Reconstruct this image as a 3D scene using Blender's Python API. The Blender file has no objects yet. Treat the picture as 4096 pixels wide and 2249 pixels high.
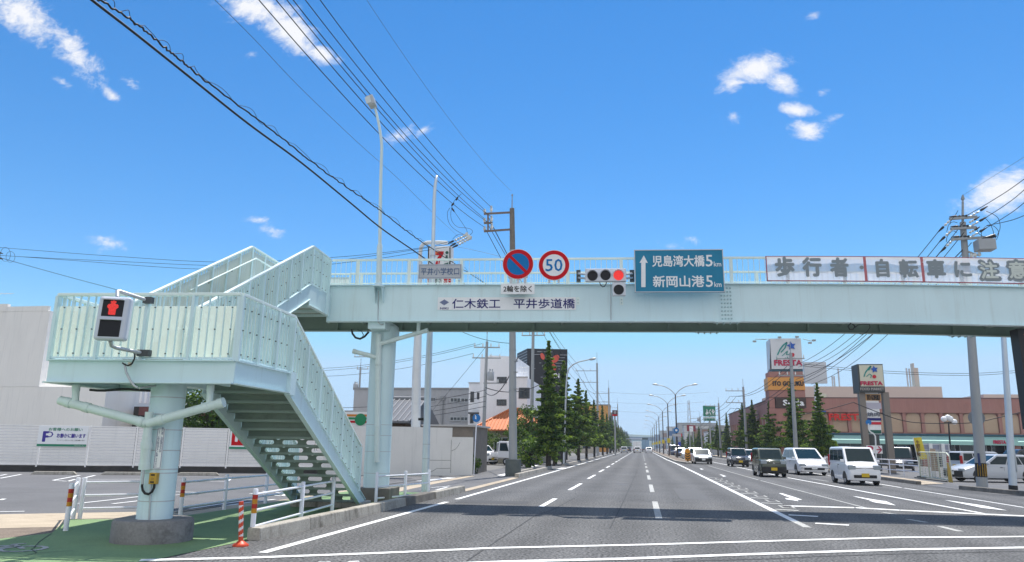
import bpy, bmesh, math, random
from mathutils import Vector, Matrix, noise
R = math.radians
V = Vector
random.seed(7)
SC = bpy.context.scene
COL = SC.collection
# ---------------------------------------------------------------- camera
W0, H0, F0 = 4096., 2249., 2941.        # photo size and focal length in photo pixels
CX, CY, EYE = W0/2, H0/2, 1.6
ROLL = R(0.85); PITCH = R(12.551); YAW = R(9.917)
CAM = V((0, 0, EYE))
def _vec(a, b, w):
    c, s = math.cos(ROLL), math.sin(ROLL)
    a, b = c*a - s*b, s*a + c*b
    y = w*math.cos(PITCH) - b*math.sin(PITCH); z = w*math.sin(PITCH) + b*math.cos(PITCH)
    c, s = math.cos(YAW), math.sin(YAW)
    return V((c*a - s*y, s*a + c*y, z))
cd = bpy.data.cameras.new("camera"); cam = bpy.data.objects.new("camera", cd); COL.objects.link(cam)
cd.lens = 36.0*F0/W0; cd.sensor_width = 36.0; cd.clip_start = 0.1; cd.clip_end = 6000
_r, _u, _f = _vec(1, 0, 0), _vec(0, 1, 0), _vec(0, 0, 1)
cam.matrix_world = Matrix(((_r.x, _u.x, -_f.x, 0), (_r.y, _u.y, -_f.y, 0), (_r.z, _u.z, -_f.z, EYE), (0, 0, 0, 1)))
SC.camera = cam
# ---------------------------------------------------------------- world, sun, exposure
SUND = V((0.06, 0.385, 1.0)).normalized()            # towards the sun
S_EL = math.asin(SUND.z); S_AZ = math.atan2(SUND.x, SUND.y)
SC.view_settings.view_transform = 'Standard'; SC.view_settings.look = 'None'
SC.view_settings.gamma = 1.0; SC.view_settings.use_curve_mapping = False
SC.view_settings.exposure = 0.32
def ray(px, py): return _vec((px-CX)/F0, -(py-CY)/F0, 1.0)
def G(px, py, z=0.0):                                # photo pixel -> point on the level z
    r = ray(px, py); return CAM + r*((z-EYE)/r.z)
def atY(px, py, Y):
    r = ray(px, py); return CAM + r*(Y/r.y)
def atX(px, py, X):
    r = ray(px, py); return CAM + r*(X/r.x)
SK = R(5)                                            # the footbridge is skewed to the road
UB = V((math.cos(SK), math.sin(SK), 0)); VB = V((-math.sin(SK), math.cos(SK), 0)); ZB = V((0, 0, 1))
def B(u, v, z): return UB*u + VB*v + ZB*z            # bridge coordinates -> world
def atV(px, py, v):
    r = ray(px, py); return CAM + r*(v/r.dot(VB))
def atU(px, py, u):
    r = ray(px, py); return CAM + r*(u/r.dot(UB))
def uvz(p): return p.dot(UB), p.dot(VB), p.z

world = bpy.data.worlds.new("World"); SC.world = world; world.use_nodes = True
def build_world():
    nt = world.node_tree; nt.nodes.clear(); N = nt.nodes.new; L = nt.links.new
    out = N('ShaderNodeOutputWorld'); bg = N('ShaderNodeBackground'); L(bg.outputs[0], out.inputs[0])
    sky = N('ShaderNodeTexSky'); sky.sky_type = 'NISHITA'; sky.sun_disc = False
    sky.sun_elevation = S_EL; sky.sun_rotation = S_AZ; sky.altitude = 0
    sky.air_density = 1.0; sky.dust_density = 0.0; sky.ozone_density = 4.0
    bg.inputs['Strength'].default_value = SKY_STRENGTH
    hs = N('ShaderNodeHueSaturation'); hs.inputs['Saturation'].default_value = 1.3
    L(sky.outputs[0], hs.inputs['Color'])
    tc = N('ShaderNodeTexCoord'); sep = N('ShaderNodeSeparateXYZ'); L(tc.outputs['Generated'], sep.inputs[0])
    def M(op, a, b=None):
        n = N('ShaderNodeMath'); n.operation = op
        for i, v in enumerate((a, b)):
            if v is None: continue
            if isinstance(v, (int, float)): n.inputs[i].default_value = v
            else: L(v, n.inputs[i])
        return n.outputs[0]
    yy = M('MAXIMUM', sep.outputs[1], 0.05)
    com = N('ShaderNodeCombineXYZ'); L(M('DIVIDE', sep.outputs[0], yy), com.inputs[0]); L(M('DIVIDE', sep.outputs[2], yy), com.inputs[1])
    # cloud patches: azimuth/elevation centre, size, slant, strength (read off the photo, fixed on the sky)
    cl = [(90, 60, 230, 85, 38, 1.0), (300, 210, 190, 70, 48, 1.0), (445, 380, 75, 30, 35, .85), (30, 10, 260, 110, 30, .75), (530, 340, 60, 25, 30, .5), (250, 330, 60, 22, 30, .5),
          (1010, 25, 190, 75, 15, 1.0), (1150, 110, 190, 75, 42, 1.05), (1290, 215, 110, 42, 25, 1.0), (1000, 218, 45, 22, 10, .6),
          (1590, 545, 85, 42, -25, .75), (1690, 525, 60, 20, -30, .55), (3010, 275, 130, 62, -15, 1.1), (3130, 330, 70, 45, 40, .95), (2930, 335, 70, 34, -20, .95), (3175, 440, 75, 30, 12, 1.0),
          (3235, 520, 70, 36, 15, .95), (3330, 480, 60, 24, -25, .6), (2930, 460, 50, 45, -40, .5), (3290, 370, 30, 22, 0, .5),
          (4010, 760, 150, 75, -25, 1.0), (3950, 850, 60, 40, 20, .6), (440, 975, 130, 36, 12, .75), (1040, 880, 60, 22, 5, .65), (1085, 925, 70, 26, 8, .75), (470, 1010, 110, 26, 5, .45),
          (2690, 985, 70, 24, 0, .45), (2775, 960, 45, 40, -40, .45), (3260, 60, 40, 25, -50, .4)]
    mask = None
    for px, py, rx, ry, ang, st in cl:
        d = ray(px, py); c = (d.x/d.y, d.z/d.y)
        mp = N('ShaderNodeMapping'); mp.vector_type = 'TEXTURE'
        mp.inputs['Location'].default_value = (c[0], c[1], 0); mp.inputs['Rotation'].default_value = (0, 0, -R(ang))
        k = 1.0/F0*1.15
        mp.inputs['Scale'].default_value = (rx*k*1.55, ry*k*1.55, 1); L(com.outputs[0], mp.inputs['Vector'])
        ln = N('ShaderNodeVectorMath'); ln.operation = 'LENGTH'; L(mp.outputs[0], ln.inputs[0])
        m = M('MULTIPLY', M('MAXIMUM', M('SUBTRACT', 1.0, ln.outputs['Value']), 0.0), st)
        mask = m if mask is None else M('MAXIMUM', mask, m)
    def nz(scale, det, rough, dist, stretch):
        mp = N('ShaderNodeMapping'); mp.inputs['Scale'].default_value = stretch; mp.inputs['Rotation'].default_value = (0, 0, R(35))
        L(com.outputs[0], mp.inputs['Vector'])
        n = N('ShaderNodeTexNoise'); n.inputs['Scale'].default_value = scale; n.inputs['Detail'].default_value = det
        n.inputs['Roughness'].default_value = rough; n.inputs['Distortion'].default_value = dist; L(mp.outputs[0], n.inputs['Vector'])
        return n.outputs[0]
    n1 = nz(17, 14, 0.7, 0.5, (0.8, 1.2, 1)); n2 = nz(70, 6, 0.6, 0.2, (1, 1.4, 1))
    d = M('ADD', M('MULTIPLY', mask, 1.05), M('MULTIPLY', M('SUBTRACT', n1, 0.5), 1.7))
    d = M('ADD', d, M('MULTIPLY', M('SUBTRACT', n2, 0.5), 0.6))
    mr = N('ShaderNodeMapRange'); mr.interpolation_type = 'SMOOTHSTEP'; L(d, mr.inputs[0])
    for i, v in ((1, 0.26), (2, 0.98), (3, 0.0), (4, 0.94)): mr.inputs[i].default_value = v
    g = M('MULTIPLY', mr.outputs[0], M('MINIMUM', M('MULTIPLY', mask, 4.0), 1.0))
    mx = N('ShaderNodeMix'); mx.data_type = 'RGBA'; L(g, mx.inputs[0])
    cap = N('ShaderNodeVectorMath'); cap.operation = 'MINIMUM'; L(hs.outputs[0], cap.inputs[0])
    cap.inputs[1].default_value = tuple(c/SKY_STRENGTH for c in (.40, .60, .82)); L(cap.outputs[0], mx.inputs[6])
    k = CLOUD_LUM/SKY_STRENGTH
    mx.inputs[7].default_value = (k, k*1.0, k*1.02, 1)
    # unseen bright clouds added behind the camera as fill for shaded faces
    mpb = N('ShaderNodeMapping'); mpb.inputs['Scale'].default_value = (2.2, 2.2, 3.5); L(tc.outputs['Generated'], mpb.inputs['Vector'])
    nb = N('ShaderNodeTexNoise'); nb.inputs['Scale'].default_value = 1.6; nb.inputs['Detail'].default_value = 8; nb.inputs['Roughness'].default_value = .6; L(mpb.outputs[0], nb.inputs['Vector'])
    def ramp(src, a, b_):
        r_ = N('ShaderNodeMapRange'); r_.interpolation_type = 'SMOOTHSTEP'; L(src, r_.inputs[0]); r_.inputs[1].default_value = a; r_.inputs[2].default_value = b_; return r_.outputs[0]
    gb = M('MULTIPLY', M('MULTIPLY', ramp(M('MULTIPLY', sep.outputs[1], -1.0), .05, .35), ramp(nb.outputs[0], .36, .52)), ramp(sep.outputs[2], -.02, .08))
    m2 = N('ShaderNodeMix'); m2.data_type = 'RGBA'; L(gb, m2.inputs[0]); L(mx.outputs[2], m2.inputs[6]); kb = FILL_CLOUD/SKY_STRENGTH
    m2.inputs[7].default_value = (kb*.98, kb*.985, kb*1.0, 1)
    L(m2.outputs[2], bg.inputs['Color'])
SKY_STRENGTH = 0.13; CLOUD_LUM = 0.80; FILL_CLOUD = 0.95
build_world()
sl = bpy.data.lights.new("sun", 'SUN'); sl.energy = 4.9; sl.angle = R(0.53); sl.color = (1.0, 0.955, 0.89)
sun = bpy.data.objects.new("sun", sl); COL.objects.link(sun); sun.location = (40, 60, 150)
sun.rotation_euler = SUND.to_track_quat('Z', 'Y').to_euler()
SC.cycles.max_bounces = 8; SC.cycles.transparent_max_bounces = 16
SC.cycles.use_denoising = True
# ---------------------------------------------------------------- materials
MATS = {}
def mat(name, col, rough=0.6, metal=0.0, var=0.0, vscale=3.0, spec=0.4, speck=0.0, sscale=120., stretch=None, bump=0.0, bscale=60., emit=None, estr=0.0, alpha=1.0, trans=0.0, dirt=None, dirt_amt=0.0, dscale=2.0, streak=None, streak_amt=.3):
    if name in MATS: return MATS[name]
    m = bpy.data.materials.new(name); m.use_nodes = True; nt = m.node_tree; N = nt.nodes.new; L = nt.links.new
    p = nt.nodes['Principled BSDF']; MATS[name] = m
    p.inputs['Base Color'].default_value = (*col, 1); p.inputs['Roughness'].default_value = rough
    p.inputs['Metallic'].default_value = metal; p.inputs['Specular IOR Level'].default_value = spec
    if emit: p.inputs['Emission Color'].default_value = (*emit, 1); p.inputs['Emission Strength'].default_value = estr
    if alpha < 1: p.inputs['Alpha'].default_value = alpha
    if trans: p.inputs['Transmission Weight'].default_value = trans
    m.diffuse_color = (*col, 1)
    if var or speck or bump or dirt or streak:
        tc = N('ShaderNodeTexCoord'); mp = N('ShaderNodeMapping'); L(tc.outputs['Object'], mp.inputs[0])
        if stretch: mp.inputs['Scale'].default_value = stretch
        src = None
        def noi(sc, det=5, ro=.6, raw=False):
            n = N('ShaderNodeTexNoise'); n.inputs['Scale'].default_value = sc; n.inputs['Detail'].default_value = det; n.inputs['Roughness'].default_value = ro
            L(tc.outputs['Object'] if raw else mp.outputs[0], n.inputs['Vector']); return n.outputs[0]
        def scale_by(src, fac, amt):
            mr = N('ShaderNodeMapRange'); L(fac, mr.inputs[0])
            for i, v in ((1, .25), (2, .75), (3, 1-amt), (4, 1+amt)): mr.inputs[i].default_value = v
            mx = N('ShaderNodeVectorMath'); mx.operation = 'SCALE'
            if src is None: mx.inputs[0].default_value = col
            else: L(src, mx.inputs[0])
            L(mr.outputs[0], mx.inputs['Scale']); return mx.outputs[0]
        if var: src = scale_by(src, noi(vscale), var)
        if speck: src = scale_by(src, noi(sscale, 2, .5, True), speck)
        if dirt:
            mr = N('ShaderNodeMapRange'); L(noi(dscale, 8, .68), mr.inputs[0]); mr.interpolation_type = 'SMOOTHSTEP'
            for i, v in ((1, .5), (2, .75), (3, 0), (4, dirt_amt)): mr.inputs[i].default_value = v
            mx = N('ShaderNodeMix'); mx.data_type = 'RGBA'; L(mr.outputs[0], mx.inputs[0])
            if src is None: mx.inputs[6].default_value = (*col, 1)
            else: L(src, mx.inputs[6])
            mx.inputs[7].default_value = (*dirt, 1); src = mx.outputs[2]
        if streak:                                   # rain streaks running down the surface
            ms = N('ShaderNodeMapping'); ms.inputs['Scale'].default_value = (7, 7, .35); L(tc.outputs['Object'], ms.inputs[0])
            ns = N('ShaderNodeTexNoise'); ns.inputs['Scale'].default_value = 1.0; ns.inputs['Detail'].default_value = 6; ns.inputs['Roughness'].default_value = .65; L(ms.outputs[0], ns.inputs['Vector'])
            mr = N('ShaderNodeMapRange'); mr.interpolation_type = 'SMOOTHSTEP'; L(ns.outputs[0], mr.inputs[0])
            for i, v in ((1, .52), (2, .74), (3, 0), (4, streak_amt)): mr.inputs[i].default_value = v
            mx = N('ShaderNodeMix'); mx.data_type = 'RGBA'; L(mr.outputs[0], mx.inputs[0])
            if src is None: mx.inputs[6].default_value = (*col, 1)
            else: L(src, mx.inputs[6])
            mx.inputs[7].default_value = (*streak, 1); src = mx.outputs[2]
        if src is not None: L(src, p.inputs['Base Color'])
        if bump:
            b = N('ShaderNodeBump'); b.inputs['Strength'].default_value = bump; b.inputs['Distance'].default_value = 0.02
            L(noi(bscale, 3, .5, True), b.inputs['Height']); L(b.outputs[0], p.inputs['Normal'])
    return m
# ---------------------------------------------------------------- mesh builder
ORG = {}
def comps(v, f):
    par = list(range(len(v)))
    def fd(a):
        while par[a] != a: par[a] = par[par[a]]; a = par[a]
        return a
    for q in f:
        for i in q[1:]: par[fd(i)] = fd(q[0])
    return [fd(i) for i in range(len(v))]
class MB:
    def __init__(s): s.v = []; s.f = []; s.mi = []; s.sm = []
    def add(s, vs, fs, mi=0, smooth=False):
        o = len(s.v); s.v += [V(p) for p in vs]
        for f in fs: s.f.append([i+o for i in f]); s.mi.append(mi); s.sm.append(smooth)
        return s
    def box(s, lo, hi, mi=0):
        x0, y0, z0 = lo; x1, y1, z1 = hi
        return s.add([(x0,y0,z0),(x1,y0,z0),(x1,y1,z0),(x0,y1,z0),(x0,y0,z1),(x1,y0,z1),(x1,y1,z1),(x0,y1,z1)],
                     [(3,2,1,0),(4,5,6,7),(0,1,5,4),(1,2,6,5),(2,3,7,6),(3,0,4,7)], mi)
    def obox(s, c, ex, ey, ez, mi=0):                # centre and three half-extent vectors
        c = V(c); P = [c+ex*a+ey*b+ez*d for d in (-1, 1) for a, b in ((-1,-1),(1,-1),(1,1),(-1,1))]
        return s.add(P, [(3,2,1,0),(4,5,6,7),(0,1,5,4),(1,2,6,5),(2,3,7,6),(3,0,4,7)], mi)
    def bbox(s, lo, hi, mi=0):                       # box in bridge coordinates
        c = [(a+b)/2 for a, b in zip(lo, hi)]; h = [abs(b-a)/2 for a, b in zip(lo, hi)]
        return s.obox(B(*c), UB*h[0], VB*h[1], ZB*h[2], mi)
    def beam(s, a, b, w, h, up=ZB, mi=0):            # rectangular bar from a to b
        a, b = V(a), V(b); d = (b-a)
        if d.length < 1e-6: return s
        x = d.cross(up)
        if x.length < 1e-6: x = d.cross(V((1, 0, 0)))
        x.normalize(); z = x.cross(d).normalized()
        return s.obox((a+b)/2, x*(w/2), d/2, z*(h/2), mi)
    def tube(s, pts, r, n=8, mi=0, caps=True):
        pts = [V(p) for p in pts]; k = len(pts); rs = r if isinstance(r, (list, tuple)) else [r]*k
        vs = []; fs = []; ref = None
        for i, p in enumerate(pts):
            d = (pts[min(i+1, k-1)] - pts[max(i-1, 0)]).normalized()
            if ref is None: ref = V((0, 0, 1)) if abs(d.z) < .9 else V((1, 0, 0))
            x = d.cross(ref).normalized(); y = x.cross(d).normalized(); ref = y
            vs += [p + x*(rs[i]*math.cos(2*math.pi*j/n)) + y*(rs[i]*math.sin(2*math.pi*j/n)) for j in range(n)]
        for i in range(k-1):
            for j in range(n):
                a, b = i*n+j, i*n+(j+1) % n; fs.append((a, a+n, b+n, b))
        s.add(vs, fs, mi, True)
        if caps: s.add([vs[j] for j in range(n)], [tuple(range(n))], mi); s.add(vs[-n:], [tuple(range(n-1, -1, -1))], mi)
        return s
    def cyl(s, c, r, z0, z1, n=20, mi=0, r1=None):
        return s.tube([(c[0], c[1], z0), (c[0], c[1], z1)], [r, r if r1 is None else r1], n, mi)
    def prism(s, poly, ext, mi=0):                   # planar polygon and extrusion vector
        k = len(poly); P = [V(p) for p in poly]; ext = V(ext)
        nrm = V((0, 0, 0))
        for i in range(k): nrm += P[i].cross(P[(i+1) % k])
        if nrm.dot(ext) < 0: P.reverse()
        Q = [p+ext for p in P]
        return s.add(P+Q, [tuple(range(k-1, -1, -1)), tuple(range(k, 2*k))] + [(i, (i+1) % k, (i+1) % k+k, i+k) for i in range(k)], mi)
    def disc(s, c, nrm, r, n=32, mi=0, t=0.01):
        c = V(c); nrm = V(nrm).normalized(); x = nrm.cross(ZB).normalized(); y = x.cross(nrm)
        return s.prism([c + x*(r*math.cos(2*math.pi*i/n)) + y*(r*math.sin(2*math.pi*i/n)) for i in range(n)], nrm*t, mi)
    def ball(s, c, r, n=10, m=6, mi=0, sz=1.0):
        c = V(c); vs = [c+V((0, 0, r*sz))]; fs = []
        for i in range(1, m):
            for j in range(n):
                a, b = math.pi*i/m, 2*math.pi*j/n
                vs.append(c+V((r*math.sin(a)*math.cos(b), r*math.sin(a)*math.sin(b), r*sz*math.cos(a))))
        vs.append(c-V((0, 0, r*sz)))
        for j in range(n): fs.append((0, 1+j, 1+(j+1) % n)); fs.append((len(vs)-1, 1+(m-2)*n+(j+1) % n, 1+(m-2)*n+j))
        for i in range(m-2):
            for j in range(n):
                a, b = 1+i*n+j, 1+i*n+(j+1) % n; fs.append((a, a+n, b+n, b))
        return s.add(vs, fs, mi, True)
    def split(s, *a, **k):                           # one object per loose piece
        r = comps(s.v, s.f); out = []
        for root in dict.fromkeys(r):
            ids = [i for i, q in enumerate(r) if q == root]; mp = {o: n for n, o in enumerate(ids)}; m = MB(); m.v = [s.v[i] for i in ids]
            for f, mi, sm in zip(s.f, s.mi, s.sm):
                if f[0] in mp: m.f.append([mp[i] for i in f]); m.mi.append(mi); m.sm.append(sm)
            out.append(m.build(*a, **k))
        return out
    def build(s, name, mats, parent=None, loc=None, bevel=0.0, segs=2, sharp=40):
        me = bpy.data.meshes.new(name)
        if parent is not None: o0 = V(ORG.get(parent.name, (0, 0, 0)))
        else: o0 = V(loc) if loc is not None else V((0, 0, 0))
        me.from_pydata([tuple(p-o0) for p in s.v], [], s.f)
        for m in (mats if isinstance(mats, (list, tuple)) else [mats]): me.materials.append(m)
        me.polygons.foreach_set('material_index', s.mi); me.polygons.foreach_set('use_smooth', s.sm)
        me.update()
        o = bpy.data.objects.new(name, me); COL.objects.link(o)
        if parent is not None:
            o.parent = parent; ORG[o.name] = o0
        else: o.location = o0; ORG[o.name] = o0
        if bevel:
            b = o.modifiers.new('bevel', 'BEVEL'); b.width = bevel; b.segments = segs; b.limit_method = 'ANGLE'; b.angle_limit = R(35)
        return o
USED = set()
def tag(o, label, cat, group=None, kind=None):
    if label: o['label'] = label
    if cat: o['category'] = cat
    if group: o['group'] = group
    if kind: o['kind'] = kind
    return o
def thing(name, label, cat, loc=(0, 0, 0), group=None, local=False, rotz=0.0):
    o = bpy.data.objects.new(name, None); COL.objects.link(o); o.empty_display_size = 0.2
    o.location = loc; o.rotation_euler = (0, 0, rotz); ORG[o.name] = V((0, 0, 0)) if local else V(loc)
    return tag(o, label, cat, group)
def structure(o, kind='structure'):
    o['kind'] = kind; return o
def copy_tree(o, parent=None):
    c = o.copy(); COL.objects.link(c)
    if parent is not None: c.parent = parent
    for ch in list(o.children): copy_tree(ch, c)
    return c
def T(text, c, ex, ey, w, h, m, parent, name='lettering', bold=0.0, depth=0.004, spacing=1.0, loc=None):
    """text as a thin raised mesh, fitted to width w and height h, centred at c in the plane of unit vectors ex, ey"""
    cu = bpy.data.curves.new(name, 'FONT'); cu.body = text; cu.offset = 0; cu.extrude = 0.001; cu.resolution_u = 2; cu.space_character = spacing
    cu.align_x = 'CENTER'; cu.space_line = 0.85
    t = bpy.data.objects.new(name, cu); COL.objects.link(t)
    me = bpy.data.meshes.new_from_object(t.evaluated_get(bpy.context.evaluated_depsgraph_get()))
    bpy.data.objects.remove(t); bpy.data.curves.remove(cu)
    xs = [v.co.x for v in me.vertices]; ys = [v.co.y for v in me.vertices]
    x0, x1, y0, y1 = min(xs), max(xs), min(ys), max(ys)
    if w is None: w = (x1-x0)*h/(y1-y0)
    c = V(c); n = ex.cross(ey); bold_w = bold; bold = 0
    if parent is not None: c = c - V(ORG.get(parent.name, (0, 0, 0)))
    elif loc is not None: c = c - V(loc)
    for v in me.vertices:
        v.co = c + ex*((v.co.x-(x0+x1)/2)*w/(x1-x0)) + ey*((v.co.y-(y0+y1)/2)*h/(y1-y0)) + n*(depth if v.co.z > 0 else 0.0)
    if bold_w:                                       # heavier strokes: shifted copies a hair apart in depth
        vs = [v.co.copy() for v in me.vertices]; fs = [tuple(p.vertices) for p in me.polygons]; V0 = []; F0_ = []; k = bold_w*h*1.1
        for q, (dx, dy) in enumerate(((0, 0), (1, 0), (-1, 0), (0, 1), (0, -1), (.7, .7), (-.7, -.7), (.7, -.7), (-.7, .7))):
            o_ = len(V0); V0 += [p + ex*(dx*k) + ey*(dy*k) + n*(q*.00025) for p in vs]; F0_ += [tuple(i+o_ for i in f) for f in fs]
        me = bpy.data.meshes.new(name); me.from_pydata([tuple(p) for p in V0], [], F0_)
    me.materials.clear(); me.materials.append(m); me.name = name
    for p in me.polygons: p.material_index = 0
    o = bpy.data.objects.new(name, me); COL.objects.link(o)
    if parent is not None: o.parent = parent; ORG[o.name] = V(ORG.get(parent.name, (0, 0, 0)))
    elif loc is not None: o.location = loc
    return o
# ---------------------------------------------------------------- shared materials
asphalt = mat('road asphalt', (.112, .112, .112), .88, var=.14, vscale=.35, speck=1.0, sscale=22, bump=.7, bscale=40, spec=.25, dirt=(.075, .075, .077), dirt_amt=.5, dscale=.22)
def wheel_tracks(m):
    nt = m.node_tree; N = nt.nodes.new; L = nt.links.new; p = nt.nodes['Principled BSDF']; src = p.inputs['Base Color'].links[0].from_socket
    tc = N('ShaderNodeTexCoord'); sp = N('ShaderNodeSeparateXYZ'); L(tc.outputs['Object'], sp.inputs[0])
    def M(op, a, b):
        n = N('ShaderNodeMath'); n.operation = op
        for i, v in enumerate((a, b)):
            if isinstance(v, (int, float)): n.inputs[i].default_value = v
            elif v is not None: L(v, n.inputs[i])
        return n.outputs[0]
    w = M('COSINE', M('MULTIPLY', M('ADD', sp.outputs[0], 4.77), 2*math.pi/1.48), None)
    mp = N('ShaderNodeMapping'); mp.inputs['Scale'].default_value = (.8, .05, 1); L(tc.outputs['Object'], mp.inputs[0])
    n = N('ShaderNodeTexNoise'); n.inputs['Scale'].default_value = 1.0; n.inputs['Detail'].default_value = 5; L(mp.outputs[0], n.inputs['Vector'])
    n2 = N('ShaderNodeTexNoise'); n2.inputs['Scale'].default_value = .9; n2.inputs['Detail'].default_value = 9; n2.inputs['Roughness'].default_value = .7; L(tc.outputs['Object'], n2.inputs['Vector'])
    f = M('ADD', 1.0, M('MULTIPLY', w, M('MULTIPLY', n.outputs[0], -.22))); f = M('MULTIPLY', f, M('ADD', .80, M('MULTIPLY', n2.outputs[0], .4)))
    mx = N('ShaderNodeVectorMath'); mx.operation = 'SCALE'; L(src, mx.inputs[0]); L(f, mx.inputs['Scale']); L(mx.outputs[0], p.inputs['Base Color'])
wheel_tracks(asphalt)
asphalt2 = mat('parking asphalt', (.145, .145, .148), .9, var=.12, vscale=.5, speck=.3, sscale=40, bump=.4, bscale=50, spec=.2, dirt=(.10, .10, .10), dirt_amt=.5, dscale=.35)
farground = mat('town ground', (.17, .165, .155), .95, var=.25, vscale=.05)
greenway = mat('green coated path', (.19, .285, .14), .85, var=.12, vscale=1.0, speck=.2, sscale=50, dirt=(.13, .20, .12), dirt_amt=.6, dscale=1.1, spec=.2)
sandcon = mat('pale concrete apron', (.44, .37, .28), .92, var=.14, vscale=2.2, speck=.2, sscale=45, dirt=(.25, .20, .15), dirt_amt=.6, dscale=1.2, spec=.2)
brownasph = mat('brown worn asphalt', (.19, .155, .125), .92, var=.25, vscale=3, speck=.35, sscale=40, spec=.2)
concrete = mat('weathered concrete', (.38, .355, .31), .9, var=.25, vscale=2.5, speck=.2, sscale=30, dirt=(.10, .088, .068), dirt_amt=.9, dscale=1.6, streak=(.12, .10, .08), streak_amt=.75, spec=.2)
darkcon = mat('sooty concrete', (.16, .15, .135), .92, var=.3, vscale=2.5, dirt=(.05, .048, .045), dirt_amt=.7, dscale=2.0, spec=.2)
paint = mat('road paint', (.78, .78, .76), .7, speck=.1, sscale=35, dirt=(.42, .42, .41), dirt_amt=.55, dscale=5, spec=.3)
wornpaint = mat('worn road paint', (.42, .42, .40), .8, speck=.35, sscale=30, dirt=(.14, .14, .14), dirt_amt=.9, dscale=6, spec=.2)
tar = mat('tar seam', (.035, .035, .036), .8)
def sheet(name, pts, z, m, parent=None):
    o = MB().add([(x, y, z) for x, y in pts], [tuple(range(len(pts)))]).build(name, m); o.data.update()
    if o.data.polygons[0].normal.z < 0: o.data.flip_normals()
    return structure(o)
def strips(name, segs, z, m):
    """segs: (x0,y0,x1,y1,width) on the ground"""
    b = MB()
    for x0, y0, x1, y1, w in segs:
        d = V((x1-x0, y1-y0, 0)).normalized(); n = V((-d.y, d.x, 0))*(w/2)
        b.add([V((x0, y0, z))-n, V((x1, y1, z))-n, V((x1, y1, z))+n, V((x0, y0, z))+n], [(0, 1, 2, 3)])
    o = b.build(name, m); o.data.update()
    if o.data.polygons[0].normal.z < 0: o.data.flip_normals()
    return structure(o)
sheet('ground', [(-3000, -300), (3000, -300), (3000, 5500), (-3000, 5500)], -.03, farground)
sheet('road', [(-6.2, -60), (60, -60), (60, 20), (14.6, 26), (13.15, 44), (13.15, 1500), (-6.1, 1500), (-6.1, 12.6), (-6.42, 11.6), (-6.6, 8.9), (-7.5, 5), (-60, -4), (-60, -60)], 0.0, asphalt)
sheet('parking_lot', [(-75, -3), (-20, 10.0), (-13.4, 14.25), (-10.6, 16.0), (-9.95, 20), (-9.95, 36.6), (-13, 60), (-75, 60)], -.006, asphalt2)
sheet('supermarket_parking', [(15.1, 27), (80, 22), (80, 92), (16, 92), (15.2, 44)], -.006, asphalt2)
sheet('green_path', [(-6.42, 11.6), (-6.42, 24.2), (-7.9, 24.6), (-9.7, 24.6), (-9.72, 14.35), (-11.42, 13.75), (-10.02, 11.75), (-10.2, 10.8), (-15.5, 8.0), (-24, 5.5), (-24, 2.4), (-7.5, 5), (-6.6, 8.9)], .006, greenway)
sheet('concrete_apron', [(-13.4, 14.25), (-24, 7.6), (-24, 6.3), (-15.3, 9.6), (-10.6, 12.6), (-11.42, 13.75), (-9.72, 14.35), (-9.7, 24.6), (-9.95, 24.6), (-9.95, 20), (-10.6, 16.0)], .004, sandcon)
sheet('worn_verge', [(-24, 6.3), (-24, 5.5), (-15.5, 8.0), (-10.2, 10.8), (-10.02, 11.75), (-10.6, 12.6), (-15.3, 9.6)], .002, brownasph)
sheet('pavement', [(-6.1, 24.0), (-6.1, 1500), (-9.9, 1500), (-9.9, 60), (-9.0, 39), (-9.9, 36), (-9.7, 24.6)], .002, asphalt2)
sheet('concrete_gutter', [(-8.05, 24.2), (-8.65, 24.2), (-8.95, 30), (-8.75, 38), (-8.45, 38.2), (-8.3, 30)], .006, sandcon)
sheet('lowered_kerb', [(-6.0, 24.9), (-6.35, 24.9), (-6.35, 37.2), (-6.0, 37.2)], .008, sandcon)
sheet('pavement', [(13.15, 44), (13.15, 1500), (16.2, 1500), (16.2, 92), (15.3, 50), (15.2, 44), (15.0, 41.5), (13.1, 39.6)], .003, sandcon)
sheet('driveway', [(13.15, 39.2), (15.0, 41.3), (15.4, 36), (15.1, 27), (22, 26.5), (22, 18), (14.7, 26.2), (13.6, 34.6)], .003, asphalt2)
# cracks and seams
def poly_strip(name, px, w, m, z=.012):
    P = [G(*p) for p in px]; strips(name, [(P[i].x, P[i].y, P[i+1].x, P[i+1].y, w) for i in range(len(P)-1)], z, m)
poly_strip('pavement_crack', [(206, 2137), (185, 2150), (155, 2172), (135, 2195), (124, 2200), (146, 2215), (100, 2226), (40, 2236), (0, 2244)], .013, tar)
poly_strip('pavement_crack', [(146, 2215), (220, 2210), (290, 2207)], .015, tar)
poly_strip('road_seam', [(2300, 1992), (2210, 2040), (2136, 2066), (2010, 2150), (1867, 2245)], .03, tar, .003)
poly_strip('road_seam', [(2550, 1880), (2520, 1950), (2492, 2010), (2440, 2115)], .025, tar, .003)
poly_strip('road_seam', [(2690, 2247), (3090, 2236), (3300, 2226), (3600, 2217), (4096, 2206)], .05, tar, .003)
poly_strip('road_seam', [(2440, 2010), (2560, 2000), (2650, 2013), (2800, 2008)], .02, tar, .003)
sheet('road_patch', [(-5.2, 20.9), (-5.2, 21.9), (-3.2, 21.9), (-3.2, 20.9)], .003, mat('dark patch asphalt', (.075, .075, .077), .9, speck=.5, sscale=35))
sheet('road_patch', [(1.2, 24.5), (1.2, 31), (2.1, 31), (2.1, 24.5)], .003, mat('patch asphalt', (.105, .105, .106), .9, speck=.5, sscale=35))
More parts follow.
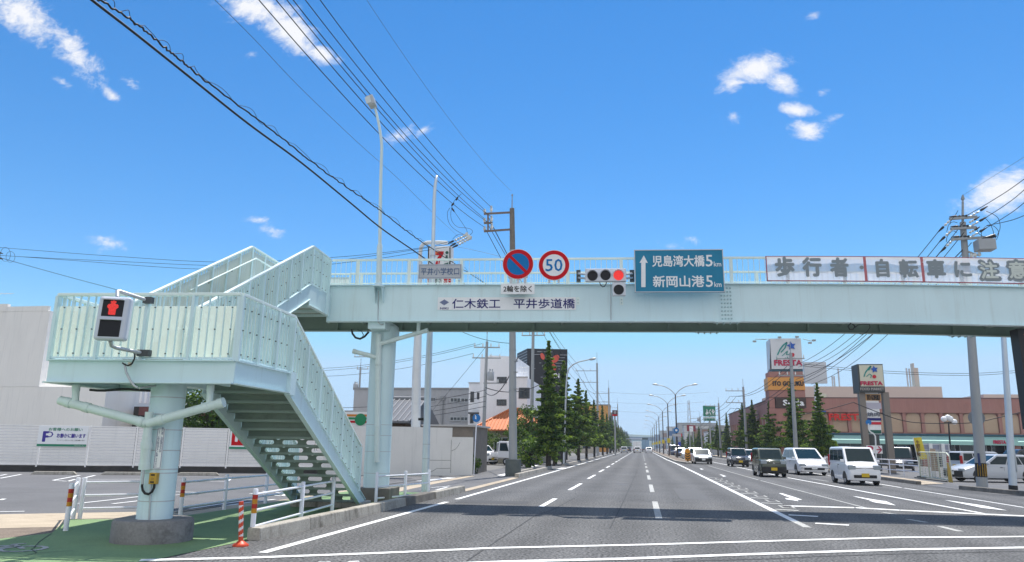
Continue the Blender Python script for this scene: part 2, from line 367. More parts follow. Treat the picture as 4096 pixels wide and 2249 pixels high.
sheet('manhole_cover', [(-.9+.33*math.cos(i*.3927), 33+.33*math.sin(i*.3927)) for i in range(16)], .004, mat('iron cover', (.10, .095, .09), .6, metal=.3))
# ---------------------------------------------------------------- road paint
Zp = .006
strips('edge_line', [(-5.5, 10.6, -5.42, 20.9, .15), (-5.41, 22.0, -5.36, 62, .15), (-5.36, 62, -5.36, 900, .15)], Zp, paint)
strips('lane_line', [(-2.66, 20.2, -2.64, 23.4, .15)]+[(-2.64, y, -2.6, y+5, .15) for y in range(28, 700, 10)], Zp, paint)
strips('lane_line', [(.36, y, .36, y+(5.5 if y < 60 else 4), .16) for y in (17.8, 28, 38.5, 49, 60, 71)]+[(.36, y, .36, y+3, .15) for y in range(92, 400, 12)], Zp, wornpaint)
strips('median_edge_line', [(3.38, 18.2, 3.42, 74.5, .17), (3.42, 74.5, 3.2, 100, .17), (3.2, 100, 3.3, 700, .15)], Zp, paint)
strips('median_edge_line', [(3.38, 16.9, 3.38, 18.2, .17)], Zp, wornpaint)
lad = []
for k in range(10):
    y = 21.5+k*2.35
    lad.append((3.52, y+.1, 4.08, y-.12, .26))
strips('rumble_bars', lad[:0]+[(3.55, 19.9, 4.2, 19.7, .25), (3.75, 17.9, 4.4, 17.7, .22)], Zp, paint)
rb = MB()
for k in range(9):
    y = 22.6+k*2.35; c = V((4.0, y, Zp))
    rb.add([c+V((-.19, -.42, 0)), c+V((.17, -.52, 0)), c+V((.19, .42, 0)), c+V((-.17, .52, 0))], [(0, 1, 2, 3)], 0)
    c.z += .004
    rb.add([c+V((-.12, -.28, 0)), c+V((.11, -.36, 0)), c+V((.12, .28, 0)), c+V((-.11, .36, 0))], [(0, 1, 2, 3)], 1)
strips('rumble_bars', lad, Zp, wornpaint)
structure(rb.build('rumble_bars', [wornpaint, mat('dark rumble strip', (.05, .045, .045), .8)]))
g = lambda *p: [c for q in p for c in G(*q)[:2]]
strips('lane_line', [(*g((3149, 1911), (3928, 2054)), .15), (8.14, 47, 8.0, 110, .14), (8.0, 110, 7.9, 600, .14)], Zp, paint)
strips('lane_line', [(*g((3042, 1923), (3461, 2032)), .09), (5.94, 41, 5.9, 70, .09)], Zp, wornpaint)
strips('edge_line', [(*g((3616, 1953), (4096, 2031)), .11), (11.25, 36, 11.6, 60, .13), (11.6, 60, 11.9, 600, .13)], Zp, paint)
strips('stop_line', [(*g((3126, 2024), (3420, 2032)), .38), (*g((3420, 2032), (3600, 2042)), .36), (*g((3600, 2042), (4096, 2065)), .36), (*g((4096, 2065), (4400, 2080)), .36)], Zp, paint)
P1 = [(560, 2243), (1000, 2233), (1500, 2215), (1970, 2194), (2600, 2180), (3140, 2164), (3600, 2151), (3900, 2150), (4300, 2146)]
P2 = [(1700, 2262), (2046, 2248), (2500, 2237), (3000, 2219), (3600, 2200), (4096, 2192), (4400, 2189)]
for P, w in ((P1, .17), (P2, .19)):
    strips('crossing_line', [(*g(P[i], P[i+1]), w) for i in range(len(P)-1)], Zp+.002, paint)
def poly_mark(px, m=paint, name='lane_arrow'):
    pts = [G(*p) for p in px]; sheet(name, [(p.x, p.y) for p in pts], Zp, m)
poly_mark([(3115, 1974), (3128, 1974), (3180, 1990), (3209, 2000), (3188, 2001), (3195, 2006), (3145, 1998), (3140, 1993), (3168, 1996)])
poly_mark([(3411, 1986), (3425, 1987), (3520, 2003), (3545, 2006), (3584, 2023), (3500, 2011), (3475, 2003), (3484, 2003)])
poly_mark([(3777, 2001), (3795, 2003), (3900, 2018), (3945, 2025), (4029, 2043), (3930, 2033), (3898, 2026)])
poly_mark([(2877, 1899), (2885, 1899), (2906, 1906), (2888, 1908), (2894, 1905)])
poly_mark([(2798, 1875), (2806, 1875), (2815, 1878), (2806, 1879)])
strips('lane_line', [(*g((3532, 2051), (3590, 2059)), .14), (*g((3631, 2078), (3706, 2091)), .15), (*g((3760, 2107), (3842, 2127)), .15), (*g((3245, 1916), (3312, 1926)), .12)], Zp, wornpaint)
# bicycle symbols
def bike_mark(c, d, s, m=paint):
    b = MB(); d = V((d[0], d[1], 0)).normalized(); n = V((-d.y, d.x, 0)); c = V((*c, .012))
    pt = lambda a, e: c + d*(a*s) + n*(e*s)
    def seg(p, q, w=.06):
        p, q = pt(*p), pt(*q); t = (q-p).normalized(); k = V((-t.y, t.x, 0))*(w*s/2); b.add([p-k, q-k, q+k, p+k], [(0, 1, 2, 3)])
    for a0 in (-.36, .36):
        for i in range(20):
            A, E = 2*math.pi*i/20, 2*math.pi*(i+1)/20
            b.add([pt(a0+r*math.cos(t), r*math.sin(t)) for r, t in ((.25, A), (.25, E), (.19, E), (.19, A))], [(0, 1, 2, 3)])
    for p, q in (((-.36, 0), (-.14, .32)), ((-.14, .32), (.2, .32)), ((.2, .32), (.02, 0)), ((.02, 0), (-.36, 0)), ((.02, 0), (-.16, .4)), ((.36, 0), (.17, .45)), ((.17, .45), (.3, .47)), ((-.24, .41), (-.08, .41))): seg(p, q)
    o = b.build('bicycle_symbol', m); o.data.update(); structure(o)
    if o.data.polygons[0].normal.z < 0: o.data.flip_normals()
p = G(1338, 2272); bike_mark((p.x, p.y), (1, .35), 1.0)
p = G(-60, 2203); bike_mark((p.x, p.y), (.9, .55), 1.3, wornpaint)
# pavement letters near the second lamp pole (worn zigzag text read only as strokes)
strips('pavement_marking', [(*g((1560, 1998), (1690, 1990)), .12), (*g((1600, 1984), (1660, 1980)), .1), (*g((1725, 1952), (1800, 1945)), .12), (*g((1745, 1961), (1790, 1950)), .1), (*g((1680, 1926), (1808, 1912)), .45)], .009, paint)
strips('pavement_marking', [(*g((2003, 1903), (2045, 1894)), .5), (*g((2060, 1892), (2125, 1878)), .3), (*g((2110, 1872), (2148, 1862)), .3), (*g((2225, 1879), (2258, 1872)), .4)], .009, paint)
# parking bay lines
def bay(px, w=.1): 
    P = [G(*q) for q in px]; return [(P[i].x, P[i].y, P[i+1].x, P[i+1].y, w) for i in range(len(P)-1)]
segs = []
for px in ([(0, 1914), (85, 1898)], [(0, 1903), (26, 1898)], [(320, 1902), (212, 1922), (272, 1926), (300, 1918)], [(380, 1902), (330, 1914)], [(330, 1918), (565, 1918)], [(535, 1927), (570, 1927)], [(0, 2001), (18, 1996)],
           [(310, 2015), (560, 1987)], [(450, 2016), (590, 2000)], [(640, 1983), (790, 1977), (785, 1970), (690, 1968)], [(0, 2048), (98, 2046)], [(700, 2052), (1000, 2010), (1100, 1998)], [(840, 1925), (905, 1927), (930, 1912), (855, 1912)], [(1000, 1975), (1130, 1985), (1145, 1975), (1050, 1965)], [(760, 2035), (980, 2003)]):
    segs += bay(px, .11)
strips('parking_line', segs, .004, paint)
# kerbs
def kerb_run(name, pts, w, h, m, label=None, taper=None):
    b = MB()
    for i in range(len(pts)-1):
        (x0, y0), (x1, y1) = pts[i], pts[i+1]; L_ = math.hypot(x1-x0, y1-y0); k = max(1, round(L_/2.0)); d = V((x1-x0, y1-y0, 0))/k
        for j in range(k):
            a = V((x0, y0, 0))+d*j; e = a+d*(1-.012/ (d.length if d.length else 1)); n = V((-d.y, d.x, 0)).normalized()*w
            q = [a, e, e+n, a+n]; top = [a+n*.12, e+n*.12, e+n, a+n]
            b.add([p+V((0, 0, -.05)) for p in q]+[p+V((0, 0, h)) for p in top], [(3, 2, 1, 0), (4, 5, 6, 7), (0, 1, 5, 4), (1, 2, 6, 5), (2, 3, 7, 6), (3, 0, 4, 7)])
    return structure(b.build(name, m, bevel=.018))
kerb_run('kerb', [(-6.2, 11.85), (-6.08, 19.3)], .26, .2, concrete)
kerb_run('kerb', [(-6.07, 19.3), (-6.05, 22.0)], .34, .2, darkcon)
kerb_run('kerb', [(-6.02, 22.0), (-5.98, 25.6)], .24, .2, concrete)
kerb_run('kerb', [(-6.0, 37.3), (-6.08, 52.0)], .24, .2, concrete)
kerb_run('kerb', [(-6.75, 40.2), (-6.9, 50)], .2, .16, concrete)
kerb_run('kerb', [(-6.12, 61)] + [(-6.15, y) for y in (120, 240)], .22, .15, concrete)
kerb_run('kerb', [(13.05, 300), (13.05, 39.6)], .25, .16, darkcon)
kerb_run('kerb', [(13.4, 35.6), (14.4, 29.5)], .28, .17, darkcon)
kerb_run('kerb', [(14.4, 29.5), (16.5, 25)], .28, .17, darkcon)
# median island
m = MB(); mp = [(3.55, 330), (3.55, 100), (3.6, 84), (4.35, 76.3), (4.85, 76.0), (5.05, 80), (5.15, 100), (5.15, 330)]
m.prism([(x, y, -.02) for x, y in mp], (0, 0, .2)); structure(m.build('median_island', [concrete], bevel=.03))
sheet('median_paving', [(3.75, 330), (3.75, 100), (3.8, 86), (4.4, 78), (4.75, 77.6), (4.88, 81), (4.95, 100), (4.95, 330)], .186, brownasph)
# distant hills
hm = MB(); n = 60; rr = []
for i in range(n+1):
    x = -2500+i*5000/n; hgt = 42+55*noise.noise(V((i*.21, 3.1, 0)))+25*noise.noise(V((i*.5, 7.7, 0)))
    rr.append((x, max(8, hgt)))
for i in range(n):
    (x0, h0), (x1, h1) = rr[i], rr[i+1]
    hm.add([(x0, 3200, -5), (x1, 3200, -5), (x1, 3500, h1), (x0, 3500, h0), (x1, 4200, -5), (x0, 4200, -5)], [(0, 1, 2, 3), (3, 2, 4, 5)], 0, True)
structure(hm.build('hills', mat('wooded hill', (.05, .085, .06), .95, var=.3, vscale=.02)))
# ---------------------------------------------------------------- footbridge
bpaint = mat("pale aqua bridge paint", (.64, .80, .82), .46, var=.05, vscale=1.1, spec=.45, streak=(.42, .50, .48), streak_amt=.30, dirt=(.55, .66, .65), dirt_amt=.45, dscale=1.3, stretch=(1, 1, .35))
bpaint_light = mat('pale aqua handrail paint', (.74, .84, .79), .4, var=.04, vscale=2, spec=.5)
bolt_dark = mat('tarnished bolts', (.10, .105, .10), .5, metal=.6)
pipe_paint = mat('painted drain pipe', (.66, .76, .74), .42, var=.04, vscale=2, spec=.45, streak=(.45, .50, .47), streak_amt=.3)
pier_con = mat('stained pier concrete', (.23, .22, .215), .92, var=.25, vscale=2.4, speck=.12, sscale=40, dirt=(.07, .065, .06), dirt_amt=.7, dscale=2.6, spec=.2)
black_rubber = mat('black cable', (.015, .015, .016), .55)
under = mat('dirty shade-darkened underside paint', (.27, .33, .285), .6, var=.12, vscale=1.5, dirt=(.12, .14, .12), dirt_amt=.6, dscale=1.6)  # bridge paint darkened to stand for shade beneath, plus random dirt
under2 = mat('shaded girder paint', (.26, .34, .29), .5, var=.1, vscale=1.2, dirt=(.2, .25, .2), dirt_amt=.6, dscale=1.4)  # bridge paint darkened to carry the back girder's shade in its colour
lip = mat('mid-tone lip paint', (.36, .44, .40), .55, var=.1, vscale=2)  # tone between the girder paint and the tread underside
steel = mat('galvanised steel', (.50, .52, .53), .42, metal=.55, var=.12, vscale=3)
def panel_mat():
    m = bpy.data.materials.new('frosted screen panel'); m.use_nodes = True; nt = m.node_tree; N = nt.nodes.new; L = nt.links.new
    p = nt.nodes['Principled BSDF']; p.inputs['Roughness'].default_value = .35
    tc = N('ShaderNodeTexCoord'); mp = N('ShaderNodeMapping'); mp.inputs['Scale'].default_value = (1, 1, .4); L(tc.outputs['Object'], mp.inputs[0])
    n = N('ShaderNodeTexNoise'); n.inputs['Scale'].default_value = 2.2; n.inputs['Detail'].default_value = 5; L(mp.outputs[0], n.inputs[0])
    cr = N('ShaderNodeMix'); cr.data_type = 'RGBA'; L(n.outputs[0], cr.inputs[0]); cr.inputs[6].default_value = (.66, .69, .58, 1); cr.inputs[7].default_value = (.78, .80, .70, 1)
    L(cr.outputs[2], p.inputs['Base Color'])
    tl = N('ShaderNodeBsdfTranslucent'); L(cr.outputs[2], tl.inputs[0]); tr = N('ShaderNodeBsdfTransparent'); tr.inputs[0].default_value = (.9, .95, .88, 1)
    m1 = N('ShaderNodeMixShader'); m1.inputs[0].default_value = .55; L(p.outputs[0], m1.inputs[1]); L(tl.outputs[0], m1.inputs[2])
    m2 = N('ShaderNodeMixShader'); m2.inputs[0].default_value = .16; L(m1.outputs[0], m2.inputs[1]); L(tr.outputs[0], m2.inputs[2])
    L(m2.outputs[0], nt.nodes['Material Output'].inputs[0]); return m
panelm = panel_mat()
VF, VBK = 20.5, 22.3                    # front and back girder webs
ZT, ZBm, ZR = 6.07, 4.99, 6.86          # girder top, girder bottom, railing top
def zc(u): return -.0017*max(0, u-4)**2
UL, UR = -7.08, 21.0
bridge = thing('footbridge', 'pale aqua steel pedestrian footbridge spanning the road with a switchback stair', 'footbridge', B(-6.9, 12.0, 0))
def gbar(b, u0, u1, v0, v1, za, zb, mi=0, step=1.0):
    k = max(1, math.ceil((u1-u0)/step)); us = [u0+(u1-u0)*i/k for i in range(k+1)]
    vs = []; fs = []
    for u in us: vs += [B(u, v, z+zc(u)) for v, z in ((v0, za), (v1, za), (v1, zb), (v0, zb))]
    for i in range(k):
        for j in range(4): a, c = i*4+j, i*4+(j+1) % 4; fs.append((a, a+4, c+4, c))
    fs += [(0, 1, 2, 3), (k*4+3, k*4+2, k*4+1, k*4)]
    return b.add(vs, fs, mi)
# girders
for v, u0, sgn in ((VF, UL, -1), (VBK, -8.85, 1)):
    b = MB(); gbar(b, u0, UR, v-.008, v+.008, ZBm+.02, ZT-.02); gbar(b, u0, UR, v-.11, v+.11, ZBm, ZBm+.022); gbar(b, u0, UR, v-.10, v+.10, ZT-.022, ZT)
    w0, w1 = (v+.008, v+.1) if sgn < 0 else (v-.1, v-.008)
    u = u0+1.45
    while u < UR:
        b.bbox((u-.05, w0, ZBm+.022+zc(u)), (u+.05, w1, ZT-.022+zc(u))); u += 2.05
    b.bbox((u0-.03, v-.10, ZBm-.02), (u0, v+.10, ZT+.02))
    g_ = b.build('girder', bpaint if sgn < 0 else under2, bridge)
    for u in ((4.22, 13.15) if sgn < 0 else (4.0, 11.3)):
        s = MB(); f = v-.008 if sgn < 0 else v+.008; t = -.014 if sgn < 0 else .014; z = zc(u)
        s.bbox((u-.19, min(f, f+t), ZBm+.03+z), (u+.19, max(f, f+t), ZT-.03+z))
        s.bbox((u-.35, v-.105, ZBm-.016+z), (u+.35, v+.105, ZBm+z)); s.bbox((u-.35, v-.095, ZT+z), (u+.35, v+.095, ZT+.014+z))
        for i in range(4):
            for j in range(9):
                c = B(u-.125+i*.083, f+t*1.0, ZBm+.10+j*.108+z); s.tube([c, c+VB*(t*2.2)], [.028, .02], 6, 1)
            for q in range(3):
                c = B(u-.28+i*.18+q*.01, v-.07+q*.07, ZBm-.016+z); s.tube([c, c-ZB*.035], [.028, .02], 6, 1)
        s.build('splice_plate', [bpaint, mat('painted bolts', (.40, .55, .56), .4)], g_)
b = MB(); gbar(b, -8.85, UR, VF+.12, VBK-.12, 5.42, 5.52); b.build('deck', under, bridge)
b = MB(); u = -6.5
while u < UR:
    b.bbox((u-.04, VF+.02, 5.2+zc(u)), (u+.04, VBK-.02, 5.415+zc(u))); u += 2.05
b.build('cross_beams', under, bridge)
# bridge railings
for v in (VF+.03, VBK-.03):
    b = MB(); gbar(b, UL, UR, v-.035, v+.035, ZR-.055, ZR); gbar(b, UL, UR, v-.015, v+.015, ZT+.05, ZT+.075)
    u = UL+.11
    while u < UR: b.tube([B(u, v, ZT+zc(u)), B(u, v, ZR-.05+zc(u))], .0085, 5); u += .152
    r_ = b.build('railing', bpaint_light, bridge)
    u = uvz(atV(1637, 1100, v))[0]-1.53*2
    while u < UR:
        if u > UL: MB().bbox((u-.045, v-.03, ZT-.02+zc(u)), (u+.045, v+.03, ZR-.056+zc(u))).build('post', bpaint_light, r_)
        u += 1.53
# stair railings: posts, flat bars, frosted panels, square handrail
def stair_rail(pts, H=1.08, sp=.78, panel=True, gap=.11, gap_on=(), out=V((0, 0, 0)), bars=.13):
    """pts: floor line in bridge coordinates; out: outward unit vector in world coordinates"""
    W = [B(*p) for p in pts]
    b = MB(); hr = MB(); posts = []; panels = []
    for i in range(len(W)-1):
        a, c = W[i], W[i+1]; d = c-a; Lh = V((d.x, d.y, 0)).length; k = max(1, round(Lh/sp)); e = V((d.x, d.y, 0)).normalized()
        nrm = V((e.y, -e.x, 0))
        if nrm.dot(out) < 0: nrm = -nrm
        hr.beam(a+ZB*H, c+ZB*H, .085, .05)
        for j in range(k+1):
            if j == k and i < len(W)-2: continue
            p = a+d*(j/k); posts.append((p, e))
        nb = max(2, round(Lh/bars))
        for j in range(1, nb):
            p = a+d*(j/nb); b.beam(p+ZB*.02, p+ZB*(H-.025), .010, .042, nrm)
            if j % 2:
                for zz in ((.1, .5, .86) if panel else ()):
                    q = p+ZB*zz+nrm*.006; b.tube([q, q+nrm*.022], [.0135, .011], 5, 1)
        b.beam(a+ZB*.03, c+ZB*.03, .05, .03)
        if panel:
            for j in range(k):
                m_ = MB(); pa, pc = a+d*((j+.03)/k)-nrm*.022, a+d*((j+.97)/k)-nrm*.022; n_ = 12; vs = []; fs = []
                rows = (.05, .2, .4, .6, H-(.19 if i in gap_on else gap))
                for zi, z in enumerate(rows):
                    for t in range(n_+1):
                        w = .006*math.sin(t*math.pi*2*(nb/k)/n_) + .008*noise.noise(V((pa.x*3+t*.25, pa.y*3, z*2.5)))
                        vs.append(pa+(pc-pa)*(t/n_)+ZB*z+nrm*w)
                for zi in range(len(rows)-1):
                    for t in range(n_): q = zi*(n_+1)+t; fs.append((q, q+1, q+n_+2, q+n_+1))
                m_.add(vs, fs, 0, True); panels.append(m_)
    r_ = hr.build('handrail', bpaint_light, bridge, bevel=.008)
    b.build('balusters', [bpaint, bolt_dark], r_)
    for p, e in posts: MB().beam(p-ZB*.02, p+ZB*(H-.026), .05, .11, V((e.y, -e.x, 0))).build('post', bpaint, r_)
    for m_ in panels: m_.build('panel', panelm, r_)
    return r_
LZ = 2.86                                # landing floor
lu0, lu1, lv0, lv1 = -8.58, -5.42, 11.4, 13.35
ru = -5.36; mid0, mid1 = -7.0, -7.12; fu = -8.85
V2 = 18.95; Z2 = 5.75                    # top of the upper flight
FV, FZ = 19.15, .16                      # foot of the lower flight
stair_rail([(lu0, 13.0, LZ), (lu0, lv0, LZ), (lu1, lv0, LZ), (ru, 13.55, LZ), (ru, 18.55, LZ-2.42)], out=-VB*1.0+UB*.001, gap_on=(0, 1))
stair_rail([(mid0, 13.5, LZ), (mid0, 18.6, LZ-2.45)], out=UB, panel=False)
stair_rail([(mid1, 13.0, LZ), (mid1, V2, Z2), (mid1, VF-.1, Z2)], out=UB)
stair_rail([(lu0, 12.9, LZ), (fu, V2, Z2), (fu, VBK, Z2)], out=-UB)
stair_rail([(fu, VBK, Z2), (UL, VBK, Z2)], out=VB)
hb = MB()
for u in (mid1-.12, fu+.15):
    hb.tube([B(u, 12.6, LZ+.72), B(u, 13.0, LZ+.75), B(u, V2, Z2+.75), B(u, V2+1.2, Z2+.75)], .022, 8)
    for k in range(6):
        t = k/5; p = B(u, 13.2+t*(V2-13.4), LZ+.13+t*(Z2-LZ-.12)+.68); hb.tube([p, p-ZB*.06, p-ZB*.06+(UB if u > -8 else -UB)*.1], .012, 5, 1)
hb.build('hand_rail_tube', [bpaint_light, bolt_dark], bridge)
# lower landing
b = MB(); z0, z1 = 2.48, LZ
for (a0, c0), (a1, c1) in (((lu0, lv0), (lu1, lv0)), ((lu1, lv0), (lu1+.06, lv1+.2)), ((lu0, lv0), (lu0, lv1)), ((lu0, lv1), (mid1, lv1))):
    b.beam(B(a0, c0, (z0+z1)/2), B(a1, c1, (z0+z1)/2), .012, z1-z0-.04); b.beam(B(a0, c0, z0+.008), B(a1, c1, z0+.008), .16, .018); b.beam(B(a0, c0, z1-.012), B(a1, c1, z1-.012), .13, .018)
b.bbox((lu0+.02, lv0+.02, LZ-.06), (lu1-.02, lv1, LZ-.025))
for k in range(5): u = lu0+.3+k*.62; b.bbox((u-.03, lv0+.02, z0+.1), (u+.03, lv1-.02, LZ-.065))
b.bbox((-7.05, lv0+.1, z0+.04), (-6.75, lv1-.05, z0+.30))
b.bbox((lu1+.03, lv1+.1, z0-.03), (lu1+.14, lv1+.36, z1+.02))
b.build('landing', bpaint, bridge)
# upper landing
b = MB(); b.bbox((fu, V2, Z2-.08), (mid1, VBK-.12, Z2-.02))
for u in (fu, mid1): b.bbox((u-.012, V2, Z2-.56), (u+.012, VF-.02 if u > -8 else VBK, Z2+.02)); b.bbox((u-.06, V2, Z2-.58), (u+.06, VF-.02 if u > -8 else VBK, Z2-.56))
for k in range(4): v = V2+.5+k*.75; b.bbox((fu+.02, v-.03, Z2-.4), (mid1-.02, v+.03, Z2-.085))
b.bbox((mid1+.013, VF-.26, Z2-.62), (mid1+.1, VF-.12, Z2+.05))
b.build('landing', bpaint, bridge)
# flights
def flight(u0, u1, va, za, vb_, zb, n, slots):
    """from the upper end (va, za) to the lower end (vb_, zb)"""
    f = MB(); D = .33
    for u in (u0, u1):
        s = 1 if u == u1 else -1
        P = [B(u, va, za-.40), B(u, va, za+.03), B(u, vb_, zb+.03), B(u, vb_, zb-.15), B(u, vb_-(.28 if vb_ > va else -.28), zb-.15)]
        f.prism(P, UB*(.014*s)); dd = (B(0, vb_, zb)-B(0, va, za)).normalized()
        f.beam(P[1], P[2], .10, .016); f.beam(P[0], P[4], .10, .016)
    fl = f.build('stringers', bpaint, bridge)
    for k in range(n):
        t0, t1 = k/n, (k+1)/n; v0 = va+(vb_-va)*t0; v1 = va+(vb_-va)*t1; zt = za+(zb-za)*t1 + .0
        b = MB(); a, e = u0+.016, u1-.016
        zt = max(zt, .03)
        b.bbox((a, min(v0, v1)-.02, zt-.03), (e, max(v0, v1), zt))
        h0 = za+(zb-za)*t0-.03; vr = v0
        if k < n-slots: b.bbox((a, vr-.006, zt), (e, vr+.006, h0))
        else:
            m3 = 3; cw = (e-a)/m3; hh = h0-zt; cz = (h0+zt)/2
            for q in range(m3):
                cu = a+cw*(q+.5); hx, hr_ = cw*.32, hh*.33; out = []; inn = []
                for i in range(24):
                    A = 2*math.pi*(i+.5)/24; cx, sz = math.cos(A), math.sin(A)
                    kx = 1/max(abs(cx), abs(sz)); out.append((cu+cx*kx*cw/2, cz+sz*kx*hh/2))
                    inn.append((cu+(hx-hr_)*(1 if cx > 0 else -1)+hr_*cx, cz+hr_*sz))
                vs = [B(x, vr, z) for x, z in out]+[B(x, vr, z) for x, z in inn]
                b.add(vs, [(i, (i+1) % 24, 24+(i+1) % 24, 24+i) for i in range(24)])
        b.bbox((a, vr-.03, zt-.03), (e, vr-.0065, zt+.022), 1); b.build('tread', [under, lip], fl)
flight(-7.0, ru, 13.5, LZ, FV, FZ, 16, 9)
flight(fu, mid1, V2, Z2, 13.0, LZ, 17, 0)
MB().bbox((-7.1, FV-.5, 0), (ru+.1, FV+.35, .14)).build('stair_footing', concrete, bridge, bevel=.02)
# piers
cu_, cv_ = -6.83, 12.02
b = MB(); c = B(cu_, cv_, 0); b.cyl((c.x, c.y), .275, .34, 2.52, 40)
p1 = b.build('pier', bpaint, bridge)
for z in (.62, 1.06, 1.12, 1.42, 1.75, 2.0, 2.28): MB().cyl((c.x, c.y), .279, z, z+.014, 40).build('strap', steel, p1)
b = MB(); b.tube([(c.x, c.y, 0), (c.x, c.y, .30), (c.x, c.y, .345)], [.615, .612, .585], 44); b.build('pier_base', pier_con, p1)
pu, pv = uvz(atV(1517, 1700, 21.4))[0], 21.4
c2 = B(pu, pv, 0)
b = MB(); b.cyl((c2.x, c2.y), .37, .2, 4.98, 44); b.bbox((pu-.25, VF+.012, 4.80), (pu+.25, VBK-.012, 5.1)); p2 = b.build('pier', bpaint, bridge)
for z in (.75, 1.35, 1.8, 2.1): MB().cyl((c2.x, c2.y), .374, z, z+.012, 44).build('strap', steel, p2)
MB().bbox((pu-.55, pv-.62, -.02), (pu+.55, pv+.6, .36)).build('pier_base', darkcon, p2, bevel=.02)
c3 = B(20.0, pv, 0); b = MB(); b.cyl((c3.x, c3.y), .37, 0, 4.6, 32); b.build('pier', bpaint, bridge)
# drain pipes
def P_(px, py, v): return atV(px, py, v)
def pipe(pts, r, collars=(), nm='drain_pipe'):
    b = MB(); b.tube(pts, r, 16)
    for a, c, t in collars:
        a, c = V(a), V(c); d = (c-a).normalized(); q = a+(c-a)*t; b.tube([q-d*.05, q+d*.05], r*1.14, 16)
    b.build(nm, pipe_paint, bridge)
v_ = cv_-.42
J = P_(590, 1695, v_); La = P_(240, 1602, v_); Ra = P_(893, 1610, v_)
pipe([La, J], .073, [(La, J, .1), (La, J, .31), (La, J, .93)]); pipe([Ra, J], .073, [(Ra, J, .03), (Ra, J, .23), (Ra, J, .82)])
pipe([P_(305, 1545, v_), P_(300, 1618, v_)], .055, [(P_(305, 1545, v_), P_(300, 1618, v_), .1)]); pipe([P_(842, 1545, v_), P_(838, 1622, v_)], .055, [(P_(842, 1545, v_), P_(838, 1622, v_), .1)])
Va, Vb = P_(598, 1648, v_+.02), P_(578, 1872, v_+.09)
pipe([Va, Va+(Vb-Va)*.5], .066, [(Va, Vb, .47)]); pipe([Va+(Vb-Va)*.5, Vb], .08, [(Va, Vb, .6), (Va, Vb, .97)])
b = MB(); b.tube([Vb+V((.03, -.06, 0)), Vb+V((.03, -.05, -.25))], .02, 8); b.build('conduit', steel, bridge)
v2 = pv-.47
A, D_ = P_(1515, 1337, v2), P_(1508, 1850, v2)
pipe([A, D_], .085, [(A, D_, .09), (A, D_, .24), (A, D_, .26), (A, D_, .36), (A, D_, .72)])
E1, E2 = P_(1524, 1375, v2), P_(1710, 1322, v2); pipe([E1, E2], .062, [(E1, E2, .98), (E1, E2, .72), (E1, E2, .28)])
E1, E2 = P_(1505, 1430, v2), P_(1416, 1406, v2); pipe([E1, E2], .062, [(E1, E2, .97), (E1, E2, .4)])
pipe([P_(1675, 1285, v2), P_(1673, 1326, v2)], .055)
# conduits and loose cables on the bridge
b = MB(); q = VF-.03
b.tube([atV(1514, 1165, q-.16), atV(1513, 1205, q), atV(1512, 1270, q), atV(1513, 1290, q-.05), atV(1525, 1300, q), atV(1545, 1292, q+.1)], .013, 6)
b.tube([atV(2443, 1132, q), atV(2444, 1280, q)], .016, 6); b.build('cable', [steel], bridge)
b = MB()
b.tube([atV(x, y, q+.4) for x, y in ((1406, 1318), (1410, 1335), (1422, 1351), (1440, 1356), (1458, 1347), (1475, 1328))], .03, 8)
b.tube([atV(x, y, q+.45) for x, y in ((1430, 1320), (1446, 1325), (1454, 1340), (1450, 1348))], .012, 6); b.build('cable', black_rubber, bridge)
b = MB()
b.tube([atV(x, y, q-.02) for x, y in ((3404, 1293), (3392, 1305), (3398, 1318), (3412, 1318), (3420, 1306), (3410, 1296))], .016, 6)
b.tube([atV(x, y, q-.02) for x, y in ((3418, 1312), (3432, 1300), (3450, 1297), (3478, 1298), (3480, 1310), (3468, 1328), (3450, 1338), (3438, 1335))], .011, 6); b.build('cable', black_rubber, bridge)
b = MB(); b.tube([atV(x, y, lv0-.1) for x, y in ((520, 1450), (519, 1458), (517, 1466))], .03, 6); b.build('sensor', mat('cream plastic', (.62, .58, .42), .5), bridge)
b = MB(); b.tube([atV(x, y, lv0-.13) for x, y in ((498, 1455), (505, 1490), (520, 1520), (535, 1542), (550, 1551))], .018, 6); b.tube([atV(558, 1553, lv0), B(-6.9, cv_-.3, 2.47)], .02, 6); b.build('conduit', steel, bridge)
b = MB(); b.tube([atV(360+k*30, 1560+3*math.sin(k), lv0+.2) for k in range(9)], .022, 6); b.build('cable', black_rubber, bridge)
# small access plates on the web
b = MB()
for x in (2312, 2486):
    p = atV(x, 1205, VF-.012); b.obox(p, UB*.045, VB*.003, ZB*.11)
    for dz in (.04, -.05): b.obox(p+ZB*dz-VB*.01, UB*.015, VB*.008, ZB*.015, 1)
b.build('access_plate', [bpaint_light, mat('painted bolts', (.40, .55, .56), .4)], bridge)
# ---------------------------------------------------------------- signs, signals and lamp on the bridge
white_s = mat('white sign face', (.82, .82, .82), .65, spec=.2, var=.05, vscale=3, streak=(.62, .61, .58), streak_amt=.3)
grey_s = mat('weathered grey sign face', (.46, .47, .49), .5, var=.08, vscale=3)
red_s = mat('red sign film', (.56, .008, .016), .6, spec=.15)
blue_s = mat('blue sign film', (.006, .165, .44), .6, spec=.15)
roadblue = mat('road sign blue', (.03, .215, .35), .6, spec=.15, var=.10, vscale=2.5, streak=(.06, .25, .36), streak_amt=.35)
navy = mat('navy lettering', (.008, .010, .14), .5)
faded_blue = mat('faded blue lettering', (.06, .12, .24), .6)
black_s = mat('black lettering', (.012, .012, .013), .5)
grey_back = mat('grey aluminium', (.50, .51, .53), .4, metal=.4, var=.06, vscale=4)
housing = mat('light grey signal housing', (.62, .64, .69), .4, var=.03, vscale=4)
dark_lens = mat('dark signal lens', (.012, .013, .018), .3, spec=.22)
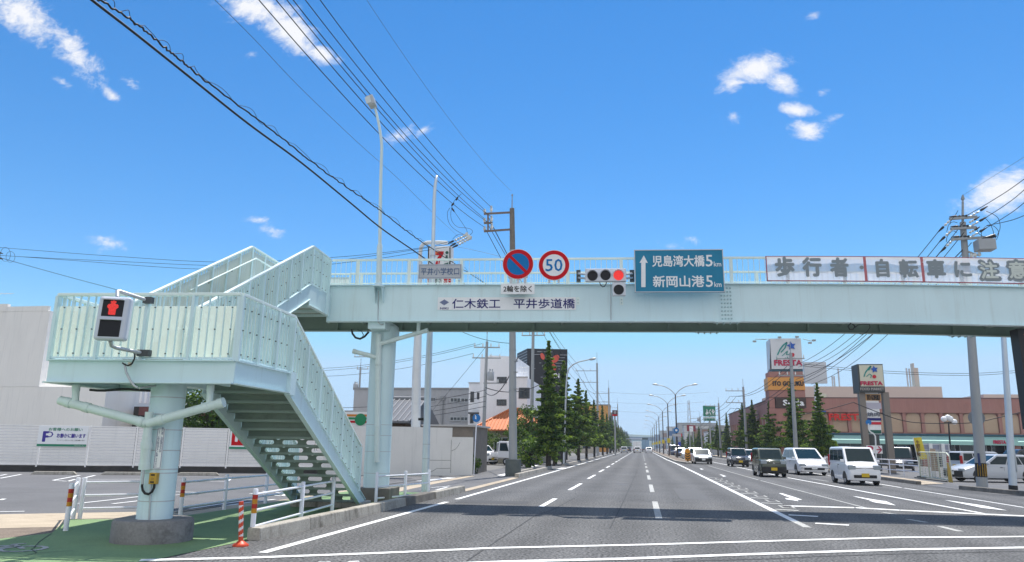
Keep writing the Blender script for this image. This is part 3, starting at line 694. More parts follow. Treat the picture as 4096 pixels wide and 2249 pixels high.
red_led = mat('lit red LED', (.6, .02, .02), .4, emit=(1.0, .06, .05), estr=.55)
red_dim = mat('red LED lens', (.35, .012, .015), .35, emit=(1.0, .03, .03), estr=.38)
QF = VF-.26
EX, EY, EN = UB, ZB, -VB
def board(b, x0, y0, x1, y1, v, t=.02, mi=0):
    a, c = atV(x0, y0, v), atV(x1, y1, v); ua, _, za = uvz(a); uc, _, zc_ = uvz(c)
    b.bbox((min(ua, uc), v-t/2, min(za, zc_)), (max(ua, uc), v+t/2, max(za, zc_)), mi)
    return B((ua+uc)/2, v-t/2, (za+zc_)/2), abs(ua-uc), abs(za-zc_)
def Tx(text, x0, y0, x1, y1, v, m, parent, bold=0.0, depth=.005):
    a, c = atV(x0, y0, v), atV(x1, y1, v); ua, _, za = uvz(a); uc, _, zc_ = uvz(c)
    return T(text, B((ua+uc)/2, v, (za+zc_)/2), EX, EY, abs(uc-ua), abs(za-zc_), m, parent, bold=bold, depth=depth)
# no-parking roundel
c = atV(2072, 1057, QF)
s = thing('no_parking_sign', 'round no-parking sign, blue with a red ring and one red diagonal bar', 'road sign', c)
R0 = .445
MB().disc(c+VB*.02, EN, R0, 48, t=.018).build('sign_plate', white_s, s)
def ring(r0, r1, m, z, nm):
    b = MB(); n = 48
    P = lambda r, i: c+EN*z+EX*(r*math.cos(2*math.pi*i/n))+EY*(r*math.sin(2*math.pi*i/n))
    for i in range(n): b.add([P(r0, i), P(r1, i), P(r1, i+1), P(r0, i+1)], [(0, 1, 2, 3)])
    return b.build(nm, m, s)
MB().disc(c-EN*.001, EN, .325, 48, t=.004).build('blue_field', blue_s, s); ring(.318, .43, red_s, .0055, 'red_ring')
d = (EX-EY).normalized(); MB().obox(c+EN*.005, d*.325, (EX+EY).normalized()*.042, EN*.002).build('diagonal_bar', red_s, s)
b = MB()
for k in (-.2, 0, .2): b.obox(c+EX*k-EY*.42+VB*.04, EX*.035, VB*.02, EY*.2)
b.obox(c-EY*.37+VB*.06, EX*.28, VB*.02, EY*.03); b.obox(c-EY*.42+VB*.16, EX*.03, VB*.1, EY*.03); b.build('bracket', grey_back, s)
# speed limit roundel
c = atV(2216, 1061, QF)
s = thing('speed_limit_sign', 'round white speed sign reading 50 in blue inside a red ring', 'road sign', c)
MB().disc(c+VB*.02, EN, R0, 48, t=.018).build('sign_plate', white_s, s); ring(.318, .43, red_s, .002, 'red_ring')
T('50', c+EN*.001, EX, EY, .47, .35, blue_s, s, bold=.012, spacing=1.02)
b = MB()
for k in (-.13, .13): b.obox(c+EX*k-EY*.36+VB*.04, EX*.03, VB*.02, EY*.15)
b.obox(c-EY*.4+VB*.14, EX*.03, VB*.09, EY*.03); b.build('bracket', grey_back, s)
# supplementary plate
b = MB(); c, w, h = board(b, 2004, 1135, 2138, 1177, QF, .025)
s = thing('supplementary_plate', 'white oblong plate with black writing under the no-parking sign', 'sign', c)
b.build('plate', white_s, s, bevel=.004); T('2輪を除く', c, EX, EY, w*.84, h*.6, black_s, s, bold=.014)
b = MB(); b.obox(c+VB*.13, EX*.3, VB*.105, EY*.03); b.build('bracket', grey_back, s)
# name strip on the web
b = MB(); c, w, h = board(b, 1752, 1190, 2304, 1240, VF-.02, .012)
s = thing('name_board', 'long white name strip with navy writing and a diamond emblem on the girder', 'sign', c)
b.build('strip', white_s, s)
Tx('仁木鉄工　平井歩道橋', 1810, 1196, 2299, 1234, VF-.026, navy, s, bold=.012)
b = MB(); lc = atV(1777, 1210, VF-.026)
for k in range(-4, 5):
    hh = .17*(1-abs(k)/4.8); b.obox(lc+EX*(k*.029), EX*.0105, EN*.004, EY*hh*.5 if k % 2 else EY*hh*.5)
b.build('emblem', mat('navy emblem', (.01, .05, .20), .5), s)
Tx('NIKI', 1761, 1230, 1793, 1238, VF-.026, navy, s, bold=.03)
# direction sign
qd = VF-.45; b = MB(); c, w, h = board(b, 2536, 1001, 2899, 1170, qd, .05)
s = thing('direction_sign', 'large blue road direction sign with a white up arrow and two place names', 'road sign', c)
b.build('panel', roadblue, s)
b = MB(); e = .022
for a0, a1, w2, h2 in ((0, h/2-e/2, w/2+.01, e/2), (0, -h/2+e/2, w/2+.01, e/2), (-w/2+e/2, 0, e/2, h/2), (w/2-e/2, 0, e/2, h/2)): b.obox(c+EX*a0+EY*a1+EN*.004, EX*w2, EN*.007, EY*h2)
b.build('rim', grey_back, s)
pv_ = lambda x, y: atV(x, y, qd-.027)
b = MB(); b.prism([pv_(2575, 1022), pv_(2591, 1052), pv_(2582, 1051), pv_(2582, 1149), pv_(2565, 1149), pv_(2565, 1051), pv_(2558, 1052)], EN*.004); b.build('arrow', white_s, s)
Tx('児島湾大橋', 2609, 1023, 2818, 1066, qd-.026, white_s, s, bold=.02); Tx('5', 2822, 1021, 2851, 1066, qd-.026, white_s, s, bold=.012); Tx('km', 2855, 1047, 2885, 1066, qd-.026, white_s, s, bold=.01)
Tx('新岡山港', 2612, 1104, 2817, 1148, qd-.026, white_s, s, bold=.02); Tx('5', 2823, 1103, 2852, 1148, qd-.026, white_s, s, bold=.012); Tx('km', 2857, 1128, 2886, 1148, qd-.026, white_s, s, bold=.01)
b = MB()
for k in (-1.0, 1.0): b.obox(c+EX*k+VB*.24-EY*.1, EX*.03, VB*.21, EY*.03)
b.build('bracket', grey_back, s)
# school place-name sign
qs = VF-.1; b = MB(); c, w, h = board(b, 1676, 1058, 1845, 1115, qs, .02)
s = thing('place_name_sign', 'faded grey place name plate hung on the bridge railing', 'sign', c)
b.build('plate', grey_s, s)
b = MB()
for a0, a1, w2, h2 in ((0, h/2-.025, w/2-.02, .004), (0, -h/2+.025, w/2-.02, .004), (-w/2+.025, 0, .004, h/2-.02), (w/2-.025, 0, .004, h/2-.02)): b.obox(c+EX*a0+EY*a1+EN*.002, EX*w2, EN*.002, EY*h2)
b.build('border_line', faded_blue, s)
Tx('平井小学校口', 1684, 1072, 1836, 1100, qs-.012, faded_blue, s, bold=.004)
# banner
qb = VF-.09; PB = [atV(x, y, qb) for x, y in ((3061, 1030), (3500, 1033), (4094, 1043), (4300, 1047))]; u0 = uvz(PB[0])[0]; u1 = uvz(PB[3])[0]
s = thing('banner', 'translucent white banner with a red hem and large dark characters tied to the bridge railing', 'banner', PB[0])
def banner_mat():
    m = bpy.data.materials.new('translucent banner mesh'); m.use_nodes = True; nt = m.node_tree; N = nt.nodes.new; L = nt.links.new
    p = nt.nodes['Principled BSDF']; p.inputs['Base Color'].default_value = (.80, .77, .82, 1); p.inputs['Roughness'].default_value = .8
    t = N('ShaderNodeBsdfTranslucent'); t.inputs[0].default_value = (.82, .78, .82, 1); tr = N('ShaderNodeBsdfTransparent')
    a = N('ShaderNodeMixShader'); a.inputs[0].default_value = .5; L(p.outputs[0], a.inputs[1]); L(t.outputs[0], a.inputs[2])
    c_ = N('ShaderNodeMixShader'); c_.inputs[0].default_value = .22; L(a.outputs[0], c_.inputs[1]); L(tr.outputs[0], c_.inputs[2]); L(c_.outputs[0], nt.nodes['Material Output'].inputs[0]); return m
b = MB(); nx, nz = 90, 5; vs = []; fs = []
ztop = lambda u: ZR-.02+zc(u)*1.0; zbot = lambda u: ZT+.06+zc(u)
for i in range(nx+1):
    u = u0+(u1-u0)*i/nx
    for j in range(nz+1):
        t = j/nz; sag = .012*math.sin(u*9)*math.sin(math.pi*t)+.02*noise.noise(V((u*1.2, t*2, 0)))
        vs.append(B(u, qb+sag, zbot(u)+(ztop(u)-zbot(u))*t+.008*math.sin(u*3.8)*(1 if j == nz else 0)))
for i in range(nx):
    for j in range(nz): a = i*(nz+1)+j; fs.append((a, a+nz+1, a+nz+2, a+1))
b.add(vs, fs, 0, True); b.build('cloth', banner_mat(), s)
hem = mat('faded red hem', (.36, .10, .12), .8)
b = MB(); gbar(b, u0, u1, qb-.014, qb-.008, ZT+.085, ZT+.055); gbar(b, u0, u1, qb-.013, qb-.008, ZR-.03, ZR-.012); b.bbox((u0, qb-.014, ZT+.06), (u0+.03, qb-.008, ZR-.02)); b.build('hem', hem, s)
seam = mat('red banner seam', (.50, .16, .17), .8)
for x in (3461, 3690):
    b = MB(); u = uvz(atV(x, 1080, qb))[0]; b.bbox((u-.035, qb-.016, ZT+.08+zc(u)), (u+.035, qb-.010, ZR-.03+zc(u))); b.build('seam', seam, s)
bch = mat('grey banner characters', (.25, .285, .30), .8)
for ch, x0, x1, y0, y1 in (('歩', 3101, 3177, 1031, 1104), ('行', 3210, 3286, 1032, 1104), ('者', 3320, 3394, 1034, 1105), ('・', 3437, 3456, 1062, 1078), ('自', 3503, 3556, 1039, 1107), ('転', 3596, 3673, 1041, 1108), ('車', 3705, 3782, 1041, 1110), ('に', 3816, 3886, 1048, 1107)):
    Tx(ch, x0, y0, x1, y1, qb-.035, bch, s, bold=.045 if ch != '・' else .0, depth=.006)
wch = mat('pale outlined characters', (.62, .66, .60), .8)
for ch, x0, x1 in (('注', 3912, 4000), ('意', 4026, 4112)):
    Tx(ch, x0, 1043, x1, 1120, qb-.033, bch, s, bold=.085, depth=.004); Tx(ch, x0+7, 1049, x1-7, 1113, qb-.039, wch, s, bold=.03, depth=.006)
# horizontal traffic signal
qt = VF-.55
b = MB(); c, w, h = board(b, 2341, 1077, 2505, 1128, qt, .16)
s = thing('traffic_light', 'horizontal three-lens traffic light showing red on the bridge girder', 'traffic light', c)
hb_ = b.build('housing', housing, s, bevel=.02)
def led_disc(cc, r, parent):
    b = MB(); b.disc(cc, EN, r, 32, t=.006); lens = b.build('lens', red_dim, parent)
    b = MB()
    for k, (rr, n_) in enumerate(((0, 1), (.2, 6), (.4, 12), (.6, 18), (.8, 24), (.94, 28))):
        for i in range(n_):
            A = 2*math.pi*i/n_+k*.2; q = cc+EX*(rr*r*math.cos(A))+EY*(rr*r*math.sin(A))+EN*.006; b.obox(q, EX*.0095, EN*.004, EY*.0095)
    b.build('led_cluster', red_led, lens)
for x, y, lit in ((2370, 1104, 0), (2422, 1102, 0), (2474, 1102, 1)):
    cc = atV(x, y, qt-.082); cc = cc
    if lit: led_disc(cc, .135, s)
    else: MB().disc(cc, EN, .138, 32, t=.008).build('lens', dark_lens, s)
    hd = MB(); n_ = 20; vs = []
    for i in range(n_+1):
        A = math.pi*(-.05+1.1*i/n_); vs += [cc+EX*(.15*math.cos(A))+EY*(.15*math.sin(A)), cc+EX*(.15*math.cos(A))+EY*(.15*math.sin(A))+EN*(.05+.04*math.sin(A))]
    hd.add(vs, [(2*i, 2*i+1, 2*i+3, 2*i+2) for i in range(n_)], 0, True); hd.build('visor', housing, s)
b = MB()
for x in (2314, 2528):
    p = atV(x, 1105, VF-.1); b.obox(p, EX*.06, VB*.05, EY*.17, 1)
    for dz in (-.06, .06): b.tube([p+EY*dz-VB*.05, atV(x+(30 if x < 2400 else -24), 1105, qt)+EY*dz+VB*.02], .03, 8)
b.split('bracket', [grey_back, mat('dark bracket', (.07, .075, .08), .5)], s)
b = MB(); b.tube([atV(x, y, qt) for x, y in ((2398, 1128), (2402, 1140), (2410, 1148), (2418, 1146), (2424, 1136), (2426, 1129))], .012, 6); b.build('cable', black_rubber, s)
b = MB(); c, w, h = board(b, 2449, 1132, 2503, 1185, qt, .14)
s = thing('arrow_signal', 'single dark arrow signal box hung under the lit red lens', 'traffic light', c)
b.build('housing', housing, s, bevel=.02)
MB().disc(atV(2475, 1159, qt-.072), EN, .14, 32, t=.008).build('lens', dark_lens, s)
MB().obox(atV(2472, 1130, qt), EX*.11, VB*.03, EY*.03).build('hanger', grey_back, s)
# pedestrian signal on the landing
qp = 10.75; ang = R(16)
px_ = (UB*math.cos(ang)+VB*math.sin(ang)); pn = px_.cross(ZB)
tl, br = atV(409, 1190, qp), atV(503, 1364, qp); c = (tl+br)/2; W2 = (br-tl).dot(UB)/2*.96; H2 = (tl.z-br.z)/2
lean = (px_*.03+ZB).normalized(); px_ = (px_+ZB*.085*1).normalized() if False else px_
s = thing('pedestrian_signal', 'white two-lens pedestrian signal showing a red standing figure in front of the stair landing', 'pedestrian signal', c)
b = MB(); b.obox(c, px_*W2, pn*.09, lean*H2); b.build('housing', mat('white signal housing', (.58, .61, .68), .4), s, bevel=.05, segs=4)
for k, lit in ((1, 1), (-1, 0)):
    q = c+lean*(H2*.46*k)+pn*.09+px_*(-.012)
    b = MB(); b.obox(q, px_*(W2*.66), pn*.006, lean*(H2*.385)); g_ = b.build('lens', dark_lens, s, bevel=.012)
    b = MB()
    for sx, sy, hw, hh in ((0, 1.04, 1, .02),): b.obox(q+lean*(H2*.38)+pn*.03, px_*(W2*.66), pn*.035, lean*.006)
    b.build('visor', mat('white signal housing', (.58, .61, .68), .4), s)
    if lit:
        b = MB(); rows = {6: 1, 5: 2, 4: 2, 3: 1}
        fig = [(.0, .86, .06), (0, .76, .09), (0, .66, .06)]
        for iy in range(24):
            t = 1-iy/11.5
            if t > .62: hw = .17*math.sqrt(max(0, 1-((t-.78)/.2)**2))
            elif t > .5: hw = .14
            elif t > -.1: hw = .34-.04*abs(t-.2)
            elif t > -.92: hw = .22
            else: hw = 0
            for ix in range(-4, 5):
                xx = ix*.085+(.04 if iy % 2 else 0)
                if abs(xx) <= hw+.005: b.obox(q+px_*(xx*W2*.95)+lean*(t*H2*.33)+pn*.008, px_*.0055, pn*.003, lean*.0055)
        b.build('red_figure', red_led, g_)
b = MB()
e1, e2 = atV(470, 1163, qp+.1), atV(589, 1202, lv0-.1); b.tube([c+lean*H2, e1-ZB*.01, e1+(e2-e1)*.06, e2], [.03]*4, 10)
f1, f2 = atV(445, 1388, qp+.1), atV(572, 1413, lv0-.1); b.tube([c-lean*H2, f1+ZB*.02, f1+(f2-f1)*.15, f2], [.03]*4, 10); b.split('arm', steel, s)
for q, hx in ((e2, .07), (f2, .1)): MB().obox(q+UB*.02, UB*hx, VB*.05, ZB*.05).build('clamp', mat('dark bracket', (.07, .075, .08), .5), s)
b = MB(); b.tube([atV(x, y, lv0-.14) for x, y in ((540, 1415), (538, 1435), (528, 1455), (512, 1463), (498, 1458), (490, 1452))], .013, 6); b.build('cable', black_rubber, s)
# push-button box, instruction plate on the pier
c = B(cu_, cv_, 0)
p = atV(616, 1914, cv_-.30)
s = thing('push_button_box', 'yellow push-button box for the crossing on the front pier', 'button box', p)
b = MB(); hx = .062; b.obox(p, UB*hx, VB*.045, ZB*.088); b.build('box', mat('yellow button box', (.52, .30, .035), .45, var=.1, vscale=8), s, bevel=.008)
b = MB(); b.obox(p-VB*.046+ZB*.055, UB*.032, VB*.003, ZB*.012); b.obox(p-VB*.046-ZB*.055, UB*.032, VB*.003, ZB*.012); b.split('window', black_s, s)
b = MB(); b.disc(p-VB*.044-ZB*.005, EN, .022, 20, t=.008); b.build('button', mat('yellow button', (.42, .25, .04), .4), s)
b = MB(); b.tube([atV(x, y, cv_-.33) for x, y in ((618, 1935), (616, 1952), (608, 1968), (594, 1977), (580, 1974), (571, 1962), (568, 1945), (570, 1932))], .02, 8); b.build('cable', black_rubber, s)
b = MB(); b.tube([atV(603, 1936, cv_-.29), atV(600, 2010, cv_-.29), atV(596, 2083, cv_-.28)], .013, 6); b.build('conduit', steel, s)
tl, br = atV(613, 1713, cv_-.30), atV(662, 1876, cv_-.30); c0 = (atV(645, 1713, cv_-.30)+atV(629, 1876, cv_-.30))/2
s = thing('instruction_plate', 'narrow upright white plate with blue writing strapped to the front pier', 'sign', c0)
hh = (atV(640, 1713, cv_-.3).z-atV(640, 1876, cv_-.3).z)/2; hw = .062
MB().obox(c0, UB*hw, VB*.006, ZB*hh).build('plate', white_s, s)
b = MB()
for a0, a1, w2, h2 in ((0, hh-.012, hw-.006, .003), (0, -hh+.012, hw-.006, .003), (-hw+.008, 0, .003, hh-.01), (hw-.008, 0, .003, hh-.01)): b.obox(c0+UB*a0+ZB*a1-VB*.007, UB*w2, VB*.001, ZB*h2)
b.build('border_line', navy, s)
dkb = mat('dark blue lettering', (.02, .05, .16), .5)
T('\n'.join('歩行者、自転車の方は'), c0+UB*.026-VB*.0065+ZB*.14, EX, EY, .036, hh*1.25, dkb, s, depth=.002)
T('\n'.join('23-6時の間はボタンを押して下さい'), c0-UB*.026-VB*.0065, EX, EY, .036, hh*1.84, dkb, s, depth=.002)
# street lamp carried by the girder
ql = VF-.2
def lampline(px): return [atV(x, y, ql) for x, y in px]
p0_ = atV(1514, 1147, ql)
s = thing('street_lamp', 'tall curved white street lamp standing on a bracket of the bridge girder', 'street lamp', p0_)
b = MB(); L0 = lampline(((1516, 1140), (1517, 1100), (1518, 1000), (1519, 985), (1520, 975))); b.tube(L0, [.085, .082, .08, .078, .055], 20); b.build('pole_base', pipe_paint, s)
b = MB(); L1 = lampline(((1519.5, 978), (1521, 850), (1523, 718), (1525.5, 640), (1527, 589), (1525, 560), (1521, 530), (1515, 495), (1508, 462), (1501, 435), (1496, 421)))
b.tube(L1, [.052, .05, .048, .046, .044, .043, .042, .04, .038, .036, .034], 14); b.build('pole', pipe_paint, s)
b = MB(); b.cyl((p0_.x, p0_.y), .17, p0_.z-.012, p0_.z+.02, 24); b.tube([p0_+ZB*.0, p0_+ZB*.10], [.15, .09], 20)
for k in (-.11, .11):
    q = p0_+UB*k; b.prism([q-VB*.12, q+VB*.19, q+VB*.19-ZB*.45, q+VB*.13-ZB*.45], UB*.012)
b.build('bracket', bpaint, s)
hc = atV(1486, 408, ql-.1); hd = (L1[-1]-L1[-3]).normalized(); e1 = hd; e2 = VB; e2 = (e2-e1*e2.dot(e1)).normalized(); e3 = e1.cross(e2)
b = MB(); b.obox(hc, e1*.16, e2*.16, e3*.11); b.build('lamp_head', mat('grey lamp head', (.45, .46, .46), .4, metal=.3), s, bevel=.03, segs=3)
b = MB(); b.obox(hc-e2*.02+e3*(-.06 if e3.z > 0 else .06)-VB*.15, e1*.11, e2*.02, e3*.08); b.build('lamp_glass', mat('lamp glass', (.62, .66, .66), .15, spec=.8), s, bevel=.01)
# ---------------------------------------------------------------- left side: fences, walls and buildings
white_wall = mat('white rendered wall', (.82, .82, .83), .85, streak=(.60, .60, .59), streak_amt=.25, var=.05, vscale=.6, dirt=(.52, .52, .53), dirt_amt=.4, dscale=.5, stretch=(1, 1, .35))
grey_wall = mat('grey rendered wall', (.82, .79, .74), .88, streak=(.50, .49, .47), streak_amt=.35, var=.06, vscale=.5, dirt=(.70, .68, .64), dirt_amt=.5, dscale=.4, stretch=(1, 1, .4))
fence_white = mat('white louvre fence', (.90, .88, .86), .5, var=.04, vscale=2, streak=(.66, .66, .66), streak_amt=.35)
glass = mat('dark window glass', (.02, .028, .035), .08, spec=.7)
frame_m = mat('aluminium window frame', (.42, .43, .44), .4, metal=.3)
pole_con = mat('concrete pole', (.34, .35, .35), .8, var=.12, vscale=2, dirt=(.24, .24, .24), dirt_amt=.5, dscale=1.5, stretch=(1, 1, .2))
pole_brown = mat('rusty pole top', (.20, .170, .145), .8, var=.25, vscale=4)
pole_white = mat('white painted pole', (.70, .71, .70), .45, var=.05, vscale=2, dirt=(.5, .49, .46), dirt_amt=.4, dscale=1.5)
def wbox(name, lo, hi, m, parent, bevel=0.0): return MB().box(lo, hi).build(name, m, parent, bevel=bevel)
def window(parent, c, ex, ez, w, h, n=2, nm='window', frame=frame_m):
    """pane set in a frame on a wall; c on the wall face, ex along, normal = ex x ez points out"""
    c = V(c); nrm = ex.cross(ez)
    f = MB(); t = .045
    for s_ in (-1, 1): f.obox(c+ex*(s_*(w/2)), ex*t, nrm*.05, ez*(h/2+t)); f.obox(c+ez*(s_*(h/2)), ex*(w/2-t), nrm*.05, ez*t)
    for k in range(1, n): f.obox(c+ex*(-w/2+w*k/n), ex*(t*.6), nrm*.04, ez*(h/2-t))
    fr = f.build(nm, frame, parent)
    MB().obox(c+nrm*.006, ex*(w/2-t+.002), nrm*.01, ez*(h/2-t+.002)).build('pane', glass, fr); return fr
X_, Y_, Z_ = V((1, 0, 0)), V((0, 1, 0)), V((0, 0, 1))
# white louvre fence on its kerb wall
FP = V((-30.49, 31.89, 0)); FD = V((.935, .354, 0)).normalized(); FN = V((FD.y, -FD.x, 0))
def onfence(px, py, off=0.0):
    r = ray(px, py); k = (FP+FN*off-CAM).dot(FN)/r.dot(FN); return CAM+r*k
t0 = (onfence(155, 1800)-FP).dot(FD); sp = (onfence(350, 1800)-FP).dot(FD)-t0
fence = thing('louvre_fence', 'long white horizontal louvre fence along the parking lot', 'fence', FP)
b = MB(); b.obox(FP+FD*4-FN*.1+Z_*.13, FD*13.5, FN*.13, Z_*.15); b.build('kerb_wall', mat('blackened kerb wall', (.055, .052, .05), .95, var=.3, vscale=2), fence)
for k in range(-5, 8):
    a = FP+FD*(t0+k*sp); w = sp-.08
    MB().obox(a+Z_*1.22, FD*.035, FN*.045, Z_*1.0).build('post', fence_white, fence)
    if k == 7: break
    b = MB(); n_ = 13
    for i in range(n_):
        z = .36+i*1.80/n_; q = a+FD*.06; e = FD*(w-.04)
        b.add([q+Z_*z-FN*.0, q+e+Z_*z-FN*.0, q+e+Z_*(z+.118)+FN*.022, q+Z_*(z+.118)+FN*.022], [(0, 1, 2, 3)])
        b.add([q+Z_*(z+.118)+FN*.022, q+e+Z_*(z+.118)+FN*.022, q+e+Z_*(z+1.80/n_)-FN*.0, q+Z_*(z+1.80/n_)-FN*.0], [(0, 1, 2, 3)], 1)
    b.obox(a+FD*(sp/2)+Z_*2.18, FD*(w/2), FN*.03, Z_*.025); b.obox(a+FD*(sp/2)+Z_*.33, FD*(w/2), FN*.03, Z_*.025)
    b.build('louvre_panel', [fence_white, mat('louvre gap', (.50, .49, .50), .6)], fence)
def fence_sign(x0, y0, x1, y1, label):
    a, c = onfence(x0, y0, .09), onfence(x1, y1, .09); ctr = (a+c)/2; w = (c-a).dot(FD); h = a.z-c.z
    s = thing('notice_board', label, 'sign', ctr)
    MB().obox(ctr-FN*.0, FD*(w/2), FN*.012, Z_*(h/2)).build('board', mat('glossy white board', (.82, .83, .84), .35), s)
    g_ = mat('green print', (.02, .22, .12), .5)
    MB().obox(ctr-Z_*(h*.43)+FN*.014, FD*(w/2-.01), FN*.002, Z_*(h*.055)).build('green_band', g_, s)
    return s, ctr+FN*.013, w, h, g_
purple = mat('violet print', (.045, .03, .28), .5)
s, c, w, h, g_ = fence_sign(158, 1702, 345, 1789, 'white notice board with a violet letter P on the louvre fence')
T('お客様へのお願い', c+Z_*(h*.33)+FD*(w*.04), FD, Z_, w*.68, h*.15, g_, s, bold=.02)
T('P', c-FD*(w*.30)-Z_*.02, FD, Z_, w*.19, h*.46, purple, s, bold=.045); MB().disc(c-FD*(w*.265)+Z_*(h*.08)+FN*.006, FN, h*.09, 20, t=.003).build('emblem', white_s, s)
T('お静かに願います', c+FD*(w*.17)+Z_*(h*.03), FD, Z_, w*.58, h*.2, purple, s, bold=.03)
T('アイドリングストップにご協力願います', c+FD*(w*.17)-Z_*(h*.19), FD, Z_, w*.56, h*.07, black_s, s)
T('セブンイレブン', c+FD*(w*.36)-Z_*(h*.43)+FN*.004, FD, Z_, w*.2, h*.06, white_s, s)
s, c, w, h, g_ = fence_sign(923, 1715, 1105, 1800, 'white notice board with a red square letter P on the louvre fence')
b = MB(); b.obox(c-FD*(w*.29)+Z_*(h*.05), FD*(w*.17), FN*.003, Z_*(h*.36)); b.build('red_square', red_s, s)
T('P', c-FD*(w*.29)+Z_*(h*.10)+FN*.004, FD, Z_, w*.18, h*.42, white_s, s, bold=.045); T('お願い', c+FD*(w*.22)-Z_*(h*.12), FD, Z_, w*.5, h*.3, black_s, s, bold=.02)
T('アイドリングストップ', c+FD*(w*.2)+Z_*(h*.2), FD, Z_, w*.5, h*.14, red_s, s)
# wheel stops
proto = None
for i, (x, y, lab) in enumerate(((-30.0, 28.3, 'concrete wheel stop at the far left edge of the parking lot'), (-26.06, 30.2, 'concrete wheel stop under the violet P notice board'), (-23.3, 31.15, 'concrete wheel stop behind the front pier'), (-20.3, 32.3, 'concrete wheel stop below the lower stair flight'))):
    if proto is None:
        b = MB(); b.prism([(-.95, -.1, 0), (.95, -.1, 0), (.80, -.07, .13), (-.80, -.07, .13)], (0, .2, 0))
        proto = b.build('wheel_stop', concrete, None, bevel=.015); o = proto
    else: o = proto.copy(); COL.objects.link(o)
    o.location = (x, y, 0); o.rotation_euler = (0, 0, math.atan2(FD.y, FD.x)); tag(o, lab, 'wheel stop', 'wheel stops in the parking lot')
# white/grey building behind the fence
by = 40.0; s_ = by/30
s = thing('white_building', 'plain white two-level rendered building behind the louvre fence', 'building', (-34, by, 0))
b = MB(); b.box((-60, by, 0), (-31.77, by+9, 4.66)); b.build('lower_block', grey_wall, s)
b = MB(); b.box((-60, by-.02, 4.663), (-36.45, by+12, 9.4)); b.build('upper_block', grey_wall, s)
b = MB(); b.box((-60, by-.05, 9.4), (-39.6, by+.2, 9.9)); b.box((-39.9, by-.04, 9.4), (-36.6, by+.15, 9.72)); b.build('parapet', grey_wall, s)
b = MB(); p = V((-41.6, by+1, 9.9)); b.tube([p, p+Z_*1.0], .03, 6)
for k in range(5): b.tube([p+V((-.9+.4*k, 0, .95)), p+V((-.9+.4*k, .4, .95))], .012, 5)
b.tube([p+V((-1.1, .2, .95)), p+V((1.1, .2, .95))], .015, 5); b.build('antenna', steel, s)
b = MB()
s = thing('shed', 'dark shed with a faded red-brown fascia behind the louvre fence', 'shed', (-29, 41.5, 0))
wbox('wall', (-31.4, 42.2, 0), (-22.0, 46, 3.6), mat('dark shed wall', (.05, .048, .045), .9), s)  # plain near-black wall colour
wbox('fascia', (-30.6, 41.6, 3.05), (-25.0, 42.15, 3.55), mat('red-brown fascia', (.16, .06, .055), .7, var=.2, vscale=2), s)
b = MB()
for k in range(4): b.box((-30.9+k*.35, 41.9, 3.8), (-30.75+k*.35, 42.1, 5.0))
b.build('slats', white_wall, s)
# convenience store behind the stair
s = thing('convenience_store', 'low white shop with a striped fascia seen behind the stair', 'shop', (-20, 48, 0))
wbox('wall', (-27, 48.2, 0), (-18.0, 60, 2.6), white_wall, s); wbox('fascia', (-27.2, 47.7, 2.6), (-17.9, 60.2, 3.6), white_s, s)
for z, m_ in ((3.3, mat('orange stripe', (.65, .22, .02), .5)), (3.1, mat('green stripe', (.01, .25, .10), .5)), (2.88, red_s)): wbox('stripe', (-27.2, 47.68, z), (-17.9, 47.698, z+.14), m_, s)
for k in range(4): window(s, (-25.6+k*2.1, 48.2, 1.3), X_, Z_, 1.9, 2.2, 1)
MB().disc((-18.5, 47.67, 3.1), (0, -1, 0), .4, 24, t=.02).build('logo_disc', mat('green stripe', (.01, .25, .10), .5), s)
# boundary wall by the sign pole
W0 = V((-8.69, 38.63, 0)); WD = (V((-12.42, 36.83, 0))-W0).normalized(); WN = V((WD.y, -WD.x, 0)); WN = WN if WN.y < 0 else -WN
def onwall(px, py, off=0.0):
    r = ray(px, py); k = (W0+WN*off-CAM).dot(WN)/r.dot(WN); return CAM+r*k
s = thing('boundary_wall', 'cracked pale grey boundary wall beside the driveway', 'wall', W0)
tA = (onwall(1806, 1850)-W0).dot(WD); tB = 7.6
wallm = mat('grey painted wall', (.70, .685, .655), .85, streak=(.47, .47, .45), streak_amt=.35, var=.05, vscale=1, dirt=(.54, .54, .52), dirt_amt=.5, dscale=.8)
b = MB(); b.obox(W0+WD*(tA/2)+Z_*(.97)-WN*.08, WD*(tA/2), WN*.08, Z_*.98); b.build('low_section', wallm, s)
b = MB(); b.obox(W0+WD*((tA+tB)/2)+Z_*1.2-WN*.08, WD*((tB-tA)/2-.004), WN*.085, Z_*1.22); b.build('tall_section', wallm, s)
b = MB()
for px in ([(1806, 1760), (1804, 1800), (1803, 1850), (1802, 1893)], [(1840, 1770), (1832, 1785), (1822, 1797), (1806, 1804)], [(1690, 1841), (1720, 1841), (1780, 1842), (1803, 1842)], [(1715, 1890), (1732, 1884), (1748, 1874), (1800, 1874)]):
    b.tube([onwall(x, y, .004) for x, y in px], .009, 5)
b.build('crack', mat('dark crack', (.09, .09, .085), .9), s)
s = thing('low_shed', 'low timber clad lean-to with a grey roof behind the boundary wall', 'shed', (-10.2, 40.5, 0))
wbox('wall', (-12.0, 41, 0), (-9.25, 45, 2.55), mat('grey brown timber', (.20, .17, .14), .85, var=.15, vscale=3), s); wbox('roof', (-12.2, 40.8, 2.55), (-9.1, 45.2, 2.65), mat('pale roof edge', (.45, .44, .42), .7), s)
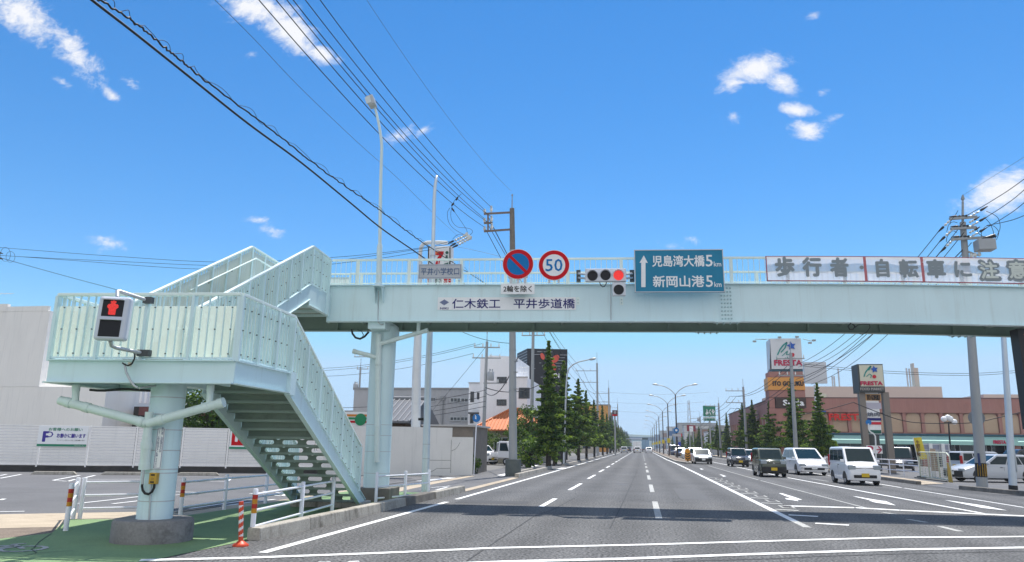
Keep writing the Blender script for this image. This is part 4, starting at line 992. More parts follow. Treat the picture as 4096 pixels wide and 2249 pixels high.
# tiled roof house
s = thing('tiled_house', 'old house with a dark grey tiled roof behind the boundary wall', 'house', (-17.5, 46, 0))
wbox('wall', (-16.5, 46.4, 0), (-15.0, 52, 3.0), mat('brown timber wall', (.11, .075, .05), .85, var=.2, vscale=3), s)
tile = mat('dark grey roof tiles', (.12, .125, .135), .45, var=.25, vscale=6)
tl_ = mat('pale tile joints', (.21, .215, .225), .6)
def tiled_roof(x0, x1, y0, y1, ze, zr, parent, m, mj, rx=0.0, step=.3, ridge=.09):
    """hipped roof: eaves at ze, ridge at zr, hip inset rx; ribbed with round tiles"""
    ym = (y0+y1)/2; b = MB()
    e = [V((x0, y0, ze)), V((x1, y0, ze)), V((x1, y1, ze)), V((x0, y1, ze))]; r0, r1 = V((x0+rx, ym, zr)), V((x1-rx, ym, zr))
    dz = V((0, 0, -.12)); b.add(e+[r0, r1]+[p+dz for p in e], [(0, 1, 5, 4), (1, 2, 5), (2, 3, 4, 5), (3, 0, 4), (6, 7, 1, 0), (7, 8, 2, 1), (8, 9, 3, 2), (9, 6, 0, 3), (9, 8, 7, 6)])
    rf = b.build('roof', m, parent)
    b = MB(); n = int((x1-x0)/step)
    for i in range(n+1):
        x = x0+(x1-x0)*i/n; t = 1.0
        if rx: t = min(1, (x-x0)/rx, (x1-x)/rx)
        if t > .05: b.tube([V((x, y0, ze+.01)), V((x, y0+(ym-y0)*t, ze+(zr-ze)*t+.01))], .055, 6)
    if rx:
        m2 = int((y1-y0)/step)
        for i in range(1, m2):
            y = y0+(y1-y0)*i/m2; t = min(1, (y-y0)/(ym-y0), (y1-y)/(y1-ym))
            b.tube([V((x1, y, ze+.01)), V((x1-rx*t, y, ze+(zr-ze)*t+.01))], .05, 6); b.tube([V((x0, y, ze+.01)), V((x0+rx*t, y, ze+(zr-ze)*t+.01))], .05, 6)
    b.tube([r0+Z_*.05, r1+Z_*.05], ridge, 8)
    if rx:
        for p, q in ((e[0], r0), (e[1], r1), (e[2], r1), (e[3], r0)): b.tube([p+Z_*.04, q+Z_*.05], ridge, 8)
    b.build('tile_ribs', mj, parent)
tiled_roof(-16.9, -14.35, 45.2, 52.5, 2.95, 4.55, s, tile, tl_, 0.0, .32, .13)
# grey corrugated factory
s = thing('factory', 'grey corrugated two-storey factory with small dark windows', 'building', (-22, 75, 0))
corr = mat('grey corrugated cladding', (.44, .44, .45), .6, var=.05, vscale=1)
b = MB(); n = 90; x0, x1 = -30., -17.3; vs = []; fs = []
for i in range(n*2+1):
    x = x0+(x1-x0)*i/(2*n); y = 75-(.05 if i % 2 else 0); vs += [V((x, y, 0)), V((x, y, 7.15))]
for i in range(n*2): fs.append((2*i, 2*i+2, 2*i+3, 2*i+1))
b.add(vs, fs); b.box((x0, 75.02, 0), (x1, 95, 7.1)); b.build('wall', corr, s)
wbox('roof_edge', (x0-.1, 74.85, 7.15), (x1+.1, 95.2, 7.3), mat('grey trim', (.28, .285, .29), .6), s)
for xa, xb, za, zb in ((1573, 1596, 1588, 1604), (1673, 1701, 1590, 1606), (1724, 1741, 1590, 1606), (1802, 1842, 1592, 1609), (1844, 1873, 1593, 1609), (1674, 1697, 1664, 1680), (1722, 1738, 1665, 1682), (1801, 1841, 1668, 1683), (1843, 1871, 1668, 1684)):
    a, c = atY(xa, za, 74.9), atY(xb, zb, 74.9); window(s, (a+c)/2, X_, Z_, c.x-a.x, a.z-c.z, 3 if xb-xa > 32 else 2)
for px in (1623, 1771): 
    p = atY(px, 1590, 74.8); MB().tube([V((p.x, 74.8, 6.1)), V((p.x, 74.8, 0))], .09, 8).build('downpipe', mat('grey trim', (.28, .285, .29), .6), s); wbox('hopper', (p.x-.25, 74.65, 6.0), (p.x+.25, 74.94, 6.4), mat('grey trim', (.28, .285, .29), .6), s)
# white three-storey building
s = thing('white_office', 'white three-storey building with a raised stair tower and a roof terrace', 'building', (-13, 70, 0))
b = MB(); YO = 70.0
b.prism([(-15.25, YO, 0), (-11.75, YO, 0), (-11.75, YO, 9.92), (-14.3, YO, 10.05), (-15.25, YO, 9.75)], (0, 9, 0)); b.build('tower', white_wall, s)
wbox('right_wing', (-11.748, YO+.02, 0), (-10.6, YO+10, 7.9), white_wall, s); wbox('left_wing', (-16.6, YO+1.2, 0), (-15.252, YO+9, 7.45), white_wall, s)
b = MB(); b.box((-11.8, YO-.06, 7.9), (-10.55, YO+.1, 8.0)); b.box((-16.65, YO+1.1, 7.45), (-15.26, YO+1.3, 7.55)); b.build('coping', mat('pale roof edge', (.45, .44, .42), .7), s)
for xa, xb, za, zb, n in ((1990, 2025, 1510, 1532, 2), (1989, 2024, 1600, 1621, 2), (2077, 2117, 1553, 1593, 2)):
    a, c = atY(xa, za, YO), atY(xb, zb, YO); window(s, V(((a.x+c.x)/2, YO+(.02 if xa > 2070 else 0), (a.z+c.z)/2)), X_, Z_, c.x-a.x, a.z-c.z, n, frame=mat('dark window frame', (.06, .06, .065), .4))
for xa, xb, za, zb in ((1884, 1894, 1569, 1607), (1883, 1892, 1653, 1692), (1910, 1914, 1572, 1596), (1918, 1923, 1572, 1594)):
    a, c = atY(xa, za, YO+1.2), atY(xb, zb, YO+1.2); window(s, V(((a.x+c.x)/2, YO+1.2, (a.z+c.z)/2)), X_, Z_, c.x-a.x, a.z-c.z, 1, frame=mat('dark window frame', (.06, .06, .065), .4))
b = MB()
for k in range(5): b.tube([V((-11.6+k*.24, YO+1, 7.9)), V((-11.6+k*.24, YO+1, 9.0))], .025, 6)
b.tube([V((-11.6, YO+1, 9.0)), V((-10.64, YO+1, 9.0))], .03, 6); b.tube([V((-11.6, YO+1, 8.45)), V((-10.64, YO+1, 8.45))], .02, 6); b.build('terrace_rail', white_s, s)
wbox('canopy', (-16.4, YO+.3, 4.45), (-15.3, YO+1.18, 4.6), mat('dark window frame', (.06, .06, .065), .4), s)
# black billboard building
s = thing('black_building', 'tall black slatted building with a red mark and white capital letters', 'building', (-12.9, 85, 0))
blk = mat('black slatted cladding', (.016, .017, .022), .5, var=.2, vscale=1)
Q = [V((-14.9, 89.7, 0)), V((-12.9, 85, 0)), V((-8.3, 86, 0)), V((-9.8, 91, 0))]
b = MB(); b.prism(Q, (0, 0, 12.65)); b.build('wall', blk, s)
fd = (Q[2]-Q[1]).normalized(); fn = V((fd.y, -fd.x, 0)); ld = (Q[1]-Q[0]).normalized(); ln = V((ld.y, -ld.x, 0))
sl_ = mat('pale slat edges', (.34, .35, .37), .6); b = MB(); random.seed(3)
for i in range(26):
    z = 12.3-i*.33; b.obox((Q[0]+Q[1])/2+Z_*z+ln*.03, ld*2.5, ln*.02, Z_*.035)
    for _ in range(3 if i < 7 else 1):
        t = random.uniform(.2, 4.2); L_ = random.uniform(.1, .9 if i < 6 else .15); b.obox(Q[1]+fd*min(t+L_, 4.4)*.98+Z_*z+fn*.02, fd*min(L_, .5), fn*.012, Z_*.03)
b.build('slats', sl_, s)
def onblk(px, py, off=.06):
    r = ray(px, py); q0 = Q[1]+fn*off; return CAM+r*((q0-CAM).dot(fn)/r.dot(fn))
redm = mat('orange red mark', (.62, .09, .055), .5)
def blob(px, py, rx, ry, ang):
    c = onblk(px, py); k = c.y/F0; b = MB(); P = []
    for i in range(24):
        A = 2*math.pi*i/24; x, y = rx*k*math.cos(A), ry*k*math.sin(A); ca, sa = math.cos(R(ang)), math.sin(R(ang)); P.append(c+fd*(x*ca-y*sa)+Z_*(x*sa+y*ca))
    b.prism(P, fn*.05); b.build('red_mark', redm, s)
blob(2222, 1436, 19, 12, 50); blob(2170, 1426, 8, 14, 20); blob(2216, 1468, 8, 14, 20)
c = onblk(2226, 1503); T('EN', c, fd, Z_, .62, .50, white_s, s, bold=.03, depth=.03)
# orange roofed house
s = thing('orange_roof_house', 'low cream house with an orange tiled hip roof', 'house', (-11.8, 66, 0))
wbox('wall', (-14.4, 66.6, 0), (-9.1, 73, 2.95), mat('cream wall', (.36, .33, .24), .85, var=.06, vscale=1), s)
orange_t = mat('orange roof tiles', (.50, .135, .032), .55, var=.2, vscale=5); tiled_roof(-15.0, -8.45, 65.6, 74, 2.9, 4.9, s, orange_t, mat('orange tile ribs', (.58, .18, .05), .5, var=.15, vscale=6), 2.9, .3, .1)
for x in (-12.4, -10.3): window(s, (x, 66.6, 1.6), X_, Z_, 1.3, 1.2, 2)
# ---------------------------------------------------------------- poles, guard rails, trees
def guard(posts, name_label, group, levels=(.72, .46, .2), reflect=(), r=.034):
    """pipe guard rail: list of (x, y) posts"""
    s = thing('guard_rail', name_label, 'guard rail', (posts[0][0], posts[0][1], 0), group)
    for i, (x, y) in enumerate(posts):
        b = MB(); b.tube([(x, y, -.02), (x, y, .80), (x, y, .815)], [r*1.25, r*1.25, r*.9], 12); p = b.build('post', gr_white, s)
        if i in reflect:
            q = MB()
            for k in range(4): q.cyl((x, y), r*1.31, .42+k*.075, .42+(k+1)*.075-.001, 12, k % 2)
            q.build('reflective_band', [mat('orange reflector', (.55, .24, .01), .4), mat('red reflector', (.45, .02, .01), .4)], p)
    for i in range(len(posts)-1):
        a, c = V((*posts[i], 0)), V((*posts[i+1], 0))
        for z in levels:
            b = MB(); b.tube([a+Z_*z, a+(c-a)*.06+Z_*z, a+(c-a)*.94+Z_*z, c+Z_*z], r*.68, 10); b.build('rail', gr_white, s)
    return s
gr_white = mat('white painted rail', (.76, .77, .82), .35, var=.04, vscale=4, spec=.5)
GG = 'white pipe guard rails around the stair'
guard([(-6.42, 11.95), (-6.72, 14.4), (-7.0, 16.6)], 'white pipe guard rail with an orange reflector in front of the lower stair flight', GG, reflect=(0,))
guard([(-10.03, 12.08), (-11.38, 13.86)], 'short white pipe guard rail at the left corner of the green path', GG, reflect=(0,))
guard([(-11.3, 13.95), (-9.95, 14.95)], 'white pipe guard rail running behind the front pier', GG)
guard([(-9.62, 14.8), (-9.72, 16.67), (-9.75, 18.7), (-9.78, 20.8)], 'white pipe guard rail with reflectors between the stair and the parking lot', GG, reflect=(0,))
guard([(-7.15, 19.9), (-6.75, 21.2), (-6.45, 22.6)], 'small white pipe guard rail at the foot of the stair beside the tall pier', GG, levels=(.70, .42, .12))
# orange delineator post
p = G(962, 2185); s = thing('delineator_post', 'leaning orange and white striped delineator post at the kerb end', 'delineator', (p.x, p.y, 0))
od, wd = mat('orange plastic', (.60, .065, .02), .45, var=.12, vscale=8), mat('white reflective tape', (.72, .70, .70), .4)
ax = V((-.10, .02, 1)).normalized(); o0 = V((p.x, p.y, .03)); 
b = MB(); b.tube([o0-Z_*.03, o0-Z_*.005, o0+Z_*.02, o0+Z_*.05], [.12, .12, .08, .04], 20); b.build('base', od, s)
b = MB(); N_ = 16; M_ = 40; vs = []; 
x = ax.cross(Y_).normalized(); y = x.cross(ax)
for i in range(M_+1):
    for j in range(N_): A = 2*math.pi*j/N_; vs.append(o0+ax*(.04+.60*i/M_)+x*(.036*math.cos(A))+y*(.036*math.sin(A)))
for i in range(M_):
    for j in range(N_):
        k = ((i/M_)*5.2 + j/N_*1.0) % 1.0; a, c = i*N_+j, i*N_+(j+1) % N_
        b.v; b.f.append([a, a+N_, c+N_, c]); b.mi.append(1 if (k < .42 and .12 < i/M_ < .88) else 0); b.sm.append(True)
b.v = vs; b.f.append(list(range(M_*N_+N_-1, M_*N_-1, -1))); b.mi.append(0); b.sm.append(False); b.build('post', [od, wd], s)
# second lamp pole and sign pole
p = G(1700, 1972); s = thing('lamp_pole', 'slender galvanised lamp pole bent at the top beside the kerb', 'pole', (p.x, p.y, 0))
LP = [V((p.x, p.y, 0)), atY(1713, 1500, p.y+.02), atY(1731, 1035, p.y), atY(1733, 965, p.y), atY(1737, 800, p.y), atY(1740, 749, p.y), atY(1744, 722, p.y), atY(1747, 706, p.y+.2)]
b = MB(); b.tube(LP, [.125, .115, .085, .07, .065, .06, .055, .05], 16); b.build('pole', mat('bright galvanised pole', (.60, .65, .68), .38, metal=.35, var=.08, vscale=2), s)
b = MB(); k = LP[0]+(LP[1]-LP[0])*.33
for t in (.28, .40): q = LP[0]+(LP[1]-LP[0])*t; b.tube([q, q+Z_*.03], .126, 16)
q = LP[2]+(LP[3]-LP[2])*.1; b.tube([q, q+Z_*.06], .095, 16); b.build('band', steel, s)
b = MB(); q = LP[0]+(LP[1]-LP[0])*.62; b.box((q.x-.28, q.y-.1, q.z-.06), (q.x-.12, q.y+.1, q.z+.02)); b.build('camera_arm', black_s, s)
p = V((-11.51, 38.05, 0)); s = thing('shop_sign', 'tall white curved pole carrying an illuminated box sign with a big number 7', 'shop sign', p)
Ys = 38.05; top = [atY(1660, 1890, Ys), atY(1666, 1500, Ys), atY(1674, 1290, Ys), atY(1681, 1100, Ys), atY(1681, 1015, Ys), atY(1684, 990, Ys), atY(1693, 976, Ys), atY(1710, 971, Ys), atY(1760, 970, Ys), atY(1790, 972, Ys)]
b = MB(); b.tube(top[:3], [.26, .235, .2], 18); b.tube(top[2:4], [.15, .13], 14); b.tube(top[3:], .11, 12); b.build('pole', pole_white, s)
b = MB(); b.tube([p+V((.2, .1, -.02)), p+V((.2, .1, .25)), p+V((.15, .1, .62))], [.62, .55, .38], 10); b.build('footing', mat('pale concrete footing', (.55, .54, .52), .9, var=.15, vscale=4, dirt=(.3, .29, .27), dirt_amt=.7, dscale=3), s)
def panel_at(x0, y0, x1, y1, Yp, t, m, parent, nm, bevel=0.0):
    a, c = atY(x0, y0, Yp), atY(x1, y1, Yp); MB().box((a.x, Yp, c.z), (c.x, Yp+t, a.z)).build(nm, m, parent, bevel=bevel); return V(((a.x+c.x)/2, Yp, (a.z+c.z)/2)), c.x-a.x, a.z-c.z
c, w, h = panel_at(1711, 986, 1803, 1108, Ys-.3, .5, white_s, s, 'sign_box', .06)
pp = lambda x, y, o=.31: atY(x, y, Ys-o)
def flat(px, m, nm, o=.312): b = MB(); b.prism([pp(x, y, o) for x, y in px], (0, -.02, 0)); b.build(nm, m, s)
flat([(1738, 1006), (1774, 1006), (1773, 1015), (1738, 1021)], mat('orange sign film', (.75, .16, .03), .4), 'seven_top')
flat([(1775, 1006), (1774, 1016), (1762, 1036), (1756, 1060), (1754, 1098), (1738, 1098), (1741, 1058), (1750, 1032), (1758, 1021), (1740, 1021), (1762, 1006)], red_s, 'seven_stroke', .316)
grs = mat('dark green sign film', (.012, .10, .07), .4)
q = pp(1788, 1011); MB().disc(q, (0, -1, 0), .085, 20, t=.02).build('green_mark', grs, s)
flat([(1783, 1023), (1790, 1020), (1792, 1042), (1776, 1045), (1774, 1038), (1783, 1033)], grs, 'green_mark'); flat([(1775, 1056), (1797, 1049), (1798, 1058), (1790, 1062), (1790, 1096), (1783, 1096), (1783, 1066), (1776, 1066)], grs, 'green_mark')
flat([(1712, 990), (1716, 990), (1716, 1104), (1712, 1104)], black_s, 'edge_stripe'); flat([(1798, 990), (1802, 990), (1802, 1104), (1798, 1104)], black_s, 'edge_stripe')
c, w, h = panel_at(1708, 1114, 1804, 1142, Ys-.3, .4, white_s, s, 'lower_box', .02)
for x0, x1, t, m_ in ((1708, 1720, 'AT', red_s), (1741, 1765, '酒', grs), (1771, 1803, 'たばこ', red_s)):
    flat([(x0, 1115), (x1, 1115), (x1, 1141), (x0, 1141)], m_, 'label_panel', .305); a, e = pp(x0+1, 1119, .33), pp(x1-1, 1137, .33); T(t, (a+e)/2, X_, Z_, e.x-a.x, a.z-e.z, white_s, s, bold=.01, depth=.004)
# utility poles
ins_w = mat('white porcelain', (.66, .66, .62), .25, spec=.6); ins_d = mat('dark insulator', (.03, .03, .032), .4); arm_m = mat('galvanised cross arm', (.33, .34, .34), .5, metal=.4, var=.15, vscale=5); arm_b = mat('rusty cross arm', (.20, .15, .12), .7, var=.25, vscale=6)
def insulator(c, parent, r=.07, h=.3, m=ins_w):
    b = MB(); c = V(c); b.tube([c, c+Z_*h*.1, c+Z_*h*.3, c+Z_*h*.34, c+Z_*h*.6, c+Z_*h*.64, c+Z_*h], [r*.4, r*.4, r, r*.6, r*.9, r*.55, r*.6], 10); b.build('insulator', m, parent)
def strain(a, d, parent, n=3, r=.07, m=ins_w):
    """string of disc insulators from a along d"""
    a = V(a); d = V(d).normalized(); pts = []; rs = []
    for i in range(n): pts += [a+d*(i*.16), a+d*(i*.16+.02), a+d*(i*.16+.05), a+d*(i*.16+.12)]; rs += [.025, r, r*.8, .025]
    b = MB(); b.tube(pts, rs, 8); b.tube([a+d*(n*.16), a+d*(n*.16+.1), a+d*(n*.16+.35)], [.05, .06, .02], 8, 1); b.build('strain_insulator', [m, ins_d], parent); return a+d*(n*.16+.35)
def transformer(c, parent, r=.28, h=.75):
    c = V(c); b = MB(); b.tube([c, c+Z_*.03, c+Z_*h*.9, c+Z_*h], [r*.9, r, r, r*.7], 16)
    for k in range(3): A = k*2.1; b.tube([c+V((r*.5*math.cos(A), r*.5*math.sin(A), h)), c+V((r*.5*math.cos(A), r*.5*math.sin(A), h+.2))], .05, 6)
    b.build('transformer', mat('grey transformer can', (.38, .39, .40), .5, var=.06, vscale=4), parent)
def utility_pole(label, base, topz, lean=(0, 0), r0=.19, r1=.11, arms=(), spike=0.9, group='utility poles', tf=None, mats=None, bands=True):
    s = thing('utility_pole', label, 'utility pole', base, group); b0 = V(base); t = V((base[0]+lean[0], base[1]+lean[1], topz))
    b = MB(); b.tube([b0, b0+(t-b0)*.5, t], [r0, (r0+r1)/2, r1], 16); b.build('pole', mats or pole_con, s)
    if spike: b = MB(); b.tube([t, t+Z_*spike], [.035, .025], 6); b.tube([t+Z_*spike, t+Z_*(spike+.1)], [.06, .03], 6); b.build('earth_wire_spike', arm_m, s)
    for z, x0, x1, y_, nins, m_ in arms:
        k = (z-b0.z)/(t.z-b0.z); c = b0+(t-b0)*k; d = V((math.cos(R(y_)), math.sin(R(y_)), 0))
        b = MB(); b.beam(c+d*x0-V((d.y, -d.x, 0))*(r1+.04), c+d*x1-V((d.y, -d.x, 0))*(r1+.04), .08, .09); b.build('cross_arm', m_, s)
        for i in range(nins):
            q = c+d*(x0+.08+(x1-x0-.16)*(i/(nins-1) if nins > 1 else .5))-V((d.y, -d.x, 0))*(r1+.04)
            if (q-c).length > .25: insulator(q+Z_*.04, s)
    if tf: transformer(b0+(t-b0)*((tf[2]-b0.z)/(t.z-b0.z))+V((tf[0], tf[1], 0)), s)
    if bands:
        b = MB()
        for k in (.3, .45, .6, .72): q = b0+(t-b0)*k; rr = r0+(r1-r0)*k; b.tube([q, q+Z_*.05], rr+.012, 16)
        b.build('band', arm_m, s)
    return s
# the tall pole just beyond the bridge
mp_ = V((-6.63, 39.12, 0)); MT = atY(2048, 834, 39.12)
s = utility_pole('tall concrete utility pole with a dark base sleeve and rusty bracket arms beyond the bridge', tuple(mp_), MT.z, (MT.x-mp_.x, 0), .23, .13, spike=.75)
b = MB(); b.cyl((mp_.x, mp_.y), .44*.95, 0, .85, 20); b.build('base_sleeve', mat('dark base sleeve', (.10, .115, .11), .7, var=.2, vscale=3), s)
b = MB(); q = atY(2050, 1000, 39.12); b.tube([q, MT+V((0, 0, -.02))], [.158, .137], 16); b.build('rusty_top', pole_brown, s)
A1, A1e = atY(1936, 856, 39.0), atY(2044, 850, 39.0); A3, A3e = atY(1936, 926, 39.0), atY(2046, 918, 39.0); A2, A2e = atY(1936, 893, 39.0), atY(1970, 892, 39.0)
for a, e in ((A1, A1e), (A3, A3e), (A2, A2e)): MB().beam(a, e, .08, .1).build('cross_arm', arm_b, s)
MB().beam(atY(1952, 853, 38.95), atY(1952, 925, 38.95), .08, .08, up=Y_).build('upright', arm_b, s)
WI = []
for px, py in ((1938, 853), (1965, 850), (1938, 889), (1966, 889), (1938, 923), (1967, 920)):
    q = atY(px, py, 39.0); insulator(q, s, .10, .24 if px < 1950 else .38); WI.append(q+Z_*(.2 if px < 1950 else .3))
b = MB()
for z in (.25, .4, .5): q = mp_+V((0, -.25, 0)); b.cyl((mp_.x, mp_.y), .2, 3+z*6, 3.03+z*6, 16)
b.build('band', arm_m, s)
utility_pole('thin concrete utility pole with a transformer standing before the white office', tuple(G(1930, 1858)), atY(1936, 1357, 59).z, (.15, 0), .17, .11, [(9.6, -1.1, 1.1, 8, 4, arm_m), (8.7, -1.2, 1.2, 8, 4, arm_m), (6.6, -.2, 1.1, 5, 2, arm_m)], .7, tf=(.45, -.1, 6.8))
utility_pole('utility pole rising through the first roadside tree before the black building', (-9.6, 66, 0), 12.0, (.1, 0), .17, .13, [(11.4, -1.1, 1.1, 0, 4, arm_m)], .6)
utility_pole('utility pole with transformer visible through the gap behind the stair', (-31.4, 80, 0), atY(1414, 1470, 80).z, (0, 0), .16, .10, [(11.2, -.9, 1.0, 0, 4, arm_m), (9.8, -.5, .9, 0, 2, arm_m)], .9, tf=(-.45, 0, 7.4))
utility_pole('short utility pole with one arm left of the tall pier far behind', (-37, 98, 0), 7.8, (0, 0), .15, .1, [(7.4, -1, 1, 0, 3, arm_m)], 0)
for i, (x, Y, h, lab, az) in enumerate(((-6.6, 117, 14.4, 'utility pole with long left arms over the fifth roadside tree', 0), (-6.6, 160, 13.8, 'second farther utility pole over the left tree row by the maroon sign', 0), (-6.7, 225, 14, 'farthest clear utility pole over the left tree row', 0))):
    utility_pole(lab, (x, Y, 0), h, (0, 0), .2, .13, [(h-1.2, -3.4, .2, az, 4, arm_m), (h-3.0, -3.4, .2, az, 4, arm_m)], 1.6, bands=False)
for i, (px, Y, pt, tx, lab) in enumerate(((3186, 69, 1372, 3160, 'utility pole standing before the tall shop sign tower'), (2991, 99, 1520, 2971, 'utility pole with left bracket arms between the right-hand trees'), (2886, 131, 1592, 2873, 'utility pole beside the green signboard'), (2812, 178, 1650, 2799, 'utility pole with transformer right of the red signboard'), (2765, 225, 1690, 2757, 'utility pole directly behind the red signboard'), (2735, 300, 1700, 2731, 'far utility pole at the end of the right-hand tree row'))):
    b0 = atY(px, 1850, Y); tp = atY(tx, pt, Y); h = tp.z
    utility_pole(lab, (b0.x, Y, 0), h-.9, (tp.x-b0.x, 0), .2, .13, [(h-1.4, -2.2 if i else -1.2, .2 if i else 1.2, 0, 4, arm_m), (h-2.9, -2.2 if i else -1.1, .2 if i else 1.1, 0, 4, arm_m)], .9, bands=i < 2, tf=(-.4, 0, 7.5) if i == 3 else None)
# big pole on the right with three levels of arms
b0 = G(3930, 1958); Yr = b0.y; tp = atY(3851, 890, Yr)
s = thing('utility_pole', 'leaning concrete utility pole with three arms and a yellow striped guard at right', 'utility pole', b0, 'utility poles')
b = MB(); b.tube([b0, (b0+tp)/2, tp], [.225, .18, .13], 20); b.build('pole', pole_con, s)
b = MB(); q0 = b0+(tp-b0)*.043; q1 = b0+(tp-b0)*.092; b.tube([q0, q1], [.227, .222], 20); sl2 = b.build('guard_sleeve', black_s, s)
b = MB()
for k in range(5):
    A = -math.pi/2-.9+k*.38; d = V((math.cos(A), math.sin(A), 0)); b.beam(q0+d*.229+Z_*.04, q1+d*.225-Z_*.04, .015, .05, up=d)
b.build('yellow_stripe', mat('yellow stripe', (.50, .29, .03), .5), sl2)
b = MB(); b.tube([tp, atY(3851, 806, Yr)], [.06, .05], 8); b.tube([atY(3851, 803, Yr), atY(3851, 796, Yr), atY(3851, 780, Yr)], [.04, .09, .03], 8); b.build('earth_wire_spike', arm_m, s)
RA = []
for (xa, ya, xb, yb) in ((3797, 876, 3908, 868), (3802, 916, 3905, 910), (3805, 958, 3967, 949)):
    a, e = atY(xa, ya, Yr-.2), atY(xb, yb, Yr-.2); MB().beam(a, e, .1, .11).build('cross_arm', arm_m, s); RA.append((a, e))
SR = []
for a, e in RA: SR.append(strain(a+V((.1, 0, 0)), (-.75, .3, -.75), s)); strain(a+V((.75, -.1, .1)), (-.5, .6, .15), s, 3, .06, ins_d)
SL = []
for i, (a, e) in enumerate(RA): d = e if i < 2 else a+(e-a)*.62; SL.append(strain(d-V((.3, 0, -.02)), (.75, -.5, .42), s, 3, .06)); strain(a+(e-a)*.5+V((.3, .1, -.2)), (.5, .2, .3), s, 2, .06)
q = atY(3940, 992, Yr-.2); b = MB(); b.obox(q+Z_*.12, X_*.37, Y_*.3, Z_*.25); b.tube([q+V((-.15, 0, .4)), q+V((.45, -.1, .55))], [.06, .1], 8, 1); b.build('switch_box', [mat('grey transformer can', (.38, .39, .40), .5, var=.06, vscale=4), ins_d], s, bevel=.03)
b = MB(); q = atY(3868, 1005, Yr-.1); e = atY(3900, 1018, Yr-.1); b.beam(q, e, .07, .07); b.build('bracket', arm_m, s)
for k in range(3): insulator(atY(3886+k*16, 1032-k*3, Yr-.2), s, .1, .2)
b = MB(); b.disc(atY(3906, 1672, Yr+.28), (-.4, -.9, 0), .33, 20, t=.02); b.build('sign_back', mat('dull sign back', (.24, .25, .26), .5), s)
b = MB(); q = atY(3916, 1838, Yr-.23); b.obox(q, X_*.045, Y_*.01, Z_*.26); b.build('number_plate', mat('dark blue plate', (.02, .04, .12), .5), s)
# steel pole at the right edge
p = G(4054, 1972); s = thing('steel_pole', 'smooth grey steel pole with a black foot near the right edge', 'pole', p); t_ = atY(4009, 1260, p.y); t2 = p+(t_-p)*1.12
b = MB(); b.tube([p, t2], [.15, .085], 16); b.build('pole', mat('pale steel pole', (.56, .61, .66), .35, metal=.3, var=.06, vscale=2), s)
b = MB(); b.tube([p-Z_*.01, p+(t_-p)*.04], [.165, .16], 16); b.build('foot', black_s, s)
b = MB(); b.tube([p+V((.2, -.1, .8)), p+V((.17, -.1, 2.1))], .03, 6); b.build('conduit', steel, s)
# round pedestrian sign and small roundel
def round_sign(nm, label, base, z, r, face, lean=0.0, pr=.032):
    s = thing(nm, label, 'road sign', base); b0 = V(base); t = b0+V((lean, 0, z+r*.8))
    MB().tube([b0, t], pr, 10).build('pole', gr_white, s); c = b0+V((lean, -.06, z)); n = V((.15, -1, 0)).normalized()
    MB().disc(c, n, r, 32, t=.015).build('disc', face, s); return s, c+n*.017, n
b0 = G(1895, 1902); tz = atY(1907, 1673, b0.y)
s, c, n = round_sign('path_sign', 'blue round pedestrian path sign on a thin white pole by the boundary wall', tuple(b0), tz.z, .21, mat('bright blue sign film', (.01, .16, .45), .4), tz.x-b0.x)
ex = V((-n.y, n.x, 0)); b = MB(); b.obox(c+ex*-.06+Z_*.03, ex*.016, n*.003, Z_*.08); b.disc(c+ex*-.06+Z_*.14, n, .022, 12, t=.004); b.obox(c+ex*-.02+Z_*.0, ex*.014, n*.003, Z_*.06); b.disc(c+ex*-.02+Z_*.085, n, .018, 12, t=.004)
b.build('figures', white_s, s)
b0 = G(2254, 1862); tz = atY(2254, 1755, b0.y)
s, c, n = round_sign('bus_stop_sign', 'small pale round sign on a white post beneath the roadside trees', tuple(b0), tz.z, .22, white_s)
MB().disc(c, n, .17, 24, t=.004).build('inner_disc', mat('grey blue film', (.20, .23, .36), .5), s)
# arm lamp over the left trees
s = thing('street_lamp', 'single-arm grey street lamp reaching over the road from the left trees', 'street lamp', (-6.4, 63, 0))
b = MB(); b.tube([V((-6.4, 63, 0)), atY(2264, 1560, 63), atY(2268, 1500, 63), atY(2276, 1474, 63), atY(2292, 1459, 63), atY(2316, 1448, 63), atY(2360, 1438, 63)], [.11, .075, .07, .06, .055, .05, .045], 10); b.build('pole', steel, s)
b = MB(); a, e = atY(2356, 1439, 63), atY(2384, 1434, 63); b.tube([a, a+(e-a)*.3, a+(e-a)*.8, e], [.05, .11, .1, .04], 8); b.build('lamp_head', mat('grey lamp head', (.45, .46, .46), .4, metal=.3), s)
# ---------------------------------------------------------------- vegetation
def leaf_mat(name, col, k=1.0):
    m = mat(name, tuple(c*k for c in col), .55, var=.28, vscale=1.6, spec=.25)
    nt = m.node_tree; p = nt.nodes['Principled BSDF']; tl = nt.nodes.new('ShaderNodeBsdfTranslucent'); mx = nt.nodes.new('ShaderNodeMixShader'); mx.inputs[0].default_value = .3
    tl.inputs[0].default_value = (col[0]*1.5*k, col[1]*1.5*k, col[2]*.8*k, 1)
    nt.links.new(p.outputs[0], mx.inputs[1]); nt.links.new(tl.outputs[0], mx.inputs[2]); nt.links.new(mx.outputs[0], nt.nodes['Material Output'].inputs[0]); return m
leafA = [leaf_mat('conifer leaf', (.095, .165, .032)), leaf_mat('dark conifer leaf', (.036, .078, .021)), leaf_mat('fresh conifer leaf', (.21, .30, .05))]
leafB = [leaf_mat('broad leaf', (.06, .115, .025)), leaf_mat('dark broad leaf', (.03, .065, .017)), leaf_mat('fresh broad leaf', (.12, .19, .035))]
bark = mat('grey brown bark', (.055, .046, .038), .95, var=.3, vscale=5)
